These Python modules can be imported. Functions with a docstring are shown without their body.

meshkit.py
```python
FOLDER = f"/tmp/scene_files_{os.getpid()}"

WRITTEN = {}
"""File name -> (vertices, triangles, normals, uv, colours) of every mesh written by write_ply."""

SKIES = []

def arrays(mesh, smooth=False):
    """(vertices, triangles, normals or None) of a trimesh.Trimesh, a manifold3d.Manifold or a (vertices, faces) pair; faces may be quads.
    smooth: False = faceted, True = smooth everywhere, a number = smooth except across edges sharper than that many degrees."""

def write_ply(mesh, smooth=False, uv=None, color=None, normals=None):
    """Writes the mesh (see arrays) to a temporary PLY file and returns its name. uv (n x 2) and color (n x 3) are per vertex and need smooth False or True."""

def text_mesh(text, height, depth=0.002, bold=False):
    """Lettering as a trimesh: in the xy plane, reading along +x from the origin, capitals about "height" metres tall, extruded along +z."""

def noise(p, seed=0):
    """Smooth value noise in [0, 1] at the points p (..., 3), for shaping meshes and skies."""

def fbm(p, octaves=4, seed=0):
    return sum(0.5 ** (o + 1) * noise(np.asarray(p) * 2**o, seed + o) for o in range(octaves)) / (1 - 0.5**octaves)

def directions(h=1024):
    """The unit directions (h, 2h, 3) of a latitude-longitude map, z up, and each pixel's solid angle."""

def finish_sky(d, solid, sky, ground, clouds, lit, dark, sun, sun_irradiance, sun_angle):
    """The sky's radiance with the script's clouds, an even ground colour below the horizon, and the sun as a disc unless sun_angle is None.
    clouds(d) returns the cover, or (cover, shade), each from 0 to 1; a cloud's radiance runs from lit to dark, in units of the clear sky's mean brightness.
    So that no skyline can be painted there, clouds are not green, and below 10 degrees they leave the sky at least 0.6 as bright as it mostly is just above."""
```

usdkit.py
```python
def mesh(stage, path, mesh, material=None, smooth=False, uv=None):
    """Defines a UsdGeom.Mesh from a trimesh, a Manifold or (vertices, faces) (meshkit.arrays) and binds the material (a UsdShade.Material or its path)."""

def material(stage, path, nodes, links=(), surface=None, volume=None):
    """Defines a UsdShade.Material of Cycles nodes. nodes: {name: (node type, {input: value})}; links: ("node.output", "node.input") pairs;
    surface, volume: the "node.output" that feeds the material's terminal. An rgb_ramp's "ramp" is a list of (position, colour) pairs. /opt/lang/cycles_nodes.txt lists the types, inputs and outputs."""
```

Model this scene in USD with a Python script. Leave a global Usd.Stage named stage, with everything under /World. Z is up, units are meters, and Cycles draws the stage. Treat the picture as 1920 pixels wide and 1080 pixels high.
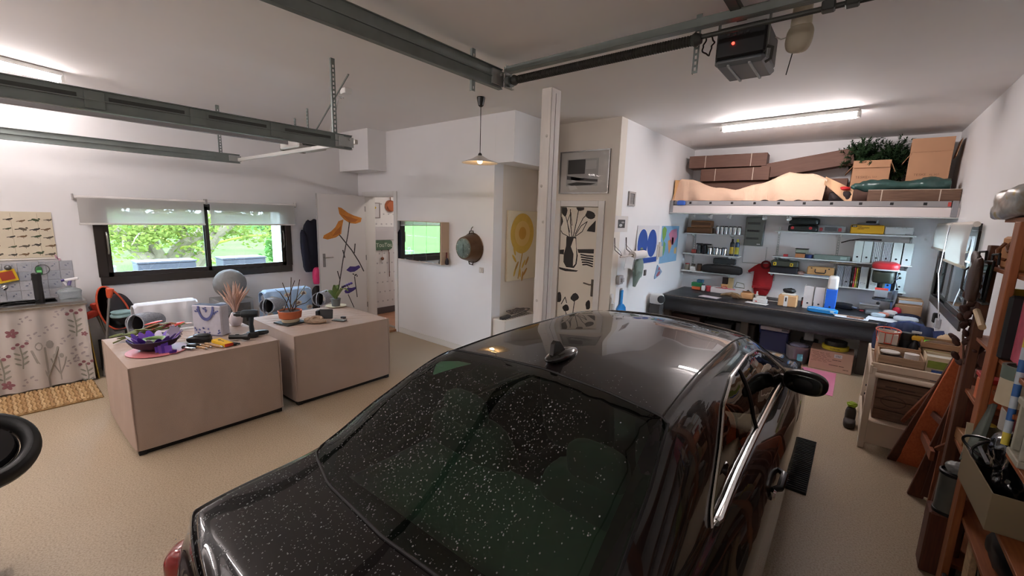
import math, random
import numpy as np, trimesh, shapely, usdkit, meshkit
from shapely.geometry import Polygon, Point, LineString, box as sbox
from scipy.interpolate import PchipInterpolator
from pxr import Usd, UsdGeom, UsdLux, UsdShade, Gf, Sdf

PI = math.pi
rng = np.random.default_rng(7)
stage = Usd.Stage.CreateInMemory()
UsdGeom.SetStageUpAxis(stage, 'Z'); UsdGeom.SetStageMetersPerUnit(stage, 1.0)
UsdGeom.Xform.Define(stage, '/World'); UsdGeom.Scope.Define(stage, '/World/Looks')

# ------------------------------------------------------------------ camera, sky, exposure
EYE = np.array([0.0, 0.0, 2.0]); YAW, PITCH, ROLL = 0.677362, 0.167127, -0.0314195; FPX = 796.73
_f = np.array([-math.sin(YAW) * math.cos(PITCH), math.cos(YAW) * math.cos(PITCH), -math.sin(PITCH)])
_r = np.array([math.cos(YAW), math.sin(YAW), 0.0]); _d = np.cross(_f, _r)
_r, _d = math.cos(ROLL) * _r + math.sin(ROLL) * _d, -math.sin(ROLL) * _r + math.cos(ROLL) * _d
cam = UsdGeom.Camera.Define(stage, '/World/camera')
cam.CreateHorizontalApertureAttr(36.0); cam.CreateVerticalApertureAttr(20.25); cam.CreateFocalLengthAttr(36.0 * FPX / 1920)
cam.CreateClippingRangeAttr(Gf.Vec2f(0.05, 500)); cam.CreateExposureAttr(1.02)
cam.AddTransformOp().Set(Gf.Matrix4d(*_r, 0, *(-_d), 0, *(-_f), 0, *EYE, 1))
sky = UsdLux.DomeLight.Define(stage, '/World/sky'); sky.CreateColorAttr(Gf.Vec3f(0.68, 0.87, 1.12)); sky.CreateIntensityAttr(3.4)
TUBE_POWER = 46.0      # emission of the fluorescent tubes
PORTAL = 1.0

# ------------------------------------------------------------------ materials
def lin(c):
    if isinstance(c, str):
        c = [int(c[i:i + 2], 16) for i in (0, 2, 4)]
    c = np.array(c, float) / 255
    return np.where(c < 0.04045, c / 12.92, ((c + 0.055) / 1.055) ** 2.4)
_mats = {}
def M(c, rough=0.55, metal=0.0, var=0.0, vs=6.0, bump=0.0, bs=60.0, stretch=None, two=None, **kw):
    """plain principled material; var: colour variation by noise; two: a second colour mixed in by the noise; bump: fine relief."""
    key = repr((c, rough, metal, var, vs, bump, bs, stretch, two, sorted(kw.items())))
    if key in _mats: return _mats[key]
    path = f'/World/Looks/look_{len(_mats):03d}'
    a = lin(c)
    nodes = {'p': ('principled_bsdf', dict(base_color=a, roughness=rough, metallic=metal, **kw))}; links = []
    if var or bump or two is not None:
        nodes['t'] = ('texture_coordinate', {}); nodes['m'] = ('mapping', {'scale': stretch or (1, 1, 1)})
        links.append(('t.object', 'm.vector'))
    if var or two is not None:
        b = lin(two) if two is not None else np.clip(a * (1 + var), 0, 1); a0 = a if two is not None else a * (1 - var)
        nodes['n'] = ('noise_texture', {'scale': vs, 'detail': 4, 'roughness': 0.6})
        nodes['r'] = ('rgb_ramp', {'ramp': [(0.0, a0), (0.32, a0), (0.68, b), (1.0, b)]})
        links += [('m.vector', 'n.vector'), ('n.fac', 'r.fac'), ('r.color', 'p.base_color')]
    if bump:
        nodes['bn'] = ('noise_texture', {'scale': bs, 'detail': 3}); nodes['b'] = ('bump', {'strength': bump, 'distance': 0.01})
        links += [('m.vector', 'bn.vector'), ('bn.fac', 'b.height'), ('b.normal', 'p.normal')]
    _mats[key] = usdkit.material(stage, path, nodes, links, surface='p.BSDF')
    return _mats[key]
def custom(key, nodes, links, surface):
    if key not in _mats: _mats[key] = usdkit.material(stage, '/World/Looks/' + key, nodes, links, surface=surface)
    return _mats[key]
def E(c, strength):
    return custom(f'emit_{len(_mats)}', {'e': ('emission', {'color': lin(c), 'strength': strength})}, [], 'e.emission')
def pane(key, tint, ior=1.5, rough=0.0):
    return custom(key, {'t': ('transparent_bsdf', {'color': tint}), 'g': ('glossy_bsdf', {'color': (1, 1, 1), 'roughness': rough}), 'f': ('fresnel', {'IOR': ior}),
                        'm': ('mix_closure', {})}, [('f.fac', 'm.fac'), ('t.BSDF', 'm.closure1'), ('g.BSDF', 'm.closure2')], 'm.closure')
def wood(c, two, rough=0.5, axis=0, vs=5.0):
    s = [14, 14, 14]; s[axis] = 1.0
    return M(c, rough, two=two, vs=vs, stretch=tuple(s))

# ------------------------------------------------------------------ meshes
def J(*ms):
    out = []
    for m in ms: out += list(m) if isinstance(m, (list, tuple)) else [m]
    return trimesh.util.concatenate(out) if len(out) > 1 else out[0]
_T = []
for s in np.ndindex(2, 2, 2):
    for ax in range(3): _T.append((s, ax))
def _cv(h, ch):
    v = np.empty((24, 3))
    for k, (s, ax) in enumerate(_T):
        for j in range(3): v[k, j] = (1 if s[j] else -1) * (h[j] if j == ax else h[j] - ch)
    return v
_cf = trimesh.Trimesh(_cv((1, 1, 1), .2), process=False).convex_hull
_cmap = [int(np.argmin(np.linalg.norm(_cv((1, 1, 1), .2) - v, axis=1))) for v in _cf.vertices]
_cfaces = np.array(_cmap)[_cf.faces]
def cb(size, at=(0, 0, 0), ch=None, rot=None):
    """chamfered box; at is the centre of its BOTTOM face unless rot turns it."""
    h = np.array(size, float) / 2; ch = min(h) * 0.12 if ch is None else ch; ch = min(ch, min(h) * .9)
    m = trimesh.Trimesh(_cv(h, ch) + [0, 0, h[2]], _cfaces.copy(), process=False)
    return mv(m, at, rot)
def bx(x0, x1, y0, y1, z0, z1, ch=0.003):
    return cb((x1 - x0, y1 - y0, z1 - z0), ((x0 + x1) / 2, (y0 + y1) / 2, z0), ch)
def eul(rot):
    return trimesh.transformations.euler_matrix(*[math.radians(a) for a in rot])
def mv(m, at=(0, 0, 0), rot=None, sc=None):
    m = m.copy()
    if sc is not None: m.apply_transform(np.diag(list(np.broadcast_to(sc, 3)) + [1.0]))
    if rot is not None: m.apply_transform(eul(rot))
    m.apply_translation(at); return m
def tube(path, r, n=8, closed=False, caps=True):
    p = np.array(path, float); k = len(p); rr = np.broadcast_to(np.asarray(r, float), (k,))
    t = (np.roll(p, -1, 0) - np.roll(p, 1, 0)) if closed else np.gradient(p, axis=0)
    t /= np.maximum(np.linalg.norm(t, axis=1, keepdims=True), 1e-9)
    u = np.cross(t[0], [0, 0, 1.0]) if abs(t[0][2]) < .9 else np.cross(t[0], [1.0, 0, 0]); u /= np.linalg.norm(u)
    a = np.arange(n) / n * 2 * PI; V = []
    for i in range(k):
        u = u - t[i] * (u @ t[i]); u /= max(np.linalg.norm(u), 1e-9); w = np.cross(t[i], u)
        V.append(p[i] + rr[i] * (np.outer(np.cos(a), u) + np.outer(np.sin(a), w)))
    V = np.vstack(V); F = []
    for i in range(k if closed else k - 1):
        b = (i + 1) % k
        for j in range(n):
            q = (j + 1) % n; F += [(i * n + j, i * n + q, b * n + q), (i * n + j, b * n + q, b * n + j)]
    if caps and not closed:
        V = np.vstack([V, p[0], p[-1]])
        for j in range(n):
            q = (j + 1) % n; F += [(k * n, q, j), (k * n + 1, (k - 1) * n + j, (k - 1) * n + q)]
    return trimesh.Trimesh(V, np.array(F), process=False)
def cyl(p0, p1, r, r1=None, n=14):
    p0, p1 = np.array(p0, float), np.array(p1, float)
    return tube([p0, p1], [r, r if r1 is None else r1], n)
def lathe(prof, n=24, at=(0, 0, 0), rot=None, sc=None):
    """prof: (r, z) from one end of the outline to the other."""
    prof = np.array(prof, float); a = np.arange(n) / n * 2 * PI; k = len(prof)
    V = np.stack([np.outer(prof[:, 0], np.cos(a)), np.outer(prof[:, 0], np.sin(a)), np.repeat(prof[:, 1:], n, 1)], -1).reshape(-1, 3); F = []
    for i in range(k - 1):
        for j in range(n):
            q = (j + 1) % n
            if prof[i, 0] > 1e-6: F.append((i * n + j, i * n + q, (i + 1) * n + q if prof[i + 1, 0] > 1e-6 else (i + 1) * n))
            if prof[i + 1, 0] > 1e-6: F.append((i * n + (j if prof[i, 0] > 1e-6 else 0), (i + 1) * n + q, (i + 1) * n + j))
    return mv(trimesh.Trimesh(V, np.array(F), process=False), at, rot, sc)
def disc_stack(r, h, n=20, at=(0, 0, 0), b=None):
    b = min(r, h) * .15 if b is None else b
    return lathe([(0, 0), (r - b, 0), (r, b), (r, h - b), (r - b, h), (0, h)], n, at)
def poly(pts): return Polygon(pts).buffer(0)
def ext(p, d):
    """extrude a shapely shape (or points) along +z by d."""
    if not hasattr(p, 'geom_type'): p = poly(p)
    return J([trimesh.creation.extrude_polygon(g, d, engine='earcut') for g in getattr(p, 'geoms', [p]) if g.area > 1e-9])
def facing(m, way):
    """turn a mesh drawn in (x right, y up, z towards the viewer) so that it hangs on a wall whose face looks along way."""
    R = {'+x': [[0, 0, 1], [1, 0, 0], [0, 1, 0]], '-x': [[0, 0, -1], [-1, 0, 0], [0, 1, 0]], '-y': [[1, 0, 0], [0, 0, -1], [0, 1, 0]], '+y': [[-1, 0, 0], [0, 0, 1], [0, 1, 0]], '+z': np.eye(3)}[way]
    T = np.eye(4); T[:3, :3] = R; m = m.copy(); m.apply_transform(T); return m
def grid(P, closed_u=False):
    nu, nv = P.shape[:2]; F = []
    for i in range(nu if closed_u else nu - 1):
        for j in range(nv - 1):
            a, b, c, d = i * nv + j, ((i + 1) % nu) * nv + j, ((i + 1) % nu) * nv + j + 1, i * nv + j + 1
            F += [(a, b, c), (a, c, d)]
    return trimesh.Trimesh(P.reshape(-1, 3), np.array(F), process=False)
def solid(m, t):
    """give a sheet the thickness t behind its normals."""
    v, n, k = m.vertices, m.vertex_normals, len(m.vertices)
    e = np.sort(m.edges, axis=1); uq, ix, ct = np.unique(e, axis=0, return_index=True, return_counts=True)
    bd = m.edges[ix[ct == 1]]
    F = [m.faces, m.faces[:, ::-1] + k, np.array([(a, a + k, b + k) for a, b in bd] + [(a, b + k, b) for a, b in bd]).reshape(-1, 3)]
    return trimesh.Trimesh(np.vstack([v, v - n * t]), np.vstack(F), process=False)
def lump(size, at=(0, 0, 0), seed=0, amp=0.15, f=2.0, p=2.0, sub=3, flat=True, rot=None):
    """noise-shaped soft body; size is its full extent, at the centre of its base."""
    s = trimesh.creation.icosphere(sub); v = s.vertices.copy()
    v = v / (np.abs(v) ** p).sum(1, keepdims=True) ** (1 / p)
    v *= 1 + amp * (meshkit.fbm(v * f + seed * 7.3 + 20, 3, seed)[:, None] * 2 - 1)
    if flat: v[:, 2] = np.maximum(v[:, 2], -0.75)
    v -= v.min(0); v /= v.max(0); s.vertices = (v - [.5, .5, 0]) * size
    return mv(s, at, rot)
def wrinkle(m, amp, f, seed=0):
    m = m.copy(); m.vertices = m.vertices + m.vertex_normals * ((meshkit.fbm(m.vertices * f + 50, 3, seed) - .5) * 2 * amp)[:, None]; return m
def open_box(w, d, h, t=0.012, at=(0, 0, 0), rot=None):
    m = J(cb((w, d, t)), cb((w, t, h), (0, -d / 2 + t / 2, 0), .001), cb((w, t, h), (0, d / 2 - t / 2, 0), .001), cb((t, d - 2 * t, h), (-w / 2 + t / 2, 0, 0), .001), cb((t, d - 2 * t, h), (w / 2 - t / 2, 0, 0), .001))
    return mv(m, at, rot)
def text(s, h, d=0.001, bold=False): return meshkit.text_mesh(s, h, d, bold)
def blob(cx, cy, rx, ry=None, n=14, a=0, wob=0.0, seed=0):
    ry = rx if ry is None else ry; g = np.random.default_rng(seed); t = np.arange(n) / n * 2 * PI
    k = 1 + wob * (g.random(n) * 2 - 1); x, y = rx * np.cos(t) * k, ry * np.sin(t) * k; c, s = math.cos(math.radians(a)), math.sin(math.radians(a))
    return poly(np.stack([cx + c * x - s * y, cy + s * x + c * y], 1))
def stroke(pts, w): return LineString(pts).buffer(w / 2, quad_segs=3)

# ------------------------------------------------------------------ things
_used = {}
def _name(parent, n):
    k = f'{parent}/{n}'; c = _used.get(k, 0); _used[k] = c + 1
    return k if c == 0 else f'{k}_{c:03d}'
def _tag(p, label=None, cat=None, group=None, kind=None):
    for k, v in (('label', label), ('category', cat), ('group', group), ('kind', kind)):
        if v: p.SetCustomDataByKey(k, v)
def _xf(x, loc, rz, tilt):
    if tilt is not None:
        m = eul(tilt); m[:3, 3] = loc; x.AddTransformOp().Set(Gf.Matrix4d(m.T.tolist()))
    else:
        x.AddTranslateOp().Set(Gf.Vec3d(*map(float, loc)))
        if rz: x.AddRotateZOp().Set(float(rz))
_off = {}
def thing(name, label, cat, loc=(0, 0, 0), rz=0, group=None, kind=None, tilt=None, w=False):
    """an Xform at the thing's base; w: its parts come in room coordinates."""
    p = _name('/World', name); x = UsdGeom.Xform.Define(stage, p); _xf(x, loc, rz, tilt)
    if w: _off[p] = -np.array(loc, float)
    _tag(x.GetPrim(), label, cat, group, kind); return p
def part(parent, name, mesh, mat, label=None, smooth=35, kind=None):
    if isinstance(mesh, (list, tuple)): mesh = J(*mesh)
    p = _name(parent, name)
    if parent in _off:
        mesh = mesh.copy(); mesh.apply_translation(_off[parent]); _off[p] = _off[parent]
    g = usdkit.mesh(stage, p, mesh, mat, smooth); _tag(g.GetPrim(), label, None, None, kind); return p
def one(name, label, cat, mesh, mat, loc=None, rz=0, group=None, smooth=35, kind=None, tilt=None):
    if isinstance(mesh, (list, tuple)): mesh = J(*mesh)
    if loc is None:
        b = mesh.bounds; loc = ((b[0][0] + b[1][0]) / 2, (b[0][1] + b[1][1]) / 2, b[0][2]); mesh = mv(mesh, -np.array(loc))
    p = _name('/World', name); g = usdkit.mesh(stage, p, mesh, mat, smooth); _xf(g, loc, rz, tilt); _tag(g.GetPrim(), label, cat, group, kind); return p
def struct(name, mesh, mat, parent='/World', smooth=False, label=None):
    if isinstance(mesh, (list, tuple)): mesh = J(*mesh)
    p = f'{parent}/{name}' if parent == '/World' else _name(parent, name)
    g = usdkit.mesh(stage, p, mesh, mat, smooth)
    if parent == '/World': g.GetPrim().SetCustomDataByKey('kind', 'structure')
    if label: g.GetPrim().SetCustomDataByKey('label', label)
    return p
def copy(src, loc, rz=0, label=None, group=None, tilt=None, cat=None):
    s = stage.GetPrimAtPath(src); base = s.GetName()
    p = _name('/World', base); was = s.GetCustomData()
    x = UsdGeom.Xform.Define(stage, p); prim = x.GetPrim(); prim.GetReferences().AddInternalReference(src); prim.SetInstanceable(True)
    x.ClearXformOpOrder(); _xf2(x, loc, rz, tilt)
    _tag(prim, label or was.get('label'), cat or was.get('category'), group or was.get('group')); return p
def _xf2(x, loc, rz, tilt):
    m = eul(tilt if tilt is not None else (0, 0, rz)); m[:3, 3] = loc
    op = x.AddTransformOp(opSuffix='placed'); op.Set(Gf.Matrix4d(m.T.tolist())); x.SetXformOpOrder([op])
# ------------------------------------------------------------------ the room
XL, XR, YB, YK, YD, XP, ZC, YF = -7.02, 0.88, 8.32, 4.274, 5.24, -2.515, 3.288, -1.9
wall_paint = M((238, 236, 236), 0.6, var=0.015, vs=1.5, bump=0.05, bs=180)
ceil_paint = M((240, 236, 234), 0.75, var=0.01, vs=2, bump=0.04, bs=220)
trim_white = M((228, 225, 220), 0.4)
def floor_mat():
    n = {'t': ('texture_coordinate', {}), 'n': ('noise_texture', {'scale': 95, 'detail': 5, 'roughness': 0.75}), 'r': ('rgb_ramp', {'ramp': [(0, lin((120, 104, 82))), (.36, lin((154, 134, 108))), (.5, lin((186, 168, 142))), (.62, lin((196, 180, 156))), (1, lin((222, 214, 200)))]}),
         'v': ('voronoi_texture', {'scale': 170}), 'r2': ('rgb_ramp', {'ramp': [(0, (.35, .3, .25)), (.16, (.55, .5, .45)), (.26, (1, 1, 1)), (1, (1, 1, 1))]}), 'm': ('mix', {'mix_type': 'multiply', 'fac': .55}),
         'n2': ('noise_texture', {'scale': .9, 'detail': 3}), 'r3': ('rgb_ramp', {'ramp': [(0.3, (.9, .88, .86)), (.7, (1, 1, 1))]}), 'm2': ('mix', {'mix_type': 'multiply', 'fac': 1.}),
         'b': ('bump', {'strength': .12, 'distance': .004}), 'p': ('principled_bsdf', {'roughness': .42})}
    return custom('speckled_floor', n, [('t.object', 'n.vector'), ('t.object', 'v.vector'), ('t.object', 'n2.vector'), ('n.fac', 'r.fac'), ('v.distance', 'r2.fac'), ('n2.fac', 'r3.fac'), ('r.color', 'm.color1'), ('r2.color', 'm.color2'),
                                        ('m.color', 'm2.color1'), ('r3.color', 'm2.color2'), ('m2.color', 'p.base_color'), ('n.fac', 'b.height'), ('b.normal', 'p.normal')], 'p.BSDF')
struct('floor', bx(XL - .3, XR + .3, YF - .3, YB + .3, -.15, 0, 0.0001), floor_mat())
struct('ceiling', bx(XL - .3, XR + .3, YF - .3, YB + .3, ZC, ZC + .2, .0001), ceil_paint)
def wall_with_hole(x0, x1, y0, y1, holes, axis):
    """a wall slab with rectangular holes (a0, a1, z0, z1) along axis."""
    lo, hi = (y0, y1) if axis == 1 else (x0, x1)
    p = sbox(lo, 0, hi, ZC)
    for h in holes: p = p.difference(sbox(h[0], h[2], h[1], h[3]))
    t = (x1 - x0) if axis == 1 else (y1 - y0); m = ext(p, t)
    v = m.vertices.copy(); m.vertices = np.stack([x0 + v[:, 2], v[:, 0], v[:, 1]], 1) if axis == 1 else np.stack([v[:, 0], y1 - v[:, 2], v[:, 1]], 1)
    m.fix_normals(); return m
WL = (0.90, 2.98, 1.12, 2.0)           # window in the left wall: y0 y1 z0 z1
WR = (5.95, 8.05, 1.13, 2.0)          # window in the right wall
struct('wall_left', wall_with_hole(XL - .25, XL, YF - .25, YK + 2.6, [WL], 1), wall_paint)
struct('wall_right', wall_with_hole(XR, XR + .25, YF - .25, YB + .25, [WR], 1), wall_paint)
struct('wall_back', bx(XP - .2, XR, YB, YB + .2, 0, ZC, .0001), wall_paint)
DO = (-6.81, -5.95, .06, 2.27)         # door opening to the kitchen
m = wall_with_hole(XL, -3.79, YK, YK + .18, [(DO[0], DO[1], 0, DO[3])], 0)
struct('wall_kitchen', m, wall_paint)
struct('wall_niche', bx(-3.97, -3.79, YK + .18, YD, 0, ZC, .0001), M((226, 216, 203), .6, bump=.05, bs=180))
DN = (-3.36, -2.76, .0, 2.16)
struct('wall_niche_back', wall_with_hole(-3.97, XP, YD, YD + .18, [DN], 0), M((228, 219, 207), .6, bump=.05, bs=180))
struct('trim_8', bx(-3.5, -2.6, YD + .181, YD + .2, 0, 2.4, .0001), wall_paint)
struct('wall_workshop', bx(XP - .2, XP, YD + .18, YB, 0, ZC, .0001), wall_paint)
struct('wall_front', wall_with_hole(XL, XR, YF - .25, YF, [(-6.5, -3.75, 0, 2.45), (-2.45, .75, 0, 2.9)], 0), wall_paint)
for k, (a, b, t) in enumerate([(-6.5, -3.75, 2.45), (-2.45, .75, 2.9)]):     # closed sectional doors behind the camera
    dp = UsdGeom.Xform.Define(stage, f'/World/door_{k + 1}').GetPrim(); dp.SetCustomDataByKey('kind', 'structure')
    for j in range(5):
        part(f'/World/door_{k + 1}', 'panel', bx(a, b, YF - .12, YF - .06, t * j / 5 + .003, t * (j + 1) / 5 - .003, .01), M((214, 210, 204), .5))
struct('trim_1', bx(-3.79, -3.475, YK + .001, YD, 2.675, ZC, .0001), wall_paint)             # boxed soffit over the niche
struct('trim_2', bx(XL, -6.16, 3.94, YK, 2.66, ZC, .0001), wall_paint)                      # boxed soffit over the kitchen door
struct('baseboard_kitchen', bx(-5.86, -3.78, YK - .012, YK + .0, 0, .09, .002), trim_white)
# timber post in front of the niche
pt = thing('timber_post', 'white painted square timber post rising to the ceiling before the niche', 'post', (-2.625, 3.81, 0))
pw = M((222, 214, 207), .55, var=.05, vs=3, stretch=(6, 6, .6), bump=.12, bs=26)
part(pt, 'shaft', mv(cb((.125, .17, ZC - .002), ch=.006)), pw)
for z, s in ((2.82, 1), (2.32, -1), (1.95, 1), (1.1, -1), (.6, 1)):
    part(pt, 'knot', mv(lathe([(0, .004), (.012, .003), (.016, 0)], 10), (.02 * s, -.085, z), (90, 0, 0)), M((196, 186, 176), .6))
part(pt, 'drying_crack', bx(.0625, .0645, -.012, -.006, .05, ZC - .05, .0005), M((120, 110, 104), .8))
# kitchen behind the open door
struct('wall_hall', bx(-7.6, -4.5, 5.62, 5.75, 0, 2.75, .0001), M((226, 220, 222), .6))
struct('wall_hall_side', [bx(-5.2, -5.15, YK + .18, 5.62, 0, 2.75, .0001)], wall_paint)
struct('trim_3', bx(XL, -5.2, YK + .18, 5.62, 2.6, 2.75, .0001), ceil_paint)
struct('floor_hall', bx(XL, -5.2, YK + .03, 5.62, -.01, .055, .002), M((176, 128, 100), .5, var=.12, vs=9))
struct('trim_4', bx(DO[0], DO[1], YK + .0, YK + .05, 0, .058, .004), M((150, 140, 130), .6))
struct('trim_5', bx(DO[0] + .02, DO[1] + .02, YK - .22, YK - .001, 0, .04, .006), wood((164, 120, 84), (132, 92, 62)))   # low timber step
struct('baseboard_hall', [bx(-7.02, -7.005, YK + .19, 5.6, .06, .18, .003), bx(-7.0, -5.2, 5.605, 5.62, .055, .18, .003)], M((96, 90, 92), .5))
fr = M((230, 228, 225), .4)
struct('trim_6', [bx(DO[0] - .07, DO[0] + .012, YK - .02, YK + .19, .0, DO[3] + .07), bx(DO[1] - .012, DO[1] + .07, YK - .02, YK + .19, 0, DO[3] + .07), bx(DO[0] + .013, DO[1] - .013, YK - .02, YK + .19, DO[3] - .012, DO[3] + .07)], fr)
# ------------------------------------------------------------------ lamps
def fluorescent(name, label, loc, length, rz, power=1.0):
    t = thing(name, label, 'ceiling light', np.array(loc) - [0, 0, .003], rz)
    part(t, 'housing', [cb((length, .13, .04), (0, 0, -.04), .006), cb((.03, .085, .075), (-length / 2, 0, -.095)), cb((.03, .085, .075), (length / 2, 0, -.095))], M((226, 224, 220), .4))
    tb = part(t, 'tube', tube([(-length / 2 + .02, 0, -.078), (length / 2 - .02, 0, -.078)], .026, 12), E((255, 245, 244), TUBE_POWER * power))
fluorescent('fluorescent_light', 'lit fluorescent batten on the ceiling above the loft', (-.88, 6.25, ZC), 1.42, -4.7)
fluorescent('fluorescent_light', 'lit fluorescent batten on the ceiling at the left edge behind the door track', (-6.18, -.02, ZC), 1.45, 112.3, .62)
p = thing('pendant_lamp', 'lit pendant lamp with a white enamel cone shade hanging by its cord', 'lamp', (-3.44, 3.625, ZC))
part(p, 'ceiling_rose', lathe([(0, 0), (.045, 0), (.047, -.01), (.03, -.09), (.012, -.105), (0, -.105)][::-1], 20), M((24, 24, 26), .35), 'black cone-shaped ceiling cap')
part(p, 'cord', tube([(0, 0, -.1), (0, 0, -.62)], .004, 6), M((40, 38, 38), .5))
part(p, 'lamp_holder', lathe([(0, -.66), (.022, -.66), (.022, -.61), (.012, -.595), (0, -.595)], 16), M((40, 36, 32), .4))
o = np.array([(.03, -.625), (.055, -.64), (.10, -.665), (.205, -.70), (.205, -.706), (.098, -.672), (.05, -.648), (.026, -.632), (.03, -.625)])
part(p, 'shade', lathe(o[::-1], 36), M((214, 206, 196), .3))
part(p, 'bulb', lathe([(0, -.715), (.02, -.71), (.03, -.69), (.024, -.668), (.012, -.655), (0, -.655)], 16), E((255, 205, 140), 30.0))
fluorescent('fluorescent_light', 'fluorescent batten on the ceiling of the left bay behind the tables', (-4.7, -1.0, ZC), 1.45, 0.0, 1.25)
fluorescent('fluorescent_light', 'fluorescent batten on the ceiling behind the parked car', (-1.9, -1.35, ZC), 1.45, 0.0, .55)
t = thing('hall_lamp', 'round flush lamp on the hall ceiling beyond the kitchen door', 'ceiling light', (-6.1, 5.0, 2.6)); part(t, 'base', lathe([(0, -.02), (.15, -.02), (.15, 0), (0, 0)], 24), trim_white); part(t, 'diffuser', lathe([(0, -.06), (.10, -.05), (.14, -.021), (0, -.021)], 24), E((255, 244, 232), 16))
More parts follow.
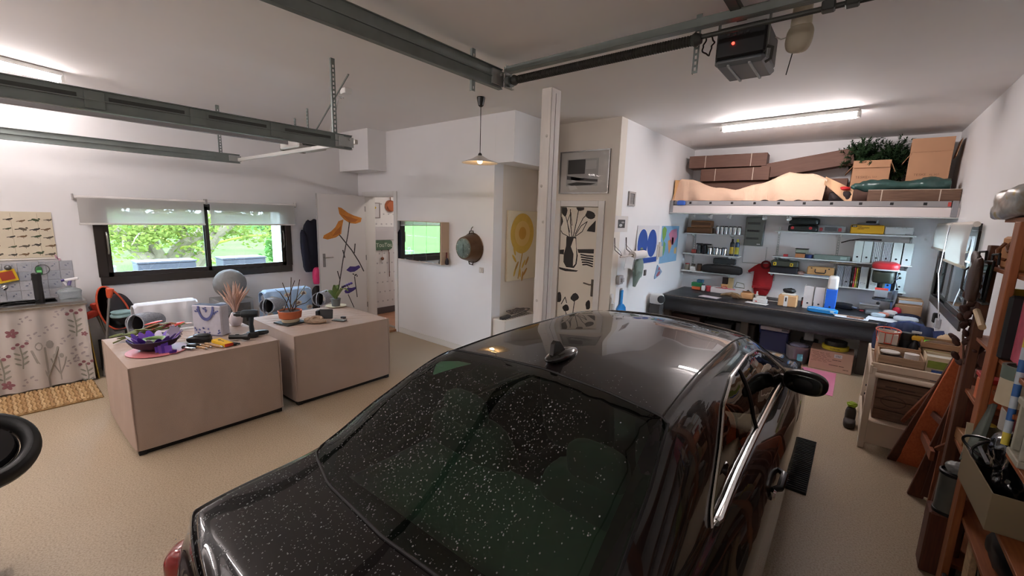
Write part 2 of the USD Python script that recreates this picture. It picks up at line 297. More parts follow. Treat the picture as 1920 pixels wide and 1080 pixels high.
# ------------------------------------------------------------------ the car
def make_car():
    C = thing('car', 'dark wet saloon car with a large sloping rear window parked nose-in', 'car', (-.945, 0, 0))
    ys = [.23, .265, .30, .345, .70, 1.02, 1.36, 1.9, 2.4, 2.85, 3.35, 3.72, 4.2, 4.55, 4.74]
    tb = dict(W=[.46, .63, .74, .785, .785, .80, .81, .81, .81, .805, .80, .79, .77, .70, .58],
              wb=[.20, .34, .56, .69, .70, .705, .70, .685, .68, .68, .69, .70, .70, .62, .5],
              zb=[.93, .95, .965, .98, 1.0, 1.0, .985, .97, .965, .96, .95, .93, .86, .76, .62],
              wu=[.16, .28, .50, .64, .625, .60, .555, .535, .53, .53, .58, .64, .62, .52, .4],
              zu=[.955, .972, .99, 1.012, 1.06, 1.20, 1.33, 1.355, 1.35, 1.30, 1.12, .975, .895, .79, .65],
              zc=[.972, .988, 1.01, 1.035, 1.10, 1.245, 1.37, 1.405, 1.405, 1.36, 1.18, 1.03, .93, .82, .67])
    P = {k: PchipInterpolator(ys, v) for k, v in tb.items()}
    def section(y, n=9):
        W, wb, zb, wu, zu, zc = (float(P[k](y)) for k in ('W', 'wb', 'zb', 'wu', 'zu', 'zc'))
        mid = ((wb + wu) / 2 + .018 * min(1, (zu - zb) / .3), (zb + zu) / 2)
        K = np.array([(W - .14, .20), (W - .03, .30), (W - .004, .52), (W - .012, .74), (W - .045, .86 * min(1, zb / .93)), (wb + .012, zb - .012), (wb - .012, zb + .008), mid, (wu + .008, zu - .02), (wu - .05, zu + .02), (wu * .55, zc - (zc - zu) * .28), (0, zc)])
        s = np.concatenate([[0], np.cumsum(np.linalg.norm(np.diff(K, axis=0), axis=1))]); q = np.concatenate([np.linspace(s[i], s[i + 1], n, endpoint=False) for i in range(len(s) - 1)] + [[s[-1]]])
        return np.stack([PchipInterpolator(s, K[:, 0])(q), PchipInterpolator(s, K[:, 1])(q)], 1)
    Y = np.concatenate([np.linspace(.23, .40, 22, endpoint=False), np.linspace(.40, 4.74, 180)]); S = np.array([section(y) for y in Y]); kb = 6 * 9
    def top_z(x, y):                       # height of the upper skin at (x, y)
        s = section(y); r = s[kb:]; return float(np.interp(abs(x), r[::-1, 0], r[::-1, 1]))
    def side_x(y, z):
        s = section(y); r = s[:kb + 28]; return float(np.interp(z, r[:, 1], r[:, 0]))
    half = np.concatenate([np.stack([S[:, :, 0], np.repeat(Y[:, None], S.shape[1], 1), S[:, :, 1]], -1), np.stack([-S[:, ::-1, 0], np.repeat(Y[:, None], S.shape[1], 1), S[:, ::-1, 1]], -1)[:, 1:]], 1)
    G = grid(half); c = G.triangles_center; n = G.face_normals
    # outlines in plan (rear window, windscreen) and in elevation (side window)
    rear = poly([(-.535, 1.36), (-.3, 1.395), (0, 1.405), (.3, 1.395), (.535, 1.36), (.575, 1.12), (.60, .84), (.595, .76), (.55, .70), (.35, .645), (0, .62), (-.35, .645), (-.55, .70), (-.595, .76), (-.60, .84), (-.575, 1.12)])
    front = poly([(-.52, 2.92), (0, 2.86), (.52, 2.92), (.57, 3.3), (.62, 3.66), (.3, 3.74), (0, 3.76), (-.3, 3.74), (-.62, 3.66), (-.57, 3.3)])
    dlo = poly([(1.42, 1.0), (1.62, .99), (2.2, .985), (3.0, .98), (3.42, .975), (3.40, 1.01), (3.1, 1.17), (2.8, 1.27), (2.5, 1.305), (2.1, 1.30), (1.85, 1.255), (1.6, 1.13), (1.44, 1.02)])
    def inside(p, a, b): return shapely.contains_xy(p, a, b)
    upper = c[:, 2] > np.array(P['zb'](np.clip(c[:, 1], Y[0], 4.74))) + .0
    hole = (inside(rear.buffer(-.04), c[:, 0], c[:, 1]) & (n[:, 2] > .3)) | (inside(front.buffer(-.03), c[:, 0], c[:, 1]) & (n[:, 2] > .2)) | (inside(dlo.buffer(-.012), c[:, 1], c[:, 2]) & (abs(c[:, 0]) > .45) & (abs(n[:, 0]) > .3))
    flat = upper & (n[:, 2] > .35) & (abs(c[:, 0]) < .61)
    kind = np.full(len(c), 'body_shell', dtype=object)
    kind[flat & (c[:, 1] > 1.30) & (c[:, 1] < 2.96)] = 'roof'
    kind[(c[:, 1] < .80) & (c[:, 2] > .95) & (n[:, 2] > .35) & (abs(c[:, 0]) < .63)] = 'boot_lid'
    kind[(c[:, 1] > 3.70) & (c[:, 2] > .6) & (n[:, 2] > .3) & (abs(c[:, 0]) < .63)] = 'bonnet'
    dr = (c[:, 1] > 1.85) & (c[:, 1] < 3.45) & (c[:, 2] > .32) & (c[:, 2] < np.array(P['zb'](np.clip(c[:, 1], Y[0], 4.74))) + .01)
    kind[dr & (c[:, 0] > 0)] = 'door'; kind[dr & (c[:, 0] < 0)] = 'door_other'
    kind[(c[:, 1] < .36) & (c[:, 2] < .66)] = 'rear_bumper'; kind[(c[:, 1] > 4.3) & (c[:, 2] < .6)] = 'front_bumper'
    paint = custom('car_paint', {'p': ('principled_bsdf', {'base_color': (.0075, .0055, .006), 'roughness': .3, 'specular_ior_level': .1, 'coat_weight': .9, 'coat_roughness': .015})}, [], 'p.BSDF')
    for k in ['body_shell', 'roof', 'boot_lid', 'bonnet', 'door', 'door_other', 'rear_bumper', 'front_bumper']:
        sel = (kind == k) & ~hole
        if sel.any():
            sub = G.submesh([np.nonzero(sel)[0]], append=True, repair=False); part(C, k.replace('_other', ''), sub, paint, smooth=True if k != 'body_shell' else 40)
    def panel(outline, f, step, lift=0.003):
        x0, y0, x1, y1 = outline.bounds; rows = []
        pts = [p for p in np.array(np.meshgrid(np.arange(x0, x1, step), np.arange(y0, y1, step))).reshape(2, -1).T]
        pts = np.array(pts); pts = pts[shapely.contains_xy(outline.buffer(-step * .4), pts[:, 0], pts[:, 1])] if len(pts) else np.zeros((0, 2))
        rings = [outline.exterior] + list(outline.interiors); bd = np.vstack([[r.interpolate(d).coords[0] for d in np.arange(0, r.length, step * .6)] for r in rings])
        allp = np.vstack([bd, pts]); from scipy.spatial import Delaunay
        tri = Delaunay(allp).simplices; cc = allp[tri].mean(1); tri = tri[shapely.contains_xy(outline, cc[:, 0], cc[:, 1])]
        V = np.array([f(a, b) for a, b in allp]); m = trimesh.Trimesh(V, tri, process=False); return m
    def on_top(lift): return lambda x, y: (x, y, top_z(x, y) + lift)
    def on_side(s, lift): return lambda y, z: (s * (side_x(y, z) + lift), y, z)
    def up(m):
        if m.face_normals[:, 2].sum() < 0: m.invert()
        return m
    def out(m, s):
        if (m.face_normals[:, 0] * s).sum() < 0: m.invert()
        return m
    glass = pane('tinted_car_glass', (.40, .60, .48), 1.52); black = M((12, 12, 12), .25); chrome = M((205, 203, 200), .16, 1.0)
    rw = part(C, 'rear_window', up(panel(rear, on_top(.004), .05)), glass, 'sloping green-tinted rear window', smooth=True)
    part(rw, 'black_border', up(panel(rear.difference(poly([(-.46, 1.31), (0, 1.345), (.48, 1.31), (.51, 1.26), (.525, 1.05), (.54, .80), (.5, .715), (0, .70), (-.42, .705), (-.52, .78), (-.53, 1.05)])), on_top(.002), .03)), black, smooth=True)
    ring = [on_top(.004)(*rear.exterior.interpolate(d).coords[0]) for d in np.arange(0, rear.exterior.length, .04)]
    part(rw, 'rubber_seal', tube(ring, .005, 6, closed=True), M((4, 4, 4), .6))
    for yy in np.arange(.82, 1.30, .035):
        pass
    fw = part(C, 'windscreen', up(panel(front, on_top(.004), .06)), pane('clear_car_glass', (.75, .82, .77), 1.52), smooth=True)
    part(fw, 'black_border', up(panel(front.difference(front.buffer(-.045)), on_top(.002), .03)), black, smooth=True)
    for s in (1, -1):
        sw = part(C, 'side_window', out(panel(dlo, on_side(s, .002), .05), s), pane('side_car_glass', (.30, .32, .30), 1.6), smooth=True)
        L = lambda d: on_side(s, .006)(*dlo.exterior.interpolate(d).coords[0])
        part(sw, 'chrome_surround', tube([L(d) for d in np.arange(0, dlo.exterior.length, .04)], .007, 6, closed=True), chrome, 'polished chrome window surround')
        lo = [on_side(s, .010)(y, z) for y, z in [(1.46, .995)] + [(yy, float(np.interp(yy, [1.5, 3.4], [.985, .965]))) for yy in np.linspace(1.5, 3.4, 16)]]
        part(sw, 'chrome_sill', [tube(lo, .012, 8), tube([(x + s * .006, y, z - .028) for x, y, z in lo], .009, 6)], chrome, 'wide double chrome strip under the window')
        part(sw, 'pillar', tube([on_side(s, .004)(2.35 + (z - .98) * -.25, z) for z in np.linspace(.98, 1.30, 6)], .009, 6), black)
        mr = part(C, 'door_mirror', mv(lump((.24, .12, .15), seed=3, amp=.0, p=2.6, flat=False), (s * .80, 3.14, .955), (0, 0, s * -8)), black, 'black door mirror on its arm')
        part(mr, 'mirror_glass', mv(lump((.19, .012, .11), seed=3, amp=0, p=3, flat=False), (s * .80, 3.088, .975), (0, 0, s * -8)), M((70, 74, 72), .04, 1.0))
        part(mr, 'mirror_arm', tube([(s * .66, 3.24, .985), (s * .72, 3.20, .985)], [.04, .032], 10), black)
        dh = part(C, 'door_handle', tube([(s * .785, 2.14, .805), (s * .812, 2.17, .81), (s * .814, 2.30, .815), (s * .785, 2.34, .81)], [.012, .016, .016, .012], 8), M((30, 28, 28), .1, .6))
        part(dh, 'keyhole_cap', mv(lathe([(0, .012), (.02, .01), (.026, 0)], 12), (s * .795, 2.11, .80), (0, s * 90, 0)), chrome)
        tl = part(C, 'tail_light', mv(lump((.12, .20, .15), seed=2, amp=.0, p=3, flat=False), (s * .665, .345, .73), (0, 0, s * 34)), M((150, 22, 20), .12, coat_weight=1.0), 'red tail light')
        hl = part(C, 'headlight', mv(lump((.3, .34, .14), seed=5, amp=.0, p=3, flat=False), (s * .56, 4.42, .60), (0, 0, s * 18)), M((150, 152, 156), .1, .4))
        for yy in (.95, 3.85):
            w = part(C, 'wheel', lathe([(.2, -.11), (.29, -.11), (.315, -.09), (.315, .09), (.29, .11), (.2, .11)], 32, (s * .63, yy, .315), (0, 90, 0)), M((20, 20, 20), .8))
            part(w, 'rim', lathe([(0, -.06), (.19, -.08), (.205, -.1), (.205, .1), (.19, .08), (0, .06)], 24, (s * .63, yy, .315), (0, 90, 0)), M((120, 120, 122), .3, .9))
    fin = part(C, 'roof_antenna', mv(ext([(0, 0), (.19, 0), (.17, .014), (.11, .03), (.055, .085), (.03, .092), (.012, .08)], .02), (-.024, 1.47, 1.385), (90, 0, 90)), M((14, 13, 13), .15, coat_weight=1.0), 'shark-fin antenna')
    part(fin, 'antenna_foot', mv(lump((.085, .24, .05), seed=1, amp=0, flat=False), (-.014, 1.56, 1.375)), M((14, 13, 13), .15, coat_weight=1.0))
    for s in (-1, 1):    # roof ditch trims
        part(C, 'roof_trim', tube([(s * (float(P['wu'](y)) - .045), y, top_z(float(P['wu'](y)) - .045, y) + .001) for y in np.linspace(1.34, 2.95, 22)], .004, 5), M((10, 9, 9), .3))
    part(C, 'windscreen_header', tube([(x, 2.87 + .06 * (x / .5) ** 2, top_z(x, 2.87 + .06 * (x / .5) ** 2) + .004) for x in np.linspace(-.5, .5, 14)], .008, 6), M((120, 118, 116), .15, 1.0), 'bright strip along the top of the windscreen')
    # cabin
    for k, yi in ((0, 0), (1, -1)):
        ring = half[yi]; part(C, 'rear_panel' if k == 0 else 'front_grille', trimesh.Trimesh(np.vstack([ring, [[0, Y[yi], .5]]]), [((i, i + 1, len(ring)) if k else (i + 1, i, len(ring))) for i in range(len(ring) - 1)], process=False), paint)
    cloth = M((84, 92, 87), .8)
    part(C, 'cabin_floor', bx(-.6, .6, .75, 3.6, .25, .40, .02), M((10, 10, 10), .9))
    part(C, 'parcel_shelf', bx(-.56, .56, .70, 1.32, .90, .925, .01), M((104, 116, 106), .85))
    part(C, 'dashboard', lump((1.24, .5, .32), (0, 3.4, .68), 4, .03, p=4), M((16, 16, 16), .8))
    for x in (-.33, .33):
        for y, nm in ((1.42, 'rear_seat'), (2.35, 'front_seat')):
            st = part(C, nm, [mv(lump((.50, .16, .62), seed=6, amp=.03, p=4), (x, y, .5), (12, 0, 0)), lump((.50, .5, .2), (x, y + .32, .40), 7, .03, p=4)], cloth)
            part(st, 'headrest', mv(lump((.24, .09, .15), seed=8, amp=.04, p=3.4), (x, y - .13, 1.07), (8, 0, 0)), M((196, 200, 186), .8) if x > 0 and y > 2 else cloth, 'pale cloth-covered headrest' if x > 0 and y > 2 else None)
    sw = part(C, 'steering_wheel', mv(trimesh.creation.torus(.18, .014, 28, 8), (-.33, 3.02, .88), (70, 0, 0)), M((12, 12, 12), .6))
    part(C, 'sticker', up(panel(poly([(-.50, 1.26), (-.40, 1.30), (-.32, 1.31), (-.44, 1.18)]), on_top(-.004), .03)), M((176, 206, 186), .6), 'pale triangular sticker behind the rear window')
    # rain drops on the boot, the window and the rear of the roof
    g = np.random.default_rng(3); V, F = [], []
    a5 = np.arange(5) / 5 * 2 * PI
    for i in range(7000):
        x, y = g.uniform(-.62, .5), g.uniform(.27, 1.55) ; 
        if g.random() > (1.0 if y < 1.25 else .25) * (1.0 if x < .3 else .3): continue
        r = .0010 + .0019 * g.random() ** 2.5
        z = top_z(x, y) + (.004 if inside(rear, x, y) else .0002); dz = (top_z(x, y + .01) - top_z(x, y - .01)) / .02
        b = len(V); nx = 1 + .3 * g.random()
        for q in a5: V.append((x + r * math.cos(q), y + r * nx * math.sin(q), z + dz * r * nx * math.sin(q)))
        for q in a5: V.append((x + .6 * r * math.cos(q + .5), y + .6 * r * nx * math.sin(q + .5), z + dz * .6 * r * math.sin(q) + r * .5))
        V.append((x, y, z + r * .62))
        for j in range(5):
            k = (j + 1) % 5; F += [(b + j, b + k, b + 5 + j), (b + k, b + 5 + k, b + 5 + j), (b + 5 + j, b + 5 + k, b + 10)]
    part(C, 'rain_drops', trimesh.Trimesh(np.array(V), np.array(F), process=False), M((206, 212, 212), .05, transmission_weight=.62, ior=1.33), 'small rain drops beaded on the paint and glass', smooth=True, kind='stuff')
    return C
make_car()
# ------------------------------------------------------------------ door tracks and openers under the ceiling
galv = M((124, 131, 128), .42, .3, var=.12, vs=4); galv_dark = M((74, 76, 73), .5, .4); galv_light = M((168, 170, 168), .4, .4)
def perforated(x, y, z0, z1, way='+y', w=.035, rot=0):
    p = sbox(-w / 2, 0, w / 2, z1 - z0); n = int((z1 - z0 - .02) / .035)
    for k in range(n): p = p.difference(sbox(-w * .2, .015 + k * .035, w * .2, .037 + k * .035))
    m = facing(ext(p, .003), '-y'); m = J(m, cb((.003, .022, z1 - z0), (-w / 2, .011, 0), .0005)); return mv(m, (x, y, z0), (0, 0, rot))
def rail(label, x, z0, z1, y1, side, hang_y, slots=True, group=None):
    """two stacked steel channels running to the door; side: which way their webs look."""
    t = thing('door_track', label, 'door track', (x, y1 / 2, z0), w=True)
    h = z1 - z0
    part(t, 'channel', [bx(x - .004, x + .0, YF, y1, z0, z1, .001), bx(x - .035, x + .012 * side, YF, y1, z1 - .006, z1, .001), bx(x - .035, x + .012 * side, YF, y1, z0, z0 + .006, .001),
                        bx(x - .030, x + .010 * side, YF, y1, z0 + h * .48, z0 + h * .53, .001)], galv)
    if slots:
        for k in range(7):
            y = y1 - .10 - k * .52
            if y < -.6: break
            part(t, 'joint_plate', bx(x + .0, x + .008, y - .07 if k else y - .06, y + .02, z0 + .012, z1 - .010, .001), galv_light if k == 0 else galv)
            part(t, 'slot', bx(x + .0002, x + .003, y - .48, y - .10, z0 + h * .56, z0 + h * .74, .0005), galv_dark)
    part(t, 'end_bracket', bx(x - .03, x + .016, y1 - .13, y1 + .01, z0 + .02, z1 - .02, .002), galv_light)
    part(t, 'bolt', mv(lathe([(0, .012), (.011, .012), (.013, .004), (.013, 0)], 8), (x + .016, y1 - .03, z0 + h * .7), (0, 90, 0)), galv_light)
    for y in hang_y: part(t, 'hanger', perforated(x - .02, y, z0 + .02, ZC, rot=90), galv)
    return t
lt = rail('slotted double steel door track, near one of the left bay', -3.678, 2.548, 2.672, 2.19, 1, [2.045])
part(lt, 'wing_bolt', mv(J(cb((.05, .012, .008)), cyl((0, 0, -.01), (0, 0, .012), .007)), (-3.68, 2.10, 2.98), (0, 20, 30)), galv_light)
lo = rail('plain steel door track near the left wall', -6.58, 2.585, 2.70, 2.27, 1, [2.06], slots=False)
cl = rail('steel double door track over the parked car, on its left', -2.515, 3.055, 3.215, 2.90, 1, [2.58], slots=False)
part(cl, 'hanger_tail', perforated(-2.535, 2.58, 2.975, 3.06, rot=90), galv)
one('track_spreader', 'pale steel crossbar joining the two left bay tracks', 'crossbar', [bx(-6.56, -3.70, 2.235, 2.265, 2.61, 2.65, .004)], M((206, 204, 200), .4, .2))
one('track_spreader', 'steel crossbar over the car running to the right edge', 'crossbar', [bx(-2.50, .80, 2.905, 2.935, 3.185, 3.235, .003), bx(-2.50, .80, 2.935, 2.965, 3.185, 3.19, .001)], galv)
sp = thing('torsion_spring', 'dark torsion spring on its shaft under the crossbar', 'spring', (-1.68, 2.93, 3.06), w=True)
part(sp, 'shaft', tube([(-2.48, 2.93, 3.12), (.80, 2.93, 3.14)], .014, 10), galv_dark)
part(sp, 'spring_coil', tube([(-2.36 + (i % 2) * .0 + i * .0087, 2.93, 3.120 + .0 * i) for i in range(160)], [.033 if i % 2 else .029 for i in range(160)], 12), M((58, 56, 52), .55, .5))
for x in (-2.40, -.95): part(sp, 'spring_cone', tube([(x - .03, 2.93, 3.12), (x, 2.93, 3.12), (x + .035, 2.93, 3.12)], [.026, .043, .028], 12), galv_dark)
part(sp, 'bearing_bracket', [bx(-2.47, -2.465, 2.88, 2.98, 3.06, 3.21, .001), bx(-2.47, -2.44, 2.88, 2.98, 3.06, 3.065, .001)], galv_light)
part(sp, 'cable_drum', tube([(-2.475, 2.93, 3.12), (-2.455, 2.93, 3.12), (-2.43, 2.93, 3.12)], [.05, .044, .05], 16), galv)
part(sp, 'corner_plate', [bx(-2.53, -2.47, 2.955, 2.96, 3.11, 3.25, .001), bx(-2.475, -2.47, 2.90, 2.96, 3.11, 3.25, .001)], galv_light)
for x in (-.28, -.18): part(sp, 'shaft_clamp', bx(x - .03, x + .03, 2.90, 2.96, 3.115, 3.165, .006), galv_dark)
mt = thing('door_opener', 'black and grey garage door motor unit with a red pilot light', 'door opener', (-.72, 3.2, 2.97), w=True)
part(mt, 'casing', bx(-.86, -.58, 3.06, 3.44, 3.02, 3.205, .012), M((22, 24, 26), .4))
part(mt, 'lower_cover', mv(J(cb((.285, .36, .05), ch=.02)), (-.72, 3.25, 2.978)), M((112, 116, 120), .35, .2))
for dx in (-.06, .06): part(mt, 'cover_rib', bx(-.72 + dx - .008, -.72 + dx + .008, 3.068, 3.43, 2.970, 2.984, .003), M((176, 180, 182), .3, .3))
part(mt, 'pilot_light', mv(trimesh.creation.icosphere(2, .009), (-.76, 3.056, 3.10)), E((255, 40, 30), 6))
for k in range(4): part(mt, 'setting_button', bx(-.80 + k * .035, -.78 + k * .035, 3.054, 3.061, 3.145, 3.160, .002), M((50, 52, 54), .4))
part(mt, 'mounting_strap', [bx(-.585, -.578, 3.10, 3.14, 3.0, ZC, .001), bx(-.868, -.861, 3.10, 3.14, 3.0, ZC, .001)][0], galv)
part(mt, 'mounting_strap', bx(-.868, -.861, 3.10, 3.14, 3.0, ZC, .001), galv)
part(mt, 'grab_handle', tube([(-.575, 3.10, 3.06), (-.548, 3.10, 3.05), (-.552, 3.10, 2.985), (-.58, 3.11, 2.975)], .009, 8), M((60, 58, 54), .5))
one('opener_boom', 'dark steel drive rail running from the motor unit to the car bay door', 'rail', [bx(-.76, -.70, YF, 3.08, 3.225, 3.262, .004)], galv_dark)
one('cable_coil', 'small tied coil of black cable beside the motor unit', 'cable', tube([(.03 * math.cos(a) * (1 + .15 * math.sin(7 * a)), .02 * math.sin(3 * a), .055 * math.sin(a) * (1 + .1 * math.cos(5 * a))) for a in np.linspace(0, 9.2 * PI, 150)], .0045, 6), M((14, 14, 14), .5), loc=(-.90, 3.03, 3.11))
one('perforated_strap', 'perforated steel strap hanging beside the coil of cable', 'strap', perforated(-.955, 2.985, 2.94, ZC), galv)
rc = thing('radio_receiver', 'beige plastic radio receiver with a thin aerial near the motor unit', 'receiver', (-.43, 3.2, 3.0), w=True)
part(rc, 'mount', lathe([(0, 3.165), (.05, 3.165), (.055, 3.18), (.05, ZC), (0, ZC)], 18, (-.43, 3.2, 0)), M((196, 186, 164), .45))
part(rc, 'shell', mv(lump((.14, .10, .17), seed=2, amp=.04, p=2.6, flat=False), (-.44, 3.2, 3.02), (0, 6, 0)), M((188, 178, 156), .45))
part(rc, 'aerial', tube([(-.455, 3.2, 3.03), (-.475, 3.2, 2.905)], .003, 6), M((30, 28, 26), .5))
part(rc, 'cable', tube([(-.55, 3.15, 3.12), (-.52, 3.17, 3.105), (-.48, 3.19, 3.12)], .004, 6), M((200, 196, 188), .5))
# the left bay's opener, hung from the ceiling
op = thing('door_opener', 'grey box of the left bay door opener hanging behind the double track', 'door opener', (-5.1, 2.36, 2.6), w=True)
part(op, 'casing', bx(-5.18, -4.74, 2.20, 2.52, 2.66, 2.78, .012), M((196, 194, 190), .4))
part(op, 'end_cap', bx(-5.24, -5.18, 2.22, 2.50, 2.655, 2.785, .01), M((120, 116, 108), .35, .5))
part(op, 'lamp_cover', bx(-4.74, -4.66, 2.24, 2.48, 2.68, 2.76, .01), M((40, 40, 42), .4))
for x in (-5.14, -4.84): part(op, 'hanging_strap', perforated(x, 2.36, 2.78, 3.02 if x < -5 else ZC - .2), galv)
part(op, 'boom', bx(-5.02, -4.97, YF, 2.22, 2.70, 2.735, .004), M((150, 148, 150), .4, .5))
one('diagonal_brace', 'thin diagonal steel brace from the ceiling to the left bay opener', 'brace', [tube([(-4.86, 2.40, 2.78), (-3.97, 2.35, ZC - .005)], .009, 6)], galv)
jb = thing('junction_box', 'small white junction box on the ceiling above the left bay opener', 'junction box', (-4.45, 2.6, 3.22), w=True)
part(jb, 'box', bx(-4.50, -4.40, 2.56, 2.64, ZC - .055, ZC - .001, .004), M((228, 226, 222), .4))
part(jb, 'cable', tube([(-4.50, 2.6, ZC - .03), (-4.56, 2.58, ZC - .07), (-4.6, 2.54, 3.0), (-4.62, 2.5, 2.86), (-4.74, 2.45, 2.78)], .006, 6), M((190, 188, 184), .5))
# ------------------------------------------------------------------ left wall
frame_b = M((46, 38, 32), .38); pane_w = pane('window_pane', (.96, .98, .97), 1.45)
def sliding_window(n, x, s, y0, y1, z0, z1, handles):
    """bronze sliding window on the wall plane x; s: +1 when the room lies on the +x side."""
    p = f'/World/window_{n}'; t = UsdGeom.Xform.Define(stage, p).GetPrim(); t.SetCustomDataByKey('kind', 'structure')
    a, b = (x - .06 * s, x + .02 * s); lo, hi = min(a, b), max(a, b)
    part(p, 'outer_frame', [bx(lo, hi, y0 - .08, y1 + .08, z0 - .10, z0, .004), bx(lo, hi, y0 - .08, y1 + .08, z1, z1 + .07, .004), bx(lo, hi, y0 - .09, y0, z0, z1, .004), bx(lo, hi, y1, y1 + .09, z0, z1, .004)], frame_b)
    m = (y0 + y1) / 2
    for k, (u, v) in enumerate([(y0, m + .03), (m - .03, y1)]):
        c = x - (.005 + .03 * k) * s
        sh = part(p, 'sash', [bx(c - .012, c + .012, u, v, z0, z0 + .055, .002), bx(c - .012, c + .012, u, v, z1 - .05, z1, .002), bx(c - .012, c + .012, u, u + .045, z0, z1, .002), bx(c - .012, c + .012, v - .045, v, z0, z1, .002)], frame_b)
        part(sh, 'pane', bx(c - .003, c + .003, u + .045, v - .045, z0 + .055, z1 - .05, .0005), pane_w)
        hy = (u + .02) if k == 0 else (v - .02)
        part(sh, 'handle', tube([(c + .014 * s, hy, 1.40), (c + .045 * s, hy, 1.44), (c + .045 * s, hy, 1.62), (c + .014 * s, hy, 1.66)], .009, 8), M((150, 146, 138), .3, .7) if handles else frame_b)
sliding_window(1, XL, 1, WL[0], WL[1], WL[2], WL[3], True)
screen_cloth = custom('blind_screen', {'d': ('diffuse_bsdf', {'color': lin((206, 202, 200))}), 't': ('translucent_bsdf', {'color': lin((225, 225, 215))}), 'x': ('transparent_bsdf', {'color': (.9, .9, .88)}), 'm': ('mix_closure', {'fac': .25}), 'm2': ('mix_closure', {'fac': .32})},
                      [('d.BSDF', 'm.closure1'), ('t.BSDF', 'm.closure2'), ('m.closure', 'm2.closure1'), ('x.BSDF', 'm2.closure2')], 'm2.closure')
for k, (a, b, nm) in enumerate([(.68, 1.93, 'left'), (1.96, 3.13, 'right')]):
    bl = thing('roller_blind', f'half-lowered grey roller blind on the {nm} half of the garden window', 'blind', (XL + .06, (a + b) / 2, 1.75), w=True)
    part(bl, 'roller', tube([(XL + .06, a, 2.06), (XL + .06, b, 2.06)], .024, 14), M((222, 218, 214), .6))
    part(bl, 'screen', bx(XL + .082, XL + .084, a + .02, b - .02, 1.765, 2.06, .0003), screen_cloth)
    part(bl, 'bottom_bar', bx(XL + .074, XL + .092, a + .015, b - .015, 1.75, 1.772, .004), M((226, 222, 218), .5))
    part(bl, 'end_bracket', bx(XL + .001, XL + .09, a - .014, a - .002, 2.03, 2.10, .003), M((170, 166, 162), .4)); part(bl, 'end_bracket', bx(XL + .001, XL + .09, b + .002, b + .010, 2.03, 2.10, .003), M((170, 166, 162), .4))
# bird chart over the sink
ch = thing('wall_chart', 'beige printed cloth chart of small birds over the sink', 'wall chart', (XL, .2, 1.37), w=True)
part(ch, 'cloth', wrinkle(bx(XL + .002, XL + .008, -.35, .49, 1.385, 1.885, .001), .0005, 9), M((216, 204, 180), .8, var=.05, vs=5))
part(ch, 'bottom_rod', tube([(XL + .012, -.37, 1.375), (XL + .012, .51, 1.372)], .008, 8), M((230, 224, 214), .5))
g = np.random.default_rng(11)
ink = [M(c, .8) for c in ((96, 88, 74), (74, 84, 60), (120, 96, 70), (64, 60, 54))]
for i in range(9):
    for j in range(5):
        y, z = -.30 + i * .094 + g.uniform(-.012, .012), 1.43 + j * .092 + g.uniform(-.012, .012); w = .020 + .012 * g.random()
        body = blob(0, 0, w, w * .42, 10, g.uniform(-25, 25)).union(blob(w * .9, w * .35, w * .32, n=8)).union(stroke([(-w * .8, 0), (-w * 1.7, -w * .3 * g.random())], w * .3)).union(stroke([(0, -w * .3), (w * .1, -w * .9)], w * .12))
        part(ch, 'bird_print', mv(facing(ext(body, .0006), '+x'), (XL + .0088, y, z)), ink[(i * 3 + j * 2) % 4])
for y in (-.19, .0, .19, .38): part(ch, 'printed_line', bx(XL + .0086, XL + .0090, y - .002, y + .002, 1.40, 1.87, .0001), M((186, 172, 146), .8))
one('clothes_peg', 'small pink peg clipped at the lower corner of the bird chart', 'peg', mv(J(cb((.012, .012, .07), ch=.002), cb((.012, .012, .05), (.0, .012, 0), .002, (25, 0, 0))), (XL + .025, .50, 1.35), (25, 0, 0)), M((196, 150, 170), .5))
tl = thing('tiled_splashback', 'blue grey patterned tile splashback behind the sink', 'splashback', (XL, .1, .93), w=True)
tiles = [M(c, .25, var=.08, vs=40) for c in ((176, 178, 184), (166, 170, 178), (184, 184, 188))]; dots = M((110, 116, 132), .3)
for i in range(9):
    for j in range(4):
        y0, z0 = .60 - (i + 1) * .105, .93 + j * .103
        q = part(tl, 'tile', bx(XL + .002, XL + .010, y0 + .001, y0 + .104, z0 + .001, z0 + .102, .0012), tiles[int(g.integers(3))])
        part(q, 'motif', mv(facing(ext(blob(0, 0, .012, .006, 8, g.uniform(0, 180)).union(blob(.02, .02, .006, n=6)), .0005), '+x'), (XL + .0102, y0 + .05, z0 + .05)), dots)
# sink unit
su = thing('sink_unit', 'steel sink unit with a floral curtain across its front', 'sink unit', (-6.8, 0, 0), w=True)
steel = M((186, 186, 184), .22, 1.0, var=.03, vs=30)
top = sbox(-7.01, -.75, -6.56, .63).difference(sbox(-6.94, -.25, -6.66, .42)); part(su, 'worktop', mv(ext(top, .03), (0, 0, .905)), steel)
part(su, 'front_lip', tube([(-6.565, -.75, .905), (-6.565, .63, .905)], .014, 8), steel)
part(su, 'basin', [bx(-6.95, -6.94, -.26, .43, .76, .925, .001), bx(-6.66, -6.65, -.26, .43, .76, .925, .001), bx(-6.95, -6.65, -.27, -.26, .76, .925, .001), bx(-6.95, -6.65, .43, .44, .76, .925, .001), bx(-6.95, -6.65, -.27, .44, .75, .76, .001)], M((120, 120, 118), .3, 1.0))
part(su, 'tap', [tube([(-6.97, -.02, .93), (-6.97, -.02, 1.05), (-6.93, .0, 1.10), (-6.84, .05, 1.115), (-6.80, .07, 1.09)], .014, 10), mv(trimesh.creation.icosphere(2, .026), (-6.82, .07, 1.11))], M((214, 214, 214), .1, 1.0))
part(su, 'side_panel', bx(-7.0, -6.62, .60, .625, 0, .90, .003), M((208, 206, 204), .5)); part(su, 'back_leg', bx(-7.0, -6.95, -.74, -.70, 0, .9), steel)
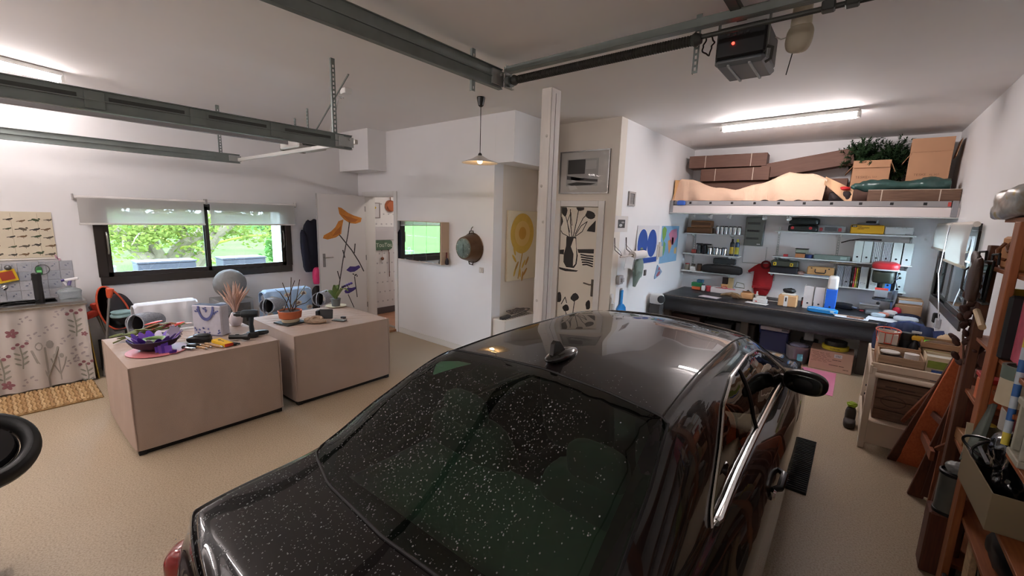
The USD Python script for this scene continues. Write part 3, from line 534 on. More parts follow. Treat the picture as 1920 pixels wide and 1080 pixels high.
yy = np.linspace(-.74, .62, 120); zz = np.linspace(.03, .895, 14)
P = np.array([[(-6.585 + .014 * math.sin(y * 34 + .5 * math.sin(y * 9)) * (1.15 - .4 * (z > .8)) + .012 * (1 - z) * math.sin(y * 11), y, z - .006 * math.sin(y * 30) * (z > .85)) for z in zz] for y in yy])
cur = part(su, 'curtain', solid(grid(P), .002), M((206, 198, 192), .85, var=.03, vs=4), 'pale curtain printed with red and grey flowers')
def cx(y, z): return -6.585 + .014 * math.sin(y * 34 + .5 * math.sin(y * 9)) * (1.15 - .4 * (z > .8)) + .012 * (1 - z) * math.sin(y * 11)
def printed(shape, y, z, mat, nm='flower_print'):
    m = ext(shape, .0006); m = m.subdivide() if len(m.vertices) < 60 else m; v = m.vertices
    m.vertices = np.array([(cx(y + a, z + b) + .0022 + c, y + a, z + b) for a, b, c in v]); part(cur, nm, m, mat)
petal, leaf_g, stem_g, faded = M((146, 98, 104), .85), M((148, 146, 134), .85), M((162, 156, 148), .85), M((168, 158, 158), .85)
def sprig(y, z, s, kind):
    if kind == 0:
        for a in range(5): printed(blob(.03 * s * math.cos(a * 1.26), .03 * s * math.sin(a * 1.26), .026 * s, .018 * s, 8, a * 72), y, z, petal)
    elif kind == 1:
        st = stroke([(0, -.16 * s), (.01, -.05 * s), (0, .1 * s)], .012 * s)
        for sg in (-1, 1):
            for k in range(3): st = st.union(blob(sg * .03 * s, (-.1 + k * .06) * s, .034 * s, .010 * s, 8, sg * 40))
        printed(st, y, z, leaf_g, 'leaf_print')
        for k in range(4): printed(blob((-.05 + .035 * k) * s, (.10 + .03 * (k % 2)) * s, .018 * s, n=8), y, z, petal)
    elif kind == 2:
        st = stroke([(0, -.2 * s), (0, .12 * s)], .012 * s)
        for sg in (-1, 1): st = st.union(stroke([(0, -.12 * s), (sg * .05 * s, .02 * s), (sg * .07 * s, .11 * s)], .014 * s)).union(blob(sg * .03 * s, .14 * s, .022 * s, .035 * s, 8))
        printed(st, y, z, stem_g, 'stem_print')
    else:
        for k in range(6): printed(blob(.05 * s * math.cos(k), .045 * s * math.sin(k * 1.7), .016 * s, .010 * s, 7, k * 50), y, z, faded)
for y, z, s, k in [(.52, .70, 1.0, 1), (.33, .66, .9, 3), (.44, .52, .9, 3), (.20, .60, .9, 3), (.06, .66, .9, 0), (.27, .30, 1.35, 2), (.36, .24, .8, 2), (.10, .42, .9, 1), (.52, .40, 1.1, 3), (.53, .30, 1.0, 3), (.56, .12, .9, 1), (.46, .26, .9, 3), (.13, .13, .9, 3), (-.04, .30, 1.0, 1), (-.02, .12, .9, 0), (.42, .82, .9, 3), (.16, .78, .8, 3), (-.12, .55, 1., 2), (.58, .56, .5, 0)]: sprig(y, z, s, k)
sink_z = .935
bt = thing('black_flask', 'tall black cylindrical flask standing in the sink', 'flask', (-6.80, .30, .76)); part(bt, 'body', mv(lathe([(0, 0), (.036, 0), (.038, .01), (.036, .40), (.038, .405), (.038, .47), (.03, .48), (0, .48)], 18), (0, 0, .001), (0, -4, 0)), M((26, 24, 24), .35)); part(bt, 'collar', mv(lathe([(.0375, .40), (.040, .405), (.040, .42), (.0375, .425)], 18), (-.028, 0, 0), (0, -4, 0)), M((70, 68, 66), .3, .8))
one('black_cable', 'black cable looped over the edge of the sink', 'cable', tube([(-6.80, .30, .955), (-6.72, .26, .95), (-6.68, .2, .952), (-6.72, .12, .95), (-6.70, .06, .945), (-6.62, .02, .945)], .006, 6), M((18, 18, 18), .5))
sb = thing('spray_bottle', 'clear wide spray bottle with a white and purple trigger on the worktop', 'spray bottle', (-6.80, .53, sink_z))
part(sb, 'bottle', lathe([(0, 0), (.088, 0), (.094, .012), (.092, .045), (.100, .085), (.085, .105), (.03, .125), (.018, .14), (.018, .155), (0, .155)], 24, sc=(.75, 1, 1)), M((214, 222, 224), .12, transmission_weight=.75, ior=1.3)); part(sb, 'neck', cyl((0, 0, .15), (0, .015, .20), .016), M((120, 110, 160), .4)); part(sb, 'trigger', [mv(cb((.03, .12, .03), ch=.008), (0, .03, .20), (8, 0, 0)), mv(cb((.012, .02, .07), ch=.004), (0, -.01, .14), (25, 0, 0))], M((236, 234, 236), .4)); part(sb, 'nozzle', cyl((0, -.03, .21), (0, -.055, .207), .014), M((70, 56, 120), .4))
pk = thing('seed_packet', 'yellow packet with a red label hung on a hook above the tap', 'packet', (XL + .03, .11, 1.14), w=True)
part(pk, 'packet', wrinkle(mv(cb((.012, .15, .13), ch=.003), (XL + .035, .11, 1.14), (12, 0, 0)), .002, 30), M((222, 182, 40), .45)); part(pk, 'red_label', mv(cb((.003, .10, .09), ch=.001), (XL + .043, .11, 1.165), (12, 0, 0)), M((172, 70, 44), .5)); part(pk, 'hook', [tube([(XL + .01, .12, 1.31), (XL + .04, .12, 1.31), (XL + .04, .12, 1.28)], .006, 6), mv(trimesh.creation.icosphere(1, .028), (XL + .04, .115, 1.295))], M((120, 122, 122), .3, .8))
wh = thing('key_ring', 'green tag on a wire ring hung on the tiles', 'key ring', (XL + .02, .345, 1.2), w=True)
part(wh, 'ring', mv(trimesh.creation.torus(.055, .003, 24, 6), (XL + .018, .36, 1.255), (0, 90, 0)), M((140, 140, 140), .3, .8)); part(wh, 'tag', mv(lump((.015, .05, .10), seed=3, amp=.05, p=3, flat=False), (XL + .025, .335, 1.19)), M((52, 110, 60), .5)); part(wh, 'tag_label', bx(XL + .031, XL + .034, .317, .353, 1.225, 1.25, .001), M((130, 220, 140), .5)); part(wh, 'hook', tube([(XL + .01, .34, 1.345), (XL + .035, .34, 1.34), (XL + .035, .34, 1.31)], .005, 6), M((200, 200, 200), .3, .8))
# coir mat
mt = thing('doormat', 'long woven straw mat on the floor before the sink', 'mat', (-6.25, .1, 0), w=True)
part(mt, 'backing', bx(-6.56, -5.91, -.80, .60, .001, .014, .004), M((150, 118, 78), .95))
straw = [M(c, .9, var=.16, vs=38) for c in ((186, 152, 106), (172, 136, 92), (196, 164, 120))]
for i in range(46):
    y = -.785 + i * .0303
    part(mt, 'straw_row', wrinkle(tube([(x, y + .006 * math.sin(x * 40 + i * 1.7), .016 + .003 * math.sin(x * 95 + i * PI)) for x in np.linspace(-6.555, -5.915, 40)], .0145, 6), .004, 60, i), straw[i % 3])
# tools beside the sink
tb = open_box(.30, .22, .38, .012); one('tool_tub', 'dark plastic tub on the floor between the sink and the near table', 'tub', tb, M((38, 34, 32), .5), loc=(-6.80, .83, 0.0))
one('yellow_board', 'yellow board leaning on the sink unit side', 'board', mv(cb((.20, .012, .72), ch=.002), (-6.72, .655, .0), (3, 0, 0)), M((214, 182, 92), .6))
for k, (x, y, lean, c, lab) in enumerate([(-6.66, .70, -8, (214, 84, 44), 'orange-handled stick standing by the yellow board'), (-6.86, .86, 10, (206, 62, 38), 'orange strimmer handle standing in the dark tub'), (-6.90, .90, 14, (120, 112, 112), 'grey tube standing in the dark tub')]):
    s = thing('garden_tool', lab, 'garden tool', (x, y, .0 if k == 0 else .02)); L = (.95, .74, .72)[k]
    part(s, 'shaft', mv(cyl((0, 0, 0), (0, 0, L), .012), (0, 0, 0), (lean, 0, 0)), M((150, 146, 142), .35, .5))
    part(s, 'handle', mv(lathe([(0, L - .02), (.02, L - .02), (.028, L + .01), (.038, L + .085), (.030, L + .095), (0, L + .095)], 14), (0, 0, 0), (lean, 0, 0)), M(c, .45))
    if k == 1: part(s, 'grip', mv(lump((.07, .16, .08), seed=5, amp=.06, p=3), (-.0, -.16, .66), (20, 0, 0)), M(c, .45))
hv = thing('garden_vacuum_hood', 'black shell-shaped garden vacuum hood rimmed in orange, leaning on the wall', 'garden hood', (XL + .17, .93, .50))
th = np.linspace(0, 2 * PI, 40, endpoint=False); rims = []
def oval(a, sc, d): return (d, .125 * sc * math.sin(a) * (1 - .18 * math.cos(a)), .27 + .27 * sc * math.cos(a))
P = np.array([[oval(a, s, d) for a in th] for s, d in [(1.0, .10), (.97, .04), (.85, -.03), (.6, -.08), (.3, -.10), (.02, -.105)]])
part(hv, 'shell', solid(mv(grid(np.concatenate([P, P[:, :1]], 1)), (0, 0, 0), (14, -8, 0)), .008), M((18, 17, 18), .6)); part(hv, 'orange_rim', mv(tube([oval(a, 1.0, .10) for a in th], .010, 8, closed=True), (0, 0, 0), (14, -8, 0)), M((214, 86, 52), .5))
part(hv, 'outer_fin', mv(lump((.05, .22, .42), seed=4, amp=.04, p=2.4, flat=False), (.02, .10, .04), (20, 0, 0)), M((52, 48, 52), .5))
one('blue_cushion', 'pale blue folded pad lying in the orange-rimmed hood', 'pad', J(lump((.15, .20, .05), seed=8, amp=.05, p=3.5), lump((.15, .19, .04), (.01, .0, .045), 9, .05, p=3.5)), M((170, 206, 208), .7), loc=(XL + .26, .93, .66), rz=8)
one('tool_stand', 'grey stand under the orange-rimmed hood', 'stand', [cb((.24, .22, .02)), cb((.05, .05, .50), (-.06, .03, .0)), cb((.24, .22, .02), (0, 0, .50))], M((60, 58, 58), .6), loc=(XL + .17, .96, 0))
# stone sphere on its plinth
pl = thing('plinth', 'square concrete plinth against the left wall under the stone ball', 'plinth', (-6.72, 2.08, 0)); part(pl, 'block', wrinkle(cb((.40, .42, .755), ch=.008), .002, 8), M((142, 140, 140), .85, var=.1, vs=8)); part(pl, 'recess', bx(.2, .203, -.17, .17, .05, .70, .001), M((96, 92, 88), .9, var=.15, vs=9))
one('stone_ball', 'grey stone ball on the concrete plinth', 'ball', wrinkle(trimesh.creation.icosphere(4, .20), .002, 18), M((132, 130, 128), .85, var=.08, vs=14, bump=.2, bs=60), loc=(-6.72, 2.08, .953))
# armchairs
def armchair(name, label, y0, y1, cloth_mat, arm_mat, legs, cloth_label, deco=None):
    t = thing(name, label, 'armchair', (-6.2, (y0 + y1) / 2, 0), w=True); xb = -6.12; c = (y0 + y1) / 2
    part(t, 'seat', bx(-6.30, -5.52, y0, y1, .30, .40, .03), M((70, 64, 60), .8)); part(t, 'back', mv(cb((.10, y1 - y0, .48), ch=.04), (-6.18, c, .38), (0, -6, 0)), arm_mat)
    for yy in (y0 - .06, y1 + .06):
        ar = [(-5.92 - .22 * u, yy + .24 * u, .735 - .02 * u) for u in np.linspace(0, 1, 9)]
        a = part(t, 'arm', solid(tube(ar, .10, 22, caps=False), .012), arm_mat); part(a, 'front_rim', mv(trimesh.creation.torus(.098, .006, 26, 8), (-5.92, yy, .735), (0, 90, 44)), M((170, 174, 184), .9)); part(a, 'arm_lining', mv(lathe([(0, 0), (.094, 0), (.094, .01), (0, .01)], 20), (-5.96, yy + .04, .735), (0, 90, 44)), M((30, 26, 28), .9))
        part(t, 'leg', cyl((-5.86, yy, 0), (-5.86, yy, .62), .018), legs); part(t, 'leg', cyl((-6.26, yy, 0), (-6.26, yy, .62), .018), legs)
    u = np.linspace(-.5, .5, 34); s = np.concatenate([[(-5.98, .42 + .0)], [(-6.055, .5 + .32 * k) for k in np.linspace(0, 1, 8)], [(-6.08, .885), (-6.13, .905), (-6.19, .90), (-6.235, .87)], [(-6.245, .84 - .30 * k) for k in np.linspace(0, 1, 6)]])
    P = np.array([[(x + .012 * math.sin(a * 23 + z * 9) * (z < .86), c + a * (y1 - y0 + .06), z - .02 * (abs(a) > .45)) for x, z in s] for a in u]); cc = solid(grid(P), -.008); cc.fix_normals()
    k = part(t, 'cover', cc, cloth_mat, cloth_label)
    if deco: deco(k, P, u, s)
    return t
rattan = M((150, 152, 160), .95, var=.3, vs=70); 
armchair('armchair', 'armchair with a plain white cloth over its back behind the near table', .97, 1.50, M((226, 226, 230), .8, bump=.15, bs=14), rattan, galv_light, 'plain white cloth over the back')
fl = [M((186, 150, 140), .8), M((122, 96, 88), .8), M((214, 206, 190), .8)]
def flowers(k, P, u, s):
    for a, z in [(-.36, .80), (-.05, .83), (.3, .83), (-.18, .66), (.18, .70), (.42, .62), (-.42, .58), (.02, .56)]:
        y = P[0, 0, 1] + (a + .5) * (P[-1, 0, 1] - P[0, 0, 1]); x = float(np.interp(z, [.42, .5, .82, .885], [-5.98, -6.055, -6.055, -6.08]))
        part(k, 'printed_flower', mv(facing(ext(blob(0, 0, .045, .034, 12, wob=.15, seed=int(z * 100)), .001), '+x'), (x + .021, y, z)), fl[2]); part(k, 'printed_flower', mv(facing(ext(blob(0, .0, .028, .018, 9, wob=.3, seed=3).union(blob(-.02, -.008, .010, n=6)), .001), '+x'), (x + .0225, y, z)), fl[int(a * 10) % 2])
armchair('armchair', 'armchair with a pale blue flowered cloth over its back behind the far table', 2.29, 2.87, M((168, 196, 226), .8, bump=.15, bs=14), rattan, galv_light, 'pale blue cloth printed with round flowers', flowers)
# clothes on the wall behind the door leaf
ct = thing('coat', 'dark navy coat hanging on the wall behind the open flowered door', 'coat', (-6.92, 3.36, 1.0)); part(ct, 'body', wrinkle(lump((.14, .34, .86), (0, 0, 0), 4, .12, p=3), .01, 9), M((22, 24, 40), .85)); part(ct, 'sleeve', mv(lump((.10, .11, .66), seed=6, amp=.1, p=2.6), (.05, -.12, .03), (5, 0, 0)), M((24, 26, 44), .85))
one('pink_bag', 'bright pink bag hanging behind the open flowered door', 'bag', wrinkle(lump((.12, .16, .28), seed=9, amp=.14, p=3), .008, 14), M((226, 60, 120), .5), loc=(-6.84, 3.385, .80))
one('black_bag', 'black bag hanging below the pink bag', 'bag', wrinkle(lump((.14, .20, .42), seed=12, amp=.12, p=3), .008, 12), M((16, 15, 17), .6), loc=(-6.88, 3.40, .34))
# ------------------------------------------------------------------ the two covered tables
cover_mat = M((178, 157, 143), .85, var=.03, vs=3, bump=.18, bs=240)
def covered_table(label, x0, x1, y0, y1, zt, seed):
    t = thing('covered_table', label, 'table', ((x0 + x1) / 2, (y0 + y1) / 2, 0), w=True); N = 56
    def sheet(n, m, f): return grid(np.array([[f(i / (n - 1), j / (m - 1)) for j in range(m)] for i in range(n)]))
    def w(p, a, fx, fy, fz): 
        q = np.array([[p[0] * fx, p[1] * fy, p[2] * fz]]) + seed * 3.1 + 40; return float((meshkit.fbm(q, 3, seed) - .5)[0] * 2 * a)
    ms = []
    def top(u, v):
        x, y = x0 + u * (x1 - x0), y0 + v * (y1 - y0); e = min(u, 1 - u, v, 1 - v)
        k = .006 * (math.sin((x - y * .45) * 26 + 3 * w((x, y, 0), 1, 2, 2, 1)) ** 6) * min(1, e * 9) * (.35 + (u < .8)); return (x, y, zt + k - (.004 if e == 0 else 0))
    ms.append(sheet(N, N, top))
    def face(fx):
        def f(u, v):
            x, y, nx, ny = fx(u); z = .045 + v * (zt - .049); b = math.sin(PI * u) ** .5 * math.sin(PI * min(1, v + .0)) ** .5
            d = (.010 * math.sin(u * 17 + seed) * (1 - v) + w((x, y, z), .018, 5, 5, 2.2)) * (b if 0 < u < 1 else 0) * (1 if v < 1 else 0) + .02 * (1 - v) * math.sin(PI * u) ** .3 * (1 if 0 < u < 1 else 0)
            return (x + nx * d, y + ny * d, z)
        return f
    ms += [sheet(N, 20, face(lambda u: (x0 + u * (x1 - x0), y0, 0, -1))), sheet(N, 20, face(lambda u: (x1, y0 + u * (y1 - y0), 1, 0))), sheet(N, 20, face(lambda u: (x1 - u * (x1 - x0), y1, 0, 1))), sheet(N, 20, face(lambda u: (x0, y1 - u * (y1 - y0), -1, 0)))]
    m = J(ms); m.merge_vertices(digits_vertex=4); part(t, 'cover', m, cover_mat, smooth=50)
    for a, b in ((x0, y0), (x1, y0), (x1, y1), (x0, y1)):
        sx, sy = (1 if a == x0 else -1), (1 if b == y0 else -1)
        part(t, 'corner_seam', tube([(a - sx * .001, b - sy * .001, .05), (a - sx * .004, b - sy * .004, .4), (a - sx * .001, b - sy * .001, zt - .005)], .005, 6), cover_mat)
        part(t, 'leg', bx(a + sx * .03 - .025, a + sx * .03 + .025, b + sy * .03 - .025, b + sy * .03 + .025, 0, zt - .03), M((26, 24, 24), .6))
    part(t, 'base_frame', [bx(x0 + .015, x1 - .015, y0 + .012, y0 + .03, .002, .05), bx(x0 + .015, x1 - .015, y1 - .03, y1 - .012, .002, .05), bx(x0 + .012, x0 + .03, y0 + .03, y1 - .03, .002, .05), bx(x1 - .03, x1 - .012, y0 + .03, y1 - .03, .002, .05)], M((26, 24, 24), .6))
covered_table('table under a fitted beige cloth cover, nearer one with the purple craft bowl', -5.38, -4.265, .585, 1.695, .745, 1)
covered_table('table under a fitted beige cloth cover, farther one with the plant pot', -5.36, -4.27, 1.845, 2.955, .745, 2)
Z = .752
one('round_mat', 'pink round place mat near the corner of the near table', 'place mat', disc_stack(.215, .005, 40), M((206, 120, 122), .6), loc=(-4.62, .84, Z))
# purple craft bowl
pb = thing('craft_bowl', 'purple paper craft bowl with a green ring on the pink mat', 'craft bowl', (-4.66, .83, Z + .005))
v1, v2, v3, grn = M((92, 52, 168), .5), M((132, 88, 196), .5), M((206, 196, 216), .6), M((112, 138, 78), .7)
part(pb, 'bowl', solid(lathe([(.03, .002), (.09, .008), (.15, .045), (.185, .10)], 26, sc=(1, 1, 1)), .004), M((54, 44, 66), .6)); 
g = np.random.default_rng(5)
for k in range(16):
    a = k / 16 * 2 * PI; pt = ext(poly([(0, -.022), (.06, -.034), (.11, -.014), (.12, .0), (.11, .016), (.06, .034), (0, .022)]), .003)
    part(pb, 'petal', mv(pt, (.10 * math.cos(a), .10 * math.sin(a), .035 + .01 * (k % 3)), (0, -38 - 16 * g.random(), math.degrees(a))), (v1, v2, v1, v3)[k % 4])
part(pb, 'green_ring', wrinkle(mv(trimesh.creation.torus(.075, .024, 30, 10), (0, 0, .075)), .006, 40), grn)
for k in range(5): part(pb, 'ribbon', solid(grid(np.array([[(.12 + .05 * u + .02 * k, .02 * k - .03 + .05 * v, .05 + .06 * math.sin(u * 3 + k) * (1 - u * .4) - .045 * u) for v in (0, 1)] for u in np.linspace(0, 1, 12)])), .002), (v1, v2)[k % 2])
part(pb, 'rosette', [mv(ext(blob(0, 0, .055, n=24, wob=.3, seed=k), .003), (-.05 + .012 * k, .15, .085 + .010 * k), (38 + 8 * k, 14 * k - 20, 25 * k)) for k in range(5)], v3, 'white and purple ruffled rosette')
# red and green craft piece
rb = thing('craft_bouquet', 'red and green paper craft bouquet lying behind the purple bowl', 'craft bouquet', (-5.17, .90, Z))
g = np.random.default_rng(8)
cols = [M((190, 36, 40), .5), M((158, 28, 44), .5), M((216, 64, 52), .5), M((96, 104, 52), .7), M((122, 128, 70), .7), M((224, 190, 180), .6), M((142, 86, 50), .7)]
for k in range(24):
    u = k / 23; x0, y0 = .06 - .16 * u + g.normal(0, .02), -.20 + .46 * u + g.normal(0, .03); c = cols[3 + k % 2] if u < .35 else cols[(k * 5) % 7]
    part(rb, 'paper_leaf', mv(lump((.12 + .05 * g.random(), .05, .016), seed=k, amp=.2, flat=False, sub=2), (x0, y0, .03 + .085 * g.random() * (1 - abs(u - .6))), (g.uniform(-25, 25), g.uniform(-30, 10), g.uniform(20, 90))), c)
part(rb, 'stem', tube([(.08, -.28, .01), (.05, -.14, .05), (-.02, .08, .05), (-.1, .26, .03)], .006, 6), cols[3])
# shopping bag
bg = thing('shopping_bag', 'blue and white patterned shopping bag standing on the near table', 'bag', (-4.87, 1.32, Z), 35)
fab = M((196, 194, 204), .6, var=.05, vs=20); blue = M((92, 98, 150), .6)
part(bg, 'body', wrinkle(mv(J(cb((.30, .11, .30), ch=.01))), .003, 12), fab)
for s in (-1, 1):
    g = np.random.default_rng(4)
    part(bg, 'trim', [bx(-.151, .151, s * .0575 - .002, s * .0575 + .002, .0, .004, .001), bx(-.151, -.145, s * .0575 - .002, s * .0575 + .002, .004, .30, .001), bx(.145, .151, s * .0575 - .002, s * .0575 + .002, .004, .30, .001), bx(-.144, .144, s * .0575 - .002, s * .0575 + .002, .296, .30, .001)][0 if s < 0 else 0], blue)
    for k in range(26):
        x, z = g.uniform(-.135, .135), (g.uniform(.015, .075) if k % 2 else g.uniform(.21, .285))
        part(bg, 'flower_print', mv(facing(ext(blob(0, 0, .012, .008, 7, g.uniform(0, 180), .3, k), .0008), '-y' if s < 0 else '+y'), (x, s * .059, z)), blue)
    part(bg, 'handle', solid(grid(np.array([[(.075 * math.cos(a) * (1 + .25 * w), s * (.061 + .004 * math.sin(a)), .295 - .13 * math.sin(a) * (1 + .22 * w)) for w in (-.5, .5)] for a in np.linspace(0, PI, 20)])), .003), blue)
part(bg, 'opening', bx(-.14, .14, -.045, .045, .297, .3005, .0005), M((60, 60, 84), .8))
# dried grass in a pale vase, on the far side of the bag
vs = thing('dried_grass_vase', 'pale vase of dried pink grass between the bag and the drill', 'vase', (-5.08, 1.60, Z)); part(vs, 'vase', lathe([(0, 0), (.04, 0), (.06, .03), (.065, .07), (.045, .12), (.035, .14), (.03, .14), (.03, .02), (0, .02)], 20), M((206, 192, 188), .5))
g = np.random.default_rng(2); gr = [M((206, 168, 150), .8), M((190, 150, 128), .8), M((216, 186, 170), .8)]
for k in range(46):
    a, r = g.uniform(0, 2 * PI), g.uniform(.02, .13); h = g.uniform(.26, .42) - r * .7; x, y = r * math.cos(a), r * math.sin(a)
    part(vs, 'grass_stem', tube([(0, 0, .1), (x * .4, y * .4, .1 + h * .5), (x, y, .1 + h * .85), (x * 1.25, y * 1.25, .1 + h)], [.003, .005, .008, .002], 5), gr[k % 3])
# tools in a row
blk, stl, wd = M((22, 22, 23), .45), M((180, 180, 178), .25, .9), wood((186, 148, 104), (160, 120, 80), axis=2)
def on_table(name, label, cat, meshes, loc, rz, tilt=None):
    t = thing(name, label, cat, loc, rz)
    for n, m, c in meshes: part(t, n, m, c)
lie = lambda prof, L=0: mv(lathe(prof, 12), (0, 0, 0), (0, 90, 0))
on_table('caliper', 'small steel clamp at the left end of the row of tools', 'clamp', [('jaw', cb((.09, .02, .02)), stl), ('screw', mv(cyl((0, 0, 0), (.06, 0, 0), .006), (.0, .02, .012)), stl), ('knob', mv(trimesh.creation.icosphere(1, .016), (-.05, 0, .017)), blk)], (-4.46, 1.02, Z), 25)
on_table('black_tool_bag', 'black soft pouch at the back of the row of tools', 'pouch', [('pouch', lump((.20, .10, .06), seed=3, amp=.12, p=3), blk), ('flap', mv(lump((.14, .07, .03), seed=5, amp=.12, p=3), (.02, 0, .045)), M((34, 34, 36), .5))], (-4.66, 1.16, Z), 60)
on_table('black_clip', 'black spring clip in front of the black pouch', 'clip', [('body', lump((.11, .05, .035), seed=7, amp=.1, p=3), blk), ('arm', mv(cb((.08, .015, .02)), (.03, .03, 0)), stl)], (-4.51, 1.07, Z), 40)
for k, (x, y, L, r, lab) in enumerate([(-4.425, 1.105, .12, .011, 'leftmost of three wooden-handled chisels in the row of tools'), (-4.44, 1.145, .11, .011, 'middle one of three wooden-handled chisels in the row of tools'), (-4.42, 1.195, .20, .013, 'longest of three wooden-handled chisels, next to the yellow box')]):
    on_table('chisel', lab, 'chisel', [('handle', mv(lie([(0, -L / 2), (r * .7, -L / 2), (r, -L / 4), (r * .85, L / 4), (r, L / 2 - .005), (0, L / 2)]), (0, 0, r)), wd), ('ferrule', mv(lie([(0, -L / 2 - .02), (r * .6, -L / 2 - .02), (r * .75, -L / 2), (0, -L / 2)]), (0, 0, r)), stl)], (x, y, Z), 200)
yb = thing('yellow_box', 'flat yellow cardboard box with a red end among the tools', 'box', (-4.44, 1.275, Z), 8); part(yb, 'box', cb((.24, .075, .03), ch=.002), M((232, 184, 34), .5)); part(yb, 'red_end', bx(.119, .1215, -.036, .036, .001, .029, .0005), M((196, 60, 36), .5)); part(yb, 'print', mv(ext(blob(-.05, 0, .02, .012, n=12).union(sbox(-.02, -.004, .03, .004)), .0006), (0, 0, .0302)), blk)
on_table('torch', 'black torch lying behind the yellow box, beside the drill', 'torch', [('body', mv(lie([(0, -.08), (.022, -.08), (.022, .03), (.032, .06), (.032, .09), (0, .09)]), (0, 0, .032)), blk), ('switch', cb((.03, .012, .008), (-.01, 0, .052)), M((60, 60, 62), .4))], (-4.47, 1.42, Z), 50)
on_table('black_pliers', 'small black pliers lying between the yellow box and the torch', 'pliers', [('grip', [mv(cb((.09, .014, .014)), (0, .012, 0), (0, 0, 8)), mv(cb((.09, .014, .014)), (0, -.012, 0), (0, 0, -8))], blk), ('jaw', cb((.05, .02, .012), (-.06, 0, 0)), stl)], (-4.36, 1.345, Z), 20)
dr = thing('cordless_drill', 'dark cordless drill standing upright on its battery', 'drill', (-4.50, 1.55, Z), -118)
dk = M((36, 44, 50), .45); part(dr, 'battery', mv(lump((.105, .075, .055), seed=1, amp=.03, p=4)), M((28, 30, 32), .5)); part(dr, 'handle', tube([(.0, 0, .05), (.005, 0, .13), (.0, 0, .205)], [.022, .020, .024], 14), dk); part(dr, 'motor_housing', mv(lathe([(0, -.08), (.03, -.078), (.038, -.05), (.038, .04), (.032, .06), (.02, .065), (0, .065)], 18), (.02, 0, .235), (0, 90, 0)), dk)
part(dr, 'chuck', mv(lathe([(0, .06), (.024, .06), (.024, .10), (.014, .125), (0, .125)], 16), (.02, 0, .235), (0, 90, 0)), M((60, 64, 66), .3, .6)); part(dr, 'trigger', mv(cb((.02, .02, .035)), (.028, 0, .165)), blk); part(dr, 'side_label', [bx(.0, .06, -.041, -.036, .23, .245, .002)], M((206, 210, 212), .4))
on_table('glasses_case', 'dark glasses case lying right of the drill', 'case', [('case', lump((.15, .06, .04), seed=3, amp=.04, p=3), M((30, 36, 36), .4)), ('lid_line', bx(-.06, .06, -.0305, -.029, .018, .021, .0005), M((96, 100, 98), .4))], (-4.55, 1.64, Z), 75)
# things on the far table
on_table('slate_tile', 'square dark slate tile under the terracotta pot', 'tile', [('slab', cb((.24, .24, .014)), M((52, 54, 52), .7, var=.1, vs=12))], (-4.80, 2.045, Z), 12)
pp = thing('plant_pot', 'terracotta pot with bare stakes on the slate tile', 'plant pot', (-4.80, 2.045, Z + .014))
part(pp, 'pot', lathe([(0, .0), (.078, 0), (.086, .008), (.090, .042), (.112, .050), (.119, .108), (.124, .128), (.117, .130), (.11, .112), (0, .108)], 30), M((186, 98, 58), .7, var=.06, vs=9)); part(pp, 'glazed_foot', lathe([(.080, -.001), (.088, .006), (.093, .040), (.086, .040)], 30), M((206, 190, 160), .5)); part(pp, 'soil', disc_stack(.112, .02, 22, (0, 0, .098)), M((62, 40, 30), .95))
stk = M((74, 58, 46), .8)
for k, (p, q) in enumerate([((-.05, -.05, .1), (.02, .06, .46)), ((.03, .03, .1), (-.03, -.05, .44)), ((-.02, .06, .1), (.05, .10, .47)), ((.05, -.02, .1), (.03, .02, .50)), ((-.06, .0, .1), (.07, .15, .40))]): part(pp, 'stake', cyl(p, q, .0055, .004, 6), stk if k != 4 else M((120, 130, 120), .7))
for k, pts in enumerate([[(0, .01, .1), (.02, .05, .22), (.05, .13, .30), (.03, .16, .38)], [(0, 0, .1), (-.03, -.03, .24), (-.06, -.07, .33), (-.10, -.10, .36)], [(.01, .02, .12), (.05, .06, .18), (.05, .16, .20), (.08, .20, .25)]]): part(pp, 'dry_twig', tube(pts, [.006, .005, .004, .002], 6), stk)
on_table('desk_stand', 'black tilted stand or small screen on the far table', 'stand', [('screen', mv(cb((.15, .02, .11), ch=.006), (0, 0, .004), (-14, 0, 0)), blk), ('foot', mv(cb((.03, .08, .10), ch=.004), (-.09, .01, 0)), M((40, 40, 42), .5))], (-4.70, 2.40, Z), 48)
one('cloth_bundle', 'crumpled beige cloth bundle in front of the black stand', 'cloth', J([lump((.22, .13, .05), (0, 0, 0), 3, .2), mv(trimesh.creation.torus(.055, .022, 22, 8), (.0, .0, .04), (12, 8, 0)), lump((.09, .07, .07), (-.09, -.01, 0), 5, .2)]), M((168, 144, 122), .9, bump=.3, bs=60), loc=(-4.60, 2.24, Z), rz=40)
on_table('phone', 'dark smartphone lying at the edge of the far table', 'phone', [('body', cb((.075, .15, .009), ch=.002), M((40, 42, 46), .3)), ('screen', bx(-.034, .034, -.070, .070, .009, .0096, .0002), M((150, 156, 158), .08))], (-4.53, 2.47, Z), -60)
on_table('small_box', 'small dark box behind the phone', 'box', [('box', cb((.05, .035, .02)), M((58, 56, 56), .5))], (-4.60, 2.56, Z), 20)
on_table('saucer', 'pale saucer under the orchid pot', 'saucer', [('dish', lathe([(0, 0), (.07, 0), (.125, .012), (.128, .018), (.07, .008), (0, .008)], 28), M((214, 200, 170), .5))], (-5.24, 2.82, Z), 0)
oc = thing('orchid', 'small orchid with thick green leaves in a grey pot', 'orchid', (-5.24, 2.82, Z + .012)); part(oc, 'pot', lathe([(0, 0), (.05, 0), (.062, .09), (.066, .095), (.060, .10), (0, .09)], 20), M((96, 100, 98), .6))
g = np.random.default_rng(1)
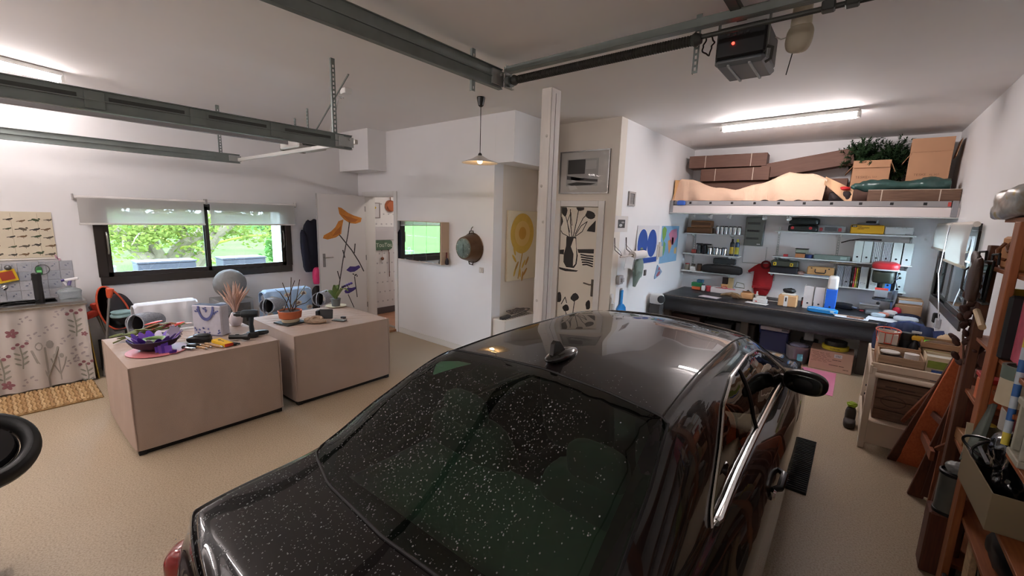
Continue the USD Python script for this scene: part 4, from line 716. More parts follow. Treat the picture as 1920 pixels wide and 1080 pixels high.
for k, (a, l, up, c) in enumerate([(200, .16, .10, (110, 130, 84)), (150, .12, .14, (96, 124, 76)), (20, .20, .15, (120, 138, 76)), (50, .17, .18, (126, 132, 80)), (340, .15, .20, (104, 128, 70))]):
    an = math.radians(a); pts = [(l * u * math.cos(an), l * u * math.sin(an), .09 + up * math.sin(u * 2.2)) for u in np.linspace(0, 1, 8)]
    wv = [.012 + .028 * math.sin(PI * min(1, u + .1)) for u in np.linspace(0, 1, 8)]; nx, ny = -math.sin(an), math.cos(an)
    part(oc, 'leaf', solid(grid(np.array([[(p[0] + nx * w * s, p[1] + ny * w * s, p[2] + .01 * s * s) for s in (-1, 0, 1)] for p, w in zip(pts, wv)])), .003), M(c, .45))
part(oc, 'flower_stalk', tube([(0, 0, .09), (.03, .04, .2), (.09, .10, .27)], .004, 6), M((96, 104, 66), .6))
for k in range(5): part(oc, 'flower_bud', mv(lump((.04, .035, .03), seed=k, amp=.15), (.06 + .018 * k, .07 + .02 * k, .24 + .012 * k)), M((74, 52, 128), .6))
# a steering wheel at the left edge of the picture
sw = thing('steering_wheel_stand', 'black steering wheel of a small parked vehicle at the left edge', 'steering wheel', (-2.52, -.06, 0), w=True)
ax = (0, 38, 8); part(sw, 'rim', mv(lathe([(.150 + .032 * math.cos(a), .045 * math.sin(a)) for a in np.linspace(0, 2 * PI, 14)], 40), (-2.70, -.12, .97), ax), M((18, 18, 18), .5)); part(sw, 'hub', mv(lathe([(0, -.03), (.10, -.03), (.115, 0), (.10, .035), (0, .045)], 28), (-2.70, -.12, .97), ax), M((44, 44, 46), .2, .3))
part(sw, 'hub_ring', mv(trimesh.creation.torus(.108, .008, 32, 8), (-2.70, -.12, .97), ax), M((190, 190, 192), .12, 1.0))
for a in (0, 120, 240): part(sw, 'spoke', mv(mv(cb((.07, .012, .01)), (.12, 0, 0), (0, 0, 0)), (0, 0, 0), (0, 0, a)) if False else mv(mv(cyl((.09 * math.cos(math.radians(a)), .09 * math.sin(math.radians(a)), 0), (.15 * math.cos(math.radians(a)), .15 * math.sin(math.radians(a)), 0), .007)), (-2.70, -.12, .97), ax), M((30, 30, 30), .4))
part(sw, 'column', tube([(-2.70, -.12, .97), (-2.95, -.34, .84), (-3.1, -.5, .45), (-3.12, -.52, .25)], .03, 12), M((24, 24, 24), .5)); part(sw, 'chassis', mv(lump((.7, .9, .28), seed=4, amp=.03, p=4), (-3.15, -.62, .12)), M((60, 20, 18), .4))
for x in (-3.42, -2.88):
    for y in (-.95, -.30): part(sw, 'wheel', lathe([(0, -.05), (.13, -.05), (.15, -.03), (.15, .03), (.13, .05), (0, .05)], 22, (x, y, .15), (0, 90, 0)), M((20, 20, 20), .8))
# ------------------------------------------------------------------ kitchen wall, doors, niche, poster wall
dl = thing('door_leaf', 'open white door painted with orange poppies and violet flowers', 'door', (-6.80, 4.22, .06), w=True)
part(dl, 'panel', bx(-6.80, -6.762, 3.39, 4.235, .07, 2.265, .004), M((226, 223, 222), .4)); part(dl, 'edge_band', bx(-6.801, -6.761, 3.384, 3.392, .07, 2.265, .001), M((180, 178, 176), .4))
for z in (.3, 1.15, 2.0): part(dl, 'hinge', cyl((-6.768, 4.243, z), (-6.768, 4.243, z + .09), .008), M((160, 160, 160), .3, .8))
part(dl, 'lock_plate', bx(-6.762, -6.757, 3.445, 3.49, 1.08, 1.30, .002), M((150, 148, 146), .3, .8)); part(dl, 'lever_handle', tube([(-6.76, 3.468, 1.235), (-6.72, 3.468, 1.235), (-6.71, 3.49, 1.237), (-6.71, 3.60, 1.24)], .010, 8), M((190, 188, 186), .2, .9))
def on_leaf(nm, shape, mat, d=.0008, l=0): part(dl, nm, mv(facing(ext(shape, d), '+x'), (-6.7617 + l, 0, 0)), mat)
po, po2, sg, vi = M((206, 132, 52), .6, var=.12, vs=14), M((178, 104, 40), .6), M((74, 72, 74), .6), M((74, 58, 132), .6, var=.15, vs=20)
on_leaf('painted_stem', stroke([(3.94, 1.83), (3.90, 1.60), (3.80, 1.2), (3.70, .70)], .018).union(stroke([(3.75, 1.60), (3.96, 1.34), (4.10, 1.12), (4.18, .96)], .02)).union(stroke([(4.03, 1.44), (4.01, 1.29)], .02)).union(stroke([(3.80, 1.34), (3.83, 1.22)], .02)).union(stroke([(3.69, .99), (3.73, .84)], .018)), sg)
on_leaf('painted_stem', stroke([(4.0, .87), (4.04, .51)], .016).union(stroke([(3.87, .57), (3.97, .33)], .014)), sg)
on_leaf('painted_poppy', poly([(3.74, 2.06), (3.80, 2.05), (3.92, 1.97), (4.02, 1.93), (4.17, 1.89), (4.15, 1.82), (4.05, 1.79), (3.94, 1.80), (3.84, 1.86), (3.76, 1.95)]), po); on_leaf('painted_petal', poly([(3.80, 1.94), (3.94, 1.90), (4.10, 1.86), (4.04, 1.82), (3.94, 1.82)]), po2, .0006, .0008)
on_leaf('painted_poppy', poly([(3.83, 1.86), (3.80, 1.74), (3.78, 1.62), (3.68, 1.56), (3.54, 1.53), (3.46, 1.55), (3.48, 1.60), (3.60, 1.66), (3.68, 1.73), (3.74, 1.83)]), po); on_leaf('painted_petal', poly([(3.79, 1.76), (3.76, 1.63), (3.62, 1.58), (3.68, 1.66)]), po2, .0006, .0008)
on_leaf('painted_violet', poly([(3.85, 1.00), (3.92, 1.06), (4.02, 1.05), (4.09, 1.07), (4.12, 1.03), (4.06, .99), (4.0, .96), (3.92, .96), (3.88, .98)]), vi); on_leaf('painted_violet', poly([(3.80, .64), (3.86, .69), (3.94, .68), (4.01, .69), (4.03, .66), (3.96, .62), (3.88, .59), (3.82, .60)]), vi)
on_leaf('painted_leaf', blob(4.02, .90, .03, .014, 9, 30).union(blob(3.98, .92, .02, .01, 8, -30)).union(blob(4.05, .88, .018, .01, 8, 80)), sg)
# hall wall seen through the doorway
X0 = -7.02; hw = M((206, 202, 206), .7)
motif = M((150, 148, 156), .8)
for i in range(5):
    for j in range(11):
        y, z = 4.52 + i * .11 + .05 * (j % 2), .30 + j * .185
        part('/World/wall_left', 'wallpaper_motif', mv(facing(ext(sbox(-.014, -.012, .014, .012).difference(sbox(-.008, -.006, .008, .006)), .0006), '+x'), (X0 + .0002, y, z)), motif)
pf = thing('framed_picture', 'small framed picture with a yellow flower in the hall', 'picture', (X0, 4.60, 1.9), w=True); part(pf, 'frame', mv(facing(ext(sbox(4.49, 1.89, 4.71, 2.17).difference(sbox(4.505, 1.905, 4.695, 2.155)), .015), '+x'), (X0 + .0005, 0, 0)), M((160, 150, 150), .5)); part(pf, 'paper', bx(X0 + .001, X0 + .006, 4.505, 4.695, 1.905, 2.155, .0005), M((216, 212, 214), .7)); part(pf, 'yellow_print', mv(facing(ext(blob(4.58, 2.08, .05, .03, 9, wob=.25).union(stroke([(4.60, 2.06), (4.60, 1.96)], .008)), .0008), '+x'), (X0 + .006, 0, 0)), M((212, 176, 44), .6))
cp = thing('copper_pan', 'copper pan hanging in the hall', 'pan', (X0, 4.93, 2.0), w=True); part(cp, 'pan', mv(lathe([(0, .06), (.09, .06), (.105, .045), (.112, .0), (.108, .0), (.10, .04), (0, .05)], 28), (X0 + .005, 4.93, 2.12), (0, 90, 0)), M((186, 112, 80), .25, .9)); part(cp, 'handle', cyl((X0 + .03, 4.93, 2.22), (X0 + .03, 4.92, 2.30), .008), M((150, 96, 72), .3, .8))
one('wall_box', 'white flat cupboard on the hall wall above the green sign', 'cupboard', bx(X0 + .001, X0 + .03, 4.48, 5.02, 1.48, 1.73, .004), M((208, 204, 208), .5))
sg2 = thing('hook_board', 'green wooden hook board reading TouTou on the hall wall', 'sign', (X0, 4.72, 1.3), w=True)
part(sg2, 'board', mv(facing(ext(poly([(4.47, 1.29), (4.90, 1.29), (4.95, 1.32), (4.97, 1.38), (4.95, 1.45), (4.91, 1.48), (4.47, 1.48)]), .02), '+x'), (X0 + .002, 0, 0)), M((92, 118, 96), .6, var=.08, vs=12))
part(sg2, 'lettering', mv(facing(mv(text('TouTou', .072, .002, True), (4.595, 1.35, 0)), '+x'), (X0 + .0221, 0, 0)), M((196, 206, 190), .6)); part(sg2, 'paw_print', mv(facing(ext(blob(4.53, 1.36, .03, .022).union(blob(4.50, 1.40, .01)).union(blob(4.53, 1.42, .01)).union(blob(4.56, 1.40, .01)), .002), '+x'), (X0 + .022, 0, 0)), M((36, 52, 44), .6))
for y in (4.56, 4.71, 4.86): part(sg2, 'hook', tube([(X0 + .015, y, 1.295), (X0 + .04, y, 1.282), (X0 + .045, y, 1.297)], .006, 6), blk)
one('wooden_ball', 'brown wooden ball hanging from the green hook board', 'toy', [mv(trimesh.creation.icosphere(2, .03), (X0 + .04, 4.72, 1.13)), cyl((X0 + .04, 4.72, 1.14), (X0 + .04, 4.71, 1.28), .003)], M((130, 84, 60), .6)); one('dog_lead', 'thin brown lead hanging from the right hook of the green board', 'lead', tube([(X0 + .04, 4.86, 1.28), (X0 + .04, 4.87, 1.2), (X0 + .04, 4.87, .77)], .008, 6), M((112, 76, 66), .6))
one('hall_socket', 'small black outlet low on the hall wall', 'outlet', bx(X0 + .001, X0 + .02, 4.49, 4.52, .46, .51, .003), blk)
# mirrored cabinet
mc = thing('mirror_cabinet', 'wall cabinet with three mirror doors showing the garden window', 'cabinet', (-5.1, YK, 1.28), w=True); beige = M((214, 190, 164), .5)
part(mc, 'body', bx(-5.665, -4.66, YK - .15, YK - .001, 1.275, 1.88, .003), beige)
mir = M((232, 234, 232), .02, 1.0)
for k, (a, b) in enumerate([(-5.66, -5.28), (-5.276, -4.965), (-4.961, -4.665)]):
    d = part(mc, 'mirror_door', mv(bx(-(b - a) / 2, (b - a) / 2, -.004, .004, 1.285, 1.875, .0008), ((a + b) / 2, YK - .156, 0)), mir, 'mirror door')
    part(d, 'clip', bx((a + b) / 2 - .02, (a + b) / 2 + .02, YK - .164, YK - .160, 1.283, 1.291, .001), M((230, 230, 230), .3))
part(mc, 'right_side_panel', bx(-4.659, -4.645, YK - .155, YK - .001, 1.27, 1.885, .002), beige)
kk = thing('key_bunch', 'bunch of dark keys hanging from the right side of the mirror cabinet', 'keys', (-4.63, YK - .06, 1.28), w=True); part(kk, 'strap', cb((.012, .02, .09), (-4.632, YK - .06, 1.36)), M((120, 60, 56), .6)); part(kk, 'keys', lump((.05, .06, .10), (-4.625, YK - .06, 1.27), 4, .25), M((46, 44, 56), .4))
one('light_switch', 'dark light switch beside the kitchen door frame', 'light switch', bx(-5.865, -5.81, YK - .012, YK - .0005, 1.43, 1.49, .004), M((70, 66, 68), .4))
one('wall_socket', 'white aerial socket low right of the hanging pot', 'wall socket', [bx(-4.025, -3.95, YK - .012, YK - .0005, 1.215, 1.29, .004), mv(lathe([(0, .006), (.018, .006), (.022, 0)], 14), (-3.987, YK - .012, 1.255), (90, 0, 0))], M((216, 206, 198), .4))
pn = thing('hanging_pot', 'old brown metal pot with two handles hanging on the wall', 'pot', (-4.165, YK, 1.4), w=True); br = M((96, 72, 52), .35, .75, var=.2, vs=8)
part(pn, 'body', mv(lathe([(0, .17), (.145, .17), (.155, .16), (.195, .015), (.20, 0), (.21, -.004), (.205, -.008), (.19, 0), (.14, .155), (0, .16)], 34), (-4.165, YK - .012, 1.55), (90, 0, 0)), br); part(pn, 'base_plate', mv(lathe([(0, .004), (.12, .004), (.135, 0)], 30), (-4.165, YK - .184, 1.55), (90, 0, 0)), M((92, 92, 84), .4, .7, var=.3, vs=22))
for k in range(9): part(pn, 'rivet', mv(trimesh.creation.icosphere(1, .007), (-4.165 + .118 * math.cos(k * .698), YK - .188, 1.55 + .118 * math.sin(k * .698))), M((196, 190, 170), .3, .7))
part(pn, 'slot', bx(-4.168, -4.160, YK - .192, YK - .186, 1.48, 1.60, .001), blk)
for s in (1, -1): part(pn, 'handle', tube([(-4.165 - .05, YK - .03, 1.55 + s * .17), (-4.165 - .03, YK - .03, 1.55 + s * .23), (-4.165 + .03, YK - .03, 1.55 + s * .235), (-4.165 + .05, YK - .03, 1.55 + s * .17)], .007, 8), M((70, 60, 50), .4, .8))
one('wall_hook', 'small hook above the hanging pot', 'hook', tube([(-4.165, YK - .001, 1.84), (-4.165, YK - .03, 1.82), (-4.165, YK - .04, 1.78)], .005, 6), M((90, 80, 70), .4, .7))
# niche: sunflower canvas, heater ledge with cables
cv = thing('sunflower_painting', 'tall canvas painting of a yellow sunflower in the niche', 'painting', (-3.77, 4.9, 1.1), w=True); part(cv, 'canvas', bx(-3.789, -3.755, 4.545, 5.235, 1.09, 2.08, .004), M((226, 214, 186), .7, var=.03, vs=6))
def on_cv(nm, s, m, l): part(cv, nm, mv(facing(ext(s, .0006), '+x'), (-3.755 + l, 0, 0)), m)
Y1, Y2, Y3 = M((214, 174, 72), .7, var=.06, vs=10), M((224, 186, 108), .7), M((222, 198, 148), .7)
on_cv('outer_ring', blob(4.87, 1.76, .27, .285, 40), Y1, 0); on_cv('inner_ring', blob(4.87, 1.76, .175, .18, 36), Y2, .0006); on_cv('heart', blob(4.87, 1.765, .085, .09, 24), M((206, 152, 52), .7), .0012)
on_cv('painted_stalk', stroke([(4.88, 1.47), (4.84, 1.3), (4.80, 1.12)], .022), M((196, 150, 60), .7), .0)
for k, (y, z, a) in enumerate([(4.70, 1.52, 110), (4.76, 1.30, 60), (4.92, 1.32, 55), (5.0, 1.36, 60), (4.72, 1.22, 70), (4.96, 1.2, 50), (4.84, 1.2, 95), (4.90, 1.14, 80), (4.70, 1.41, 130)]): on_cv('painted_leaf', blob(y, z, .075, .020, 10, a), (Y1, M((190, 140, 62), .7))[k % 2], .0003)
hl = thing('storage_heater', 'low white heater against the niche wall', 'heater', (-3.66, 4.55, 0), w=True); part(hl, 'casing', bx(-3.785, -3.56, 4.30, 5.05, .06, .60, .01), M((224, 218, 210), .4)); part(hl, 'foot', bx(-3.76, -3.58, 4.35, 4.40, 0, .06), blk); part(hl, 'foot', bx(-3.76, -3.58, 4.95, 5.0, 0, .06), blk)
for k in range(12): part(hl, 'grille_slot', bx(-3.7, -3.6, 4.36 + k * .052, 4.385 + k * .052, .600, .602, .0005), M((70, 68, 66), .5))
one('power_strip', 'small dark power strip on the niche heater', 'power strip', cb((.06, .20, .035)), M((60, 58, 58), .5), loc=(-3.66, 4.42, .602), rz=8)
g = np.random.default_rng(6); one('cable_tangle', 'tangle of pale cables on the niche heater', 'cables', tube([(.07 * math.sin(a * 1.3) * (1 + .3 * math.sin(a * .37)), .15 * math.cos(a) * (1 + .2 * math.sin(a * .5)), .02 + .07 * abs(math.sin(a * .71))) for a in np.linspace(0, 34, 260)], .006, 5), M((120, 112, 106), .5), loc=(-3.66, 4.72, .602))
# tulip door and the picture above
td = thing('tulip_door', 'white door painted with black tulips in a vase', 'door', (-3.06, YD, .0), w=True)
part(td, 'panel', bx(-3.355, -2.765, YD + .01, YD + .05, .02, 2.155, .004), M((232, 224, 210), .5)); inkb = M((42, 38, 36), .6)
part(td, 'frame', [bx(-3.44, -3.36, YD - .02, YD + .01, 0, 2.24, .004), bx(-2.76, -2.67, YD - .02, YD + .01, 0, 2.24, .004), bx(-3.358, -2.762, YD - .02, YD + .01, 2.16, 2.24, .004)][0], fr); part(td, 'frame', bx(-2.76, -2.67, YD - .02, YD - .0005, 0, 2.24, .004), fr); part(td, 'frame', bx(-3.358, -2.762, YD - .02, YD - .0005, 2.16, 2.24, .004), fr)
def on_td(nm, s): part(td, nm, mv(facing(ext(s.intersection(sbox(-3.35, .03, -2.80, 2.15)), .0008), '-y'), (0, YD + .0097, 0)), inkb)
for (x, z, a, b, r) in [(-3.31, 2.10, .05, .075, 10), (-3.05, 2.14, .06, .04, 0), (-2.89, 2.05, .075, .055, -25), (-3.37, 1.95, .045, .07, 0)]: on_td('painted_tulip', blob(x, z, a, b, 12, r, .12, int(a * 100)))
lv = stroke([(-3.16, 1.74), (-3.20, 1.95), (-3.21, 2.12)], .012).union(stroke([(-3.14, 1.74), (-3.10, 1.95), (-3.08, 2.10)], .012)).union(stroke([(-3.20, 1.74), (-3.25, 1.95), (-3.20, 2.08), (-3.17, 1.9)], .010)).union(stroke([(-3.12, 1.74), (-3.02, 1.9), (-2.93, 1.96), (-3.0, 1.82), (-3.10, 1.75)], .010)).union(stroke([(-3.22, 1.74), (-3.32, 1.78), (-3.38, 1.86)], .010)).union(stroke([(-3.11, 1.78), (-3.0, 2.0), (-2.95, 2.05)], .010)).union(stroke([(-3.20, 1.80), (-3.29, 2.05)], .010))
on_td('painted_leaves', lv); on_td('painted_shape', poly([(-2.90, 1.88), (-2.80, 1.98), (-2.80, 1.82), (-2.93, 1.83)]))
vase = poly([(-3.25, 1.74), (-3.09, 1.74), (-3.08, 1.60), (-3.05, 1.48), (-3.06, 1.36), (-3.10, 1.30), (-3.23, 1.30), (-3.28, 1.37), (-3.28, 1.48), (-3.25, 1.60)])
on_td('painted_vase', vase.difference(poly([(-3.13, 1.72), (-3.10, 1.72), (-3.07, 1.48), (-3.08, 1.36), (-3.12, 1.32), (-3.12, 1.50), (-3.17, 1.60)])))
on_td('painted_table', poly([(-3.06, 1.57), (-2.80, 1.59), (-2.80, 1.53), (-3.04, 1.52)]).union(poly([(-3.36, 1.54), (-3.28, 1.55), (-3.28, 1.48), (-3.36, 1.48)]))); on_td('painted_shadow', poly([(-3.36, 1.29), (-3.26, 1.28), (-3.03, 1.27), (-3.0, 1.29), (-3.06, 1.25), (-3.24, 1.24), (-3.34, 1.26)]))
for k in range(5): on_td('painted_stroke', stroke([(-3.0 + .01 * k, 1.50 - .035 * k), (-2.9, 1.49 - .03 * k), (-2.81, 1.49 - .035 * k)], .020))
for (x, z, a, b, r) in [(-3.33, .84, .05, .08, 0), (-3.06, .88, .075, .055, 30), (-2.84, .80, .04, .07, 0), (-3.20, .70, .06, .05, 10), (-2.93, .62, .06, .06, 50)]: on_td('painted_tulip', blob(x, z, a, b, 12, r, .15, 3))
on_td('painted_leaves', stroke([(-3.28, .75), (-3.22, .86), (-3.19, .78)], .012).union(stroke([(-3.1, .4), (-3.06, .82)], .012)).union(stroke([(-3.12, .4), (-3.2, .65)], .012)))
part(td, 'lock_plate', bx(-2.81, -2.775, YD + .003, YD + .0105, .93, 1.17, .002), M((120, 116, 110), .3, .8)); part(td, 'lever_handle', tube([(-2.79, YD + .005, 1.10), (-2.79, YD - .04, 1.10), (-2.81, YD - .05, 1.10), (-2.90, YD - .05, 1.115)], .010, 8), M((150, 146, 140), .25, .9))
pc = thing('framed_print', 'framed black and white abstract print above the tulip door', 'picture', (-3.0, YD, 2.33), w=True)
part(pc, 'frame', mv(facing(ext(sbox(-3.40, 2.335, -2.635, 2.905).difference(sbox(-3.385, 2.35, -2.65, 2.89)), .025), '-y'), (0, YD - .0005, 0)), M((150, 148, 146), .3, .6)); part(pc, 'mount', bx(-3.385, -2.65, YD - .010, YD - .001, 2.35, 2.89, .0005), M((206, 202, 196), .6)); 
def on_pc(nm, s, c): part(pc, nm, mv(facing(ext(s, .0008), '-y'), (0, YD - .0105, 0)), M(c, .6))
on_pc('grey_sheet', sbox(-3.29, 2.44, -2.80, 2.80), (176, 174, 170)); 
for s, c in [(sbox(-3.27, 2.60, -3.0, 2.79), (70, 68, 66)), (sbox(-2.99, 2.66, -2.83, 2.77), (196, 194, 190)), (poly([(-3.28, 2.58), (-3.1, 2.55), (-2.80, 2.52), (-2.80, 2.49), (-3.1, 2.51), (-3.28, 2.53)]), (80, 78, 76)), (poly([(-3.22, 2.57), (-2.98, 2.53), (-3.2, 2.50)]), (226, 224, 220)), (poly([(-3.28, 2.47), (-3.12, 2.49), (-2.82, 2.47), (-2.9, 2.45), (-3.2, 2.445)]), (64, 62, 60)), (poly([(-3.25, 2.44), (-3.14, 2.45), (-3.1, 2.40), (-3.22, 2.38)]), (224, 222, 218))]: mvz = on_pc('printed_shape', s, c) if False else part(pc, 'printed_shape', mv(facing(ext(s, .0008), '-y'), (0, YD - .0113, 0)), M(c, .6))
part(pc, 'glazing', bx(-3.384, -2.651, YD - .020, YD - .018, 2.351, 2.889, .0003), pane('picture_glass', (.97, .97, .97), 1.12))
# poster wall
def pw_(x): return XP + x
def flat(name, label, cat, y0, y1, z0, z1, c, t=.004): return one(name, label, cat, bx(XP + .0005, XP + t, y0, y1, z0, z1, .0008), M(c, .6))
v = thing('wall_vent', 'grey framed ventilation grille high on the poster wall', 'vent', (XP, 5.69, 2.2), w=True); part(v, 'frame', mv(facing(ext(sbox(5.585, 2.195, 5.80, 2.385).difference(sbox(5.625, 2.22, 5.76, 2.36)), .02), '+x'), (XP + .0005, 0, 0)), M((176, 170, 168), .4)); part(v, 'grille', bx(XP + .001, XP + .008, 5.625, 5.76, 2.22, 2.36, .0005), M((134, 130, 128), .6))
for k in range(7): part(v, 'slat', bx(XP + .008, XP + .014, 5.626, 5.759, 2.226 + k * .019, 2.234 + k * .019, .0008), M((160, 156, 154), .5))
ph = thing('photo_sheet', 'white sheet with a small black and white photo taped to the poster wall', 'photo', (XP, 5.44, 1.83), w=True); part(ph, 'sheet', bx(XP + .0005, XP + .002, 5.25, 5.64, 1.835, 2.05, .0003), M((218, 212, 208), .7)); part(ph, 'photo', bx(XP + .002, XP + .003, 5.33, 5.55, 1.89, 2.0, .0002), M((66, 66, 66), .5, var=.0)); 
part(ph, 'photo_light', [mv(facing(ext(blob(5.42, 1.925, .05, .02), .0006), '+x'), (XP + .003, 0, 0)), mv(facing(ext(blob(5.48, 1.965, .05, .012), .0006), '+x'), (XP + .003, 0, 0))][0], M((190, 190, 190), .5)); part(ph, 'photo_light', mv(facing(ext(blob(5.48, 1.965, .05, .012), .0006), '+x'), (XP + .003, 0, 0)), M((160, 160, 160), .5))
pr = thing('paper_roll', 'wall holder with a roll of white kitchen paper', 'paper roll', (XP, 5.6, 1.45), w=True)
for y in (5.26, 5.62):
    part(pr, 'wire_arm', tube([(XP + .005, y, 1.76), (XP + .02, y, 1.6), (XP + .13, y, 1.52)], .006, 6), M((120, 116, 116), .3, .8)); part(pr, 'wire_stay', tube([(XP + .005, y, 1.66), (XP + .08, y + .04, 1.58), (XP + .13, y, 1.52)], .004, 6), M((160, 156, 156), .3, .8))
part(pr, 'rod', cyl((XP + .13, 5.20, 1.52), (XP + .13, 6.0, 1.52), .012), M((206, 196, 190), .5)); part(pr, 'roll', lathe([(.02, -.20), (.058, -.20), (.058, .20), (.02, .20)], 24, (XP + .13, 5.78, 1.52), (90, 0, 0)), M((226, 222, 220), .8)); part(pr, 'core', lathe([(.016, -.205), (.021, -.205), (.021, .205), (.016, .205)], 16, (XP + .13, 5.78, 1.52), (90, 0, 0)), M((150, 130, 110), .8)); part(pr, 'loose_sheet', solid(grid(np.array([[(XP + .16 - .02 * u, 5.32 + .26 * v, 1.50 - .16 * u + .02 * math.sin(v * 4)) for v in np.linspace(0, 1, 5)] for u in np.linspace(0, 1, 6)])), .002), M((222, 220, 220), .8))
one('hanging_bag', 'grey green mesh bag hanging under the paper roll', 'bag', wrinkle(J(lump((.10, .26, .30), (0, .05, .06), 3, .1), mv(cyl((0, -.06, 0), (0, .02, .2), .02, .07), (0, 0, -.06)), tube([(0, .12, .30), (0, .16, .42), (0, .10, .48)], .02, 8)), .008, 16), M((128, 146, 138), .7), loc=(XP + .10, 5.86, 1.12))
one('outlet_box', 'grey outlet with a plug low beside the dustpan', 'outlet', [bx(XP + .0005, XP + .05, 5.40, 5.53, 1.12, 1.24, .006), bx(XP + .05, XP + .08, 5.44, 5.50, 1.15, 1.21, .006)], M((176, 174, 176), .5))
dp = thing('dustpan', 'bright blue dustpan hanging low on the poster wall', 'dustpan', (XP, 5.56, .62), w=True); part(dp, 'pan', mv(facing(ext(poly([(5.43, .60), (5.73, .60), (5.70, .76), (5.62, .82), (5.53, .82), (5.45, .76)]), .03), '+x'), (XP + .01, 0, 0)), M((36, 132, 206), .45)); part(dp, 'handle', mv(facing(ext(sbox(5.545, .81, 5.60, 1.02), .02), '+x'), (XP + .012, 0, 0)), M((40, 140, 214), .45)); part(dp, 'hook', mv(trimesh.creation.icosphere(1, .018), (XP + .018, 5.57, 1.04)), M((210, 208, 206), .4))
hb = thing('hand_brush', 'white hand brush hanging left of the blue dustpan', 'brush', (XP, 5.28, .70), w=True); part(hb, 'handle', mv(facing(ext(sbox(5.26, .88, 5.30, 1.0).union(blob(5.28, .97, .035)), .02), '+x'), (XP + .005, 0, 0)), M((224, 222, 220), .45)); part(hb, 'bristles', bx(XP + .005, XP + .05, 5.25, 5.32, .70, .88, .006), M((206, 204, 202), .8))
bp = thing('blue_poster', 'white poster with two large blue ovals', 'poster', (XP, 6.48, 1.33), w=True); part(bp, 'sheet', wrinkle(bx(XP + .0006, XP + .003, 5.99, 6.87, 1.335, 1.925, .0003), .0002, 6), M((222, 220, 222), .6)); bl = M((42, 78, 160), .6, var=.06, vs=12)
for y, z, h in ((6.225, 1.655, .215), (6.60, 1.65, .215)): part(bp, 'blue_oval', mv(facing(ext(blob(y, z, .19, h, 36), .0006), '+x'), (XP + .003, 0, 0)), bl)
part(bp, 'blue_bar', mv(facing(ext(sbox(6.02, 1.35, 6.84, 1.43), .0006), '+x'), (XP + .003, 0, 0)), bl); part(bp, 'lifted_edge', solid(grid(np.array([[(XP + .004 + .03 * u * v, 5.99 - .06 * u * v, 1.92 - .5 * v) for u in (0, 1)] for v in np.linspace(0, 1, 8)])), .001), M((176, 164, 160), .7))
mp = thing('world_map', 'pale blue map of the world pinned beside the blue poster', 'map', (XP, 7.4, 1.3), w=True); part(mp, 'sheet', bx(XP + .0006, XP + .002, 6.98, 7.83, 1.30, 1.92, .0003), M((132, 178, 214), .6, var=.05, vs=5))
for pts, c in [([(7.02, 1.86), (7.10, 1.90), (7.20, 1.86), (7.18, 1.76), (7.10, 1.68), (7.05, 1.74)], (128, 172, 84)), ([(7.12, 1.66), (7.20, 1.62), (7.19, 1.52), (7.14, 1.44), (7.11, 1.55)], (108, 168, 110)), ([(7.33, 1.66), (7.44, 1.68), (7.50, 1.58), (7.42, 1.46), (7.37, 1.56)], (222, 160, 96)), ([(7.34, 1.78), (7.46, 1.84), (7.70, 1.86), (7.76, 1.74), (7.64, 1.64), (7.50, 1.60), (7.42, 1.70)], (206, 132, 160)), ([(7.68, 1.52), (7.78, 1.54), (7.78, 1.44), (7.68, 1.45)], (216, 180, 120)), ([(7.50, 1.72), (7.60, 1.70), (7.58, 1.60), (7.52, 1.62)], (160, 74, 128))]: part(mp, 'continent', mv(facing(ext(poly(pts).buffer(.012), .0006), '+x'), (XP + .002, 0, 0)), M(c, .6))
one('note_stack', 'small stack of paper notes clipped between the blue poster and the map', 'notes', [mv(cb((.02, .16, .17), ch=.002), (XP + .016, 6.97, 1.42), (0, 0, 4)), mv(cb((.015, .10, .08), ch=.002), (XP + .012, 6.93, 1.58)), cb((.008, .06, .24), (XP + .008, 6.86, 1.38), .002)], M((206, 196, 186), .7))
kt = thing('card_kite', 'small colourful folded card hanging under the map', 'card', (XP, 6.97, 1.06), w=True); part(kt, 'card', mv(facing(ext(poly([(6.90, 1.29), (7.03, 1.22), (7.13, 1.16), (7.04, 1.11), (6.82, 1.06), (6.81, 1.10)]), .01), '+x'), (XP + .004, 0, 0)), M((140, 168, 200), .5)); part(kt, 'red_print', mv(facing(ext(blob(6.96, 1.14, .08, .035, 9, 20, .2).union(blob(6.98, 1.22, .035, .03, 8)), .001), '+x'), (XP + .014, 0, 0)), M((176, 96, 110), .5))
one('wall_switch', 'dark wall switch under the blue poster', 'wall switch', bx(XP + .0005, XP + .014, 6.36, 6.44, 1.155, 1.245, .004), M((78, 72, 72), .4))
mw = thing('small_fan', 'small white appliance with a round black front at the end of the workbench', 'appliance', (-2.3, 6.75, 0), w=True); part(mw, 'body', mv(lump((.20, .18, .16), seed=2, amp=.02, p=4), (-2.38, 6.66, .70)), M((206, 206, 206), .4)); part(mw, 'black_front', mv(lathe([(0, .02), (.055, .015), (.062, 0)], 26), (-2.285, 6.59, .785), (80, 0, 40)), blk); part(mw, 'stand', cb((.18, .16, .70), (-2.38, 6.66, 0)), M((60, 58, 58), .6))
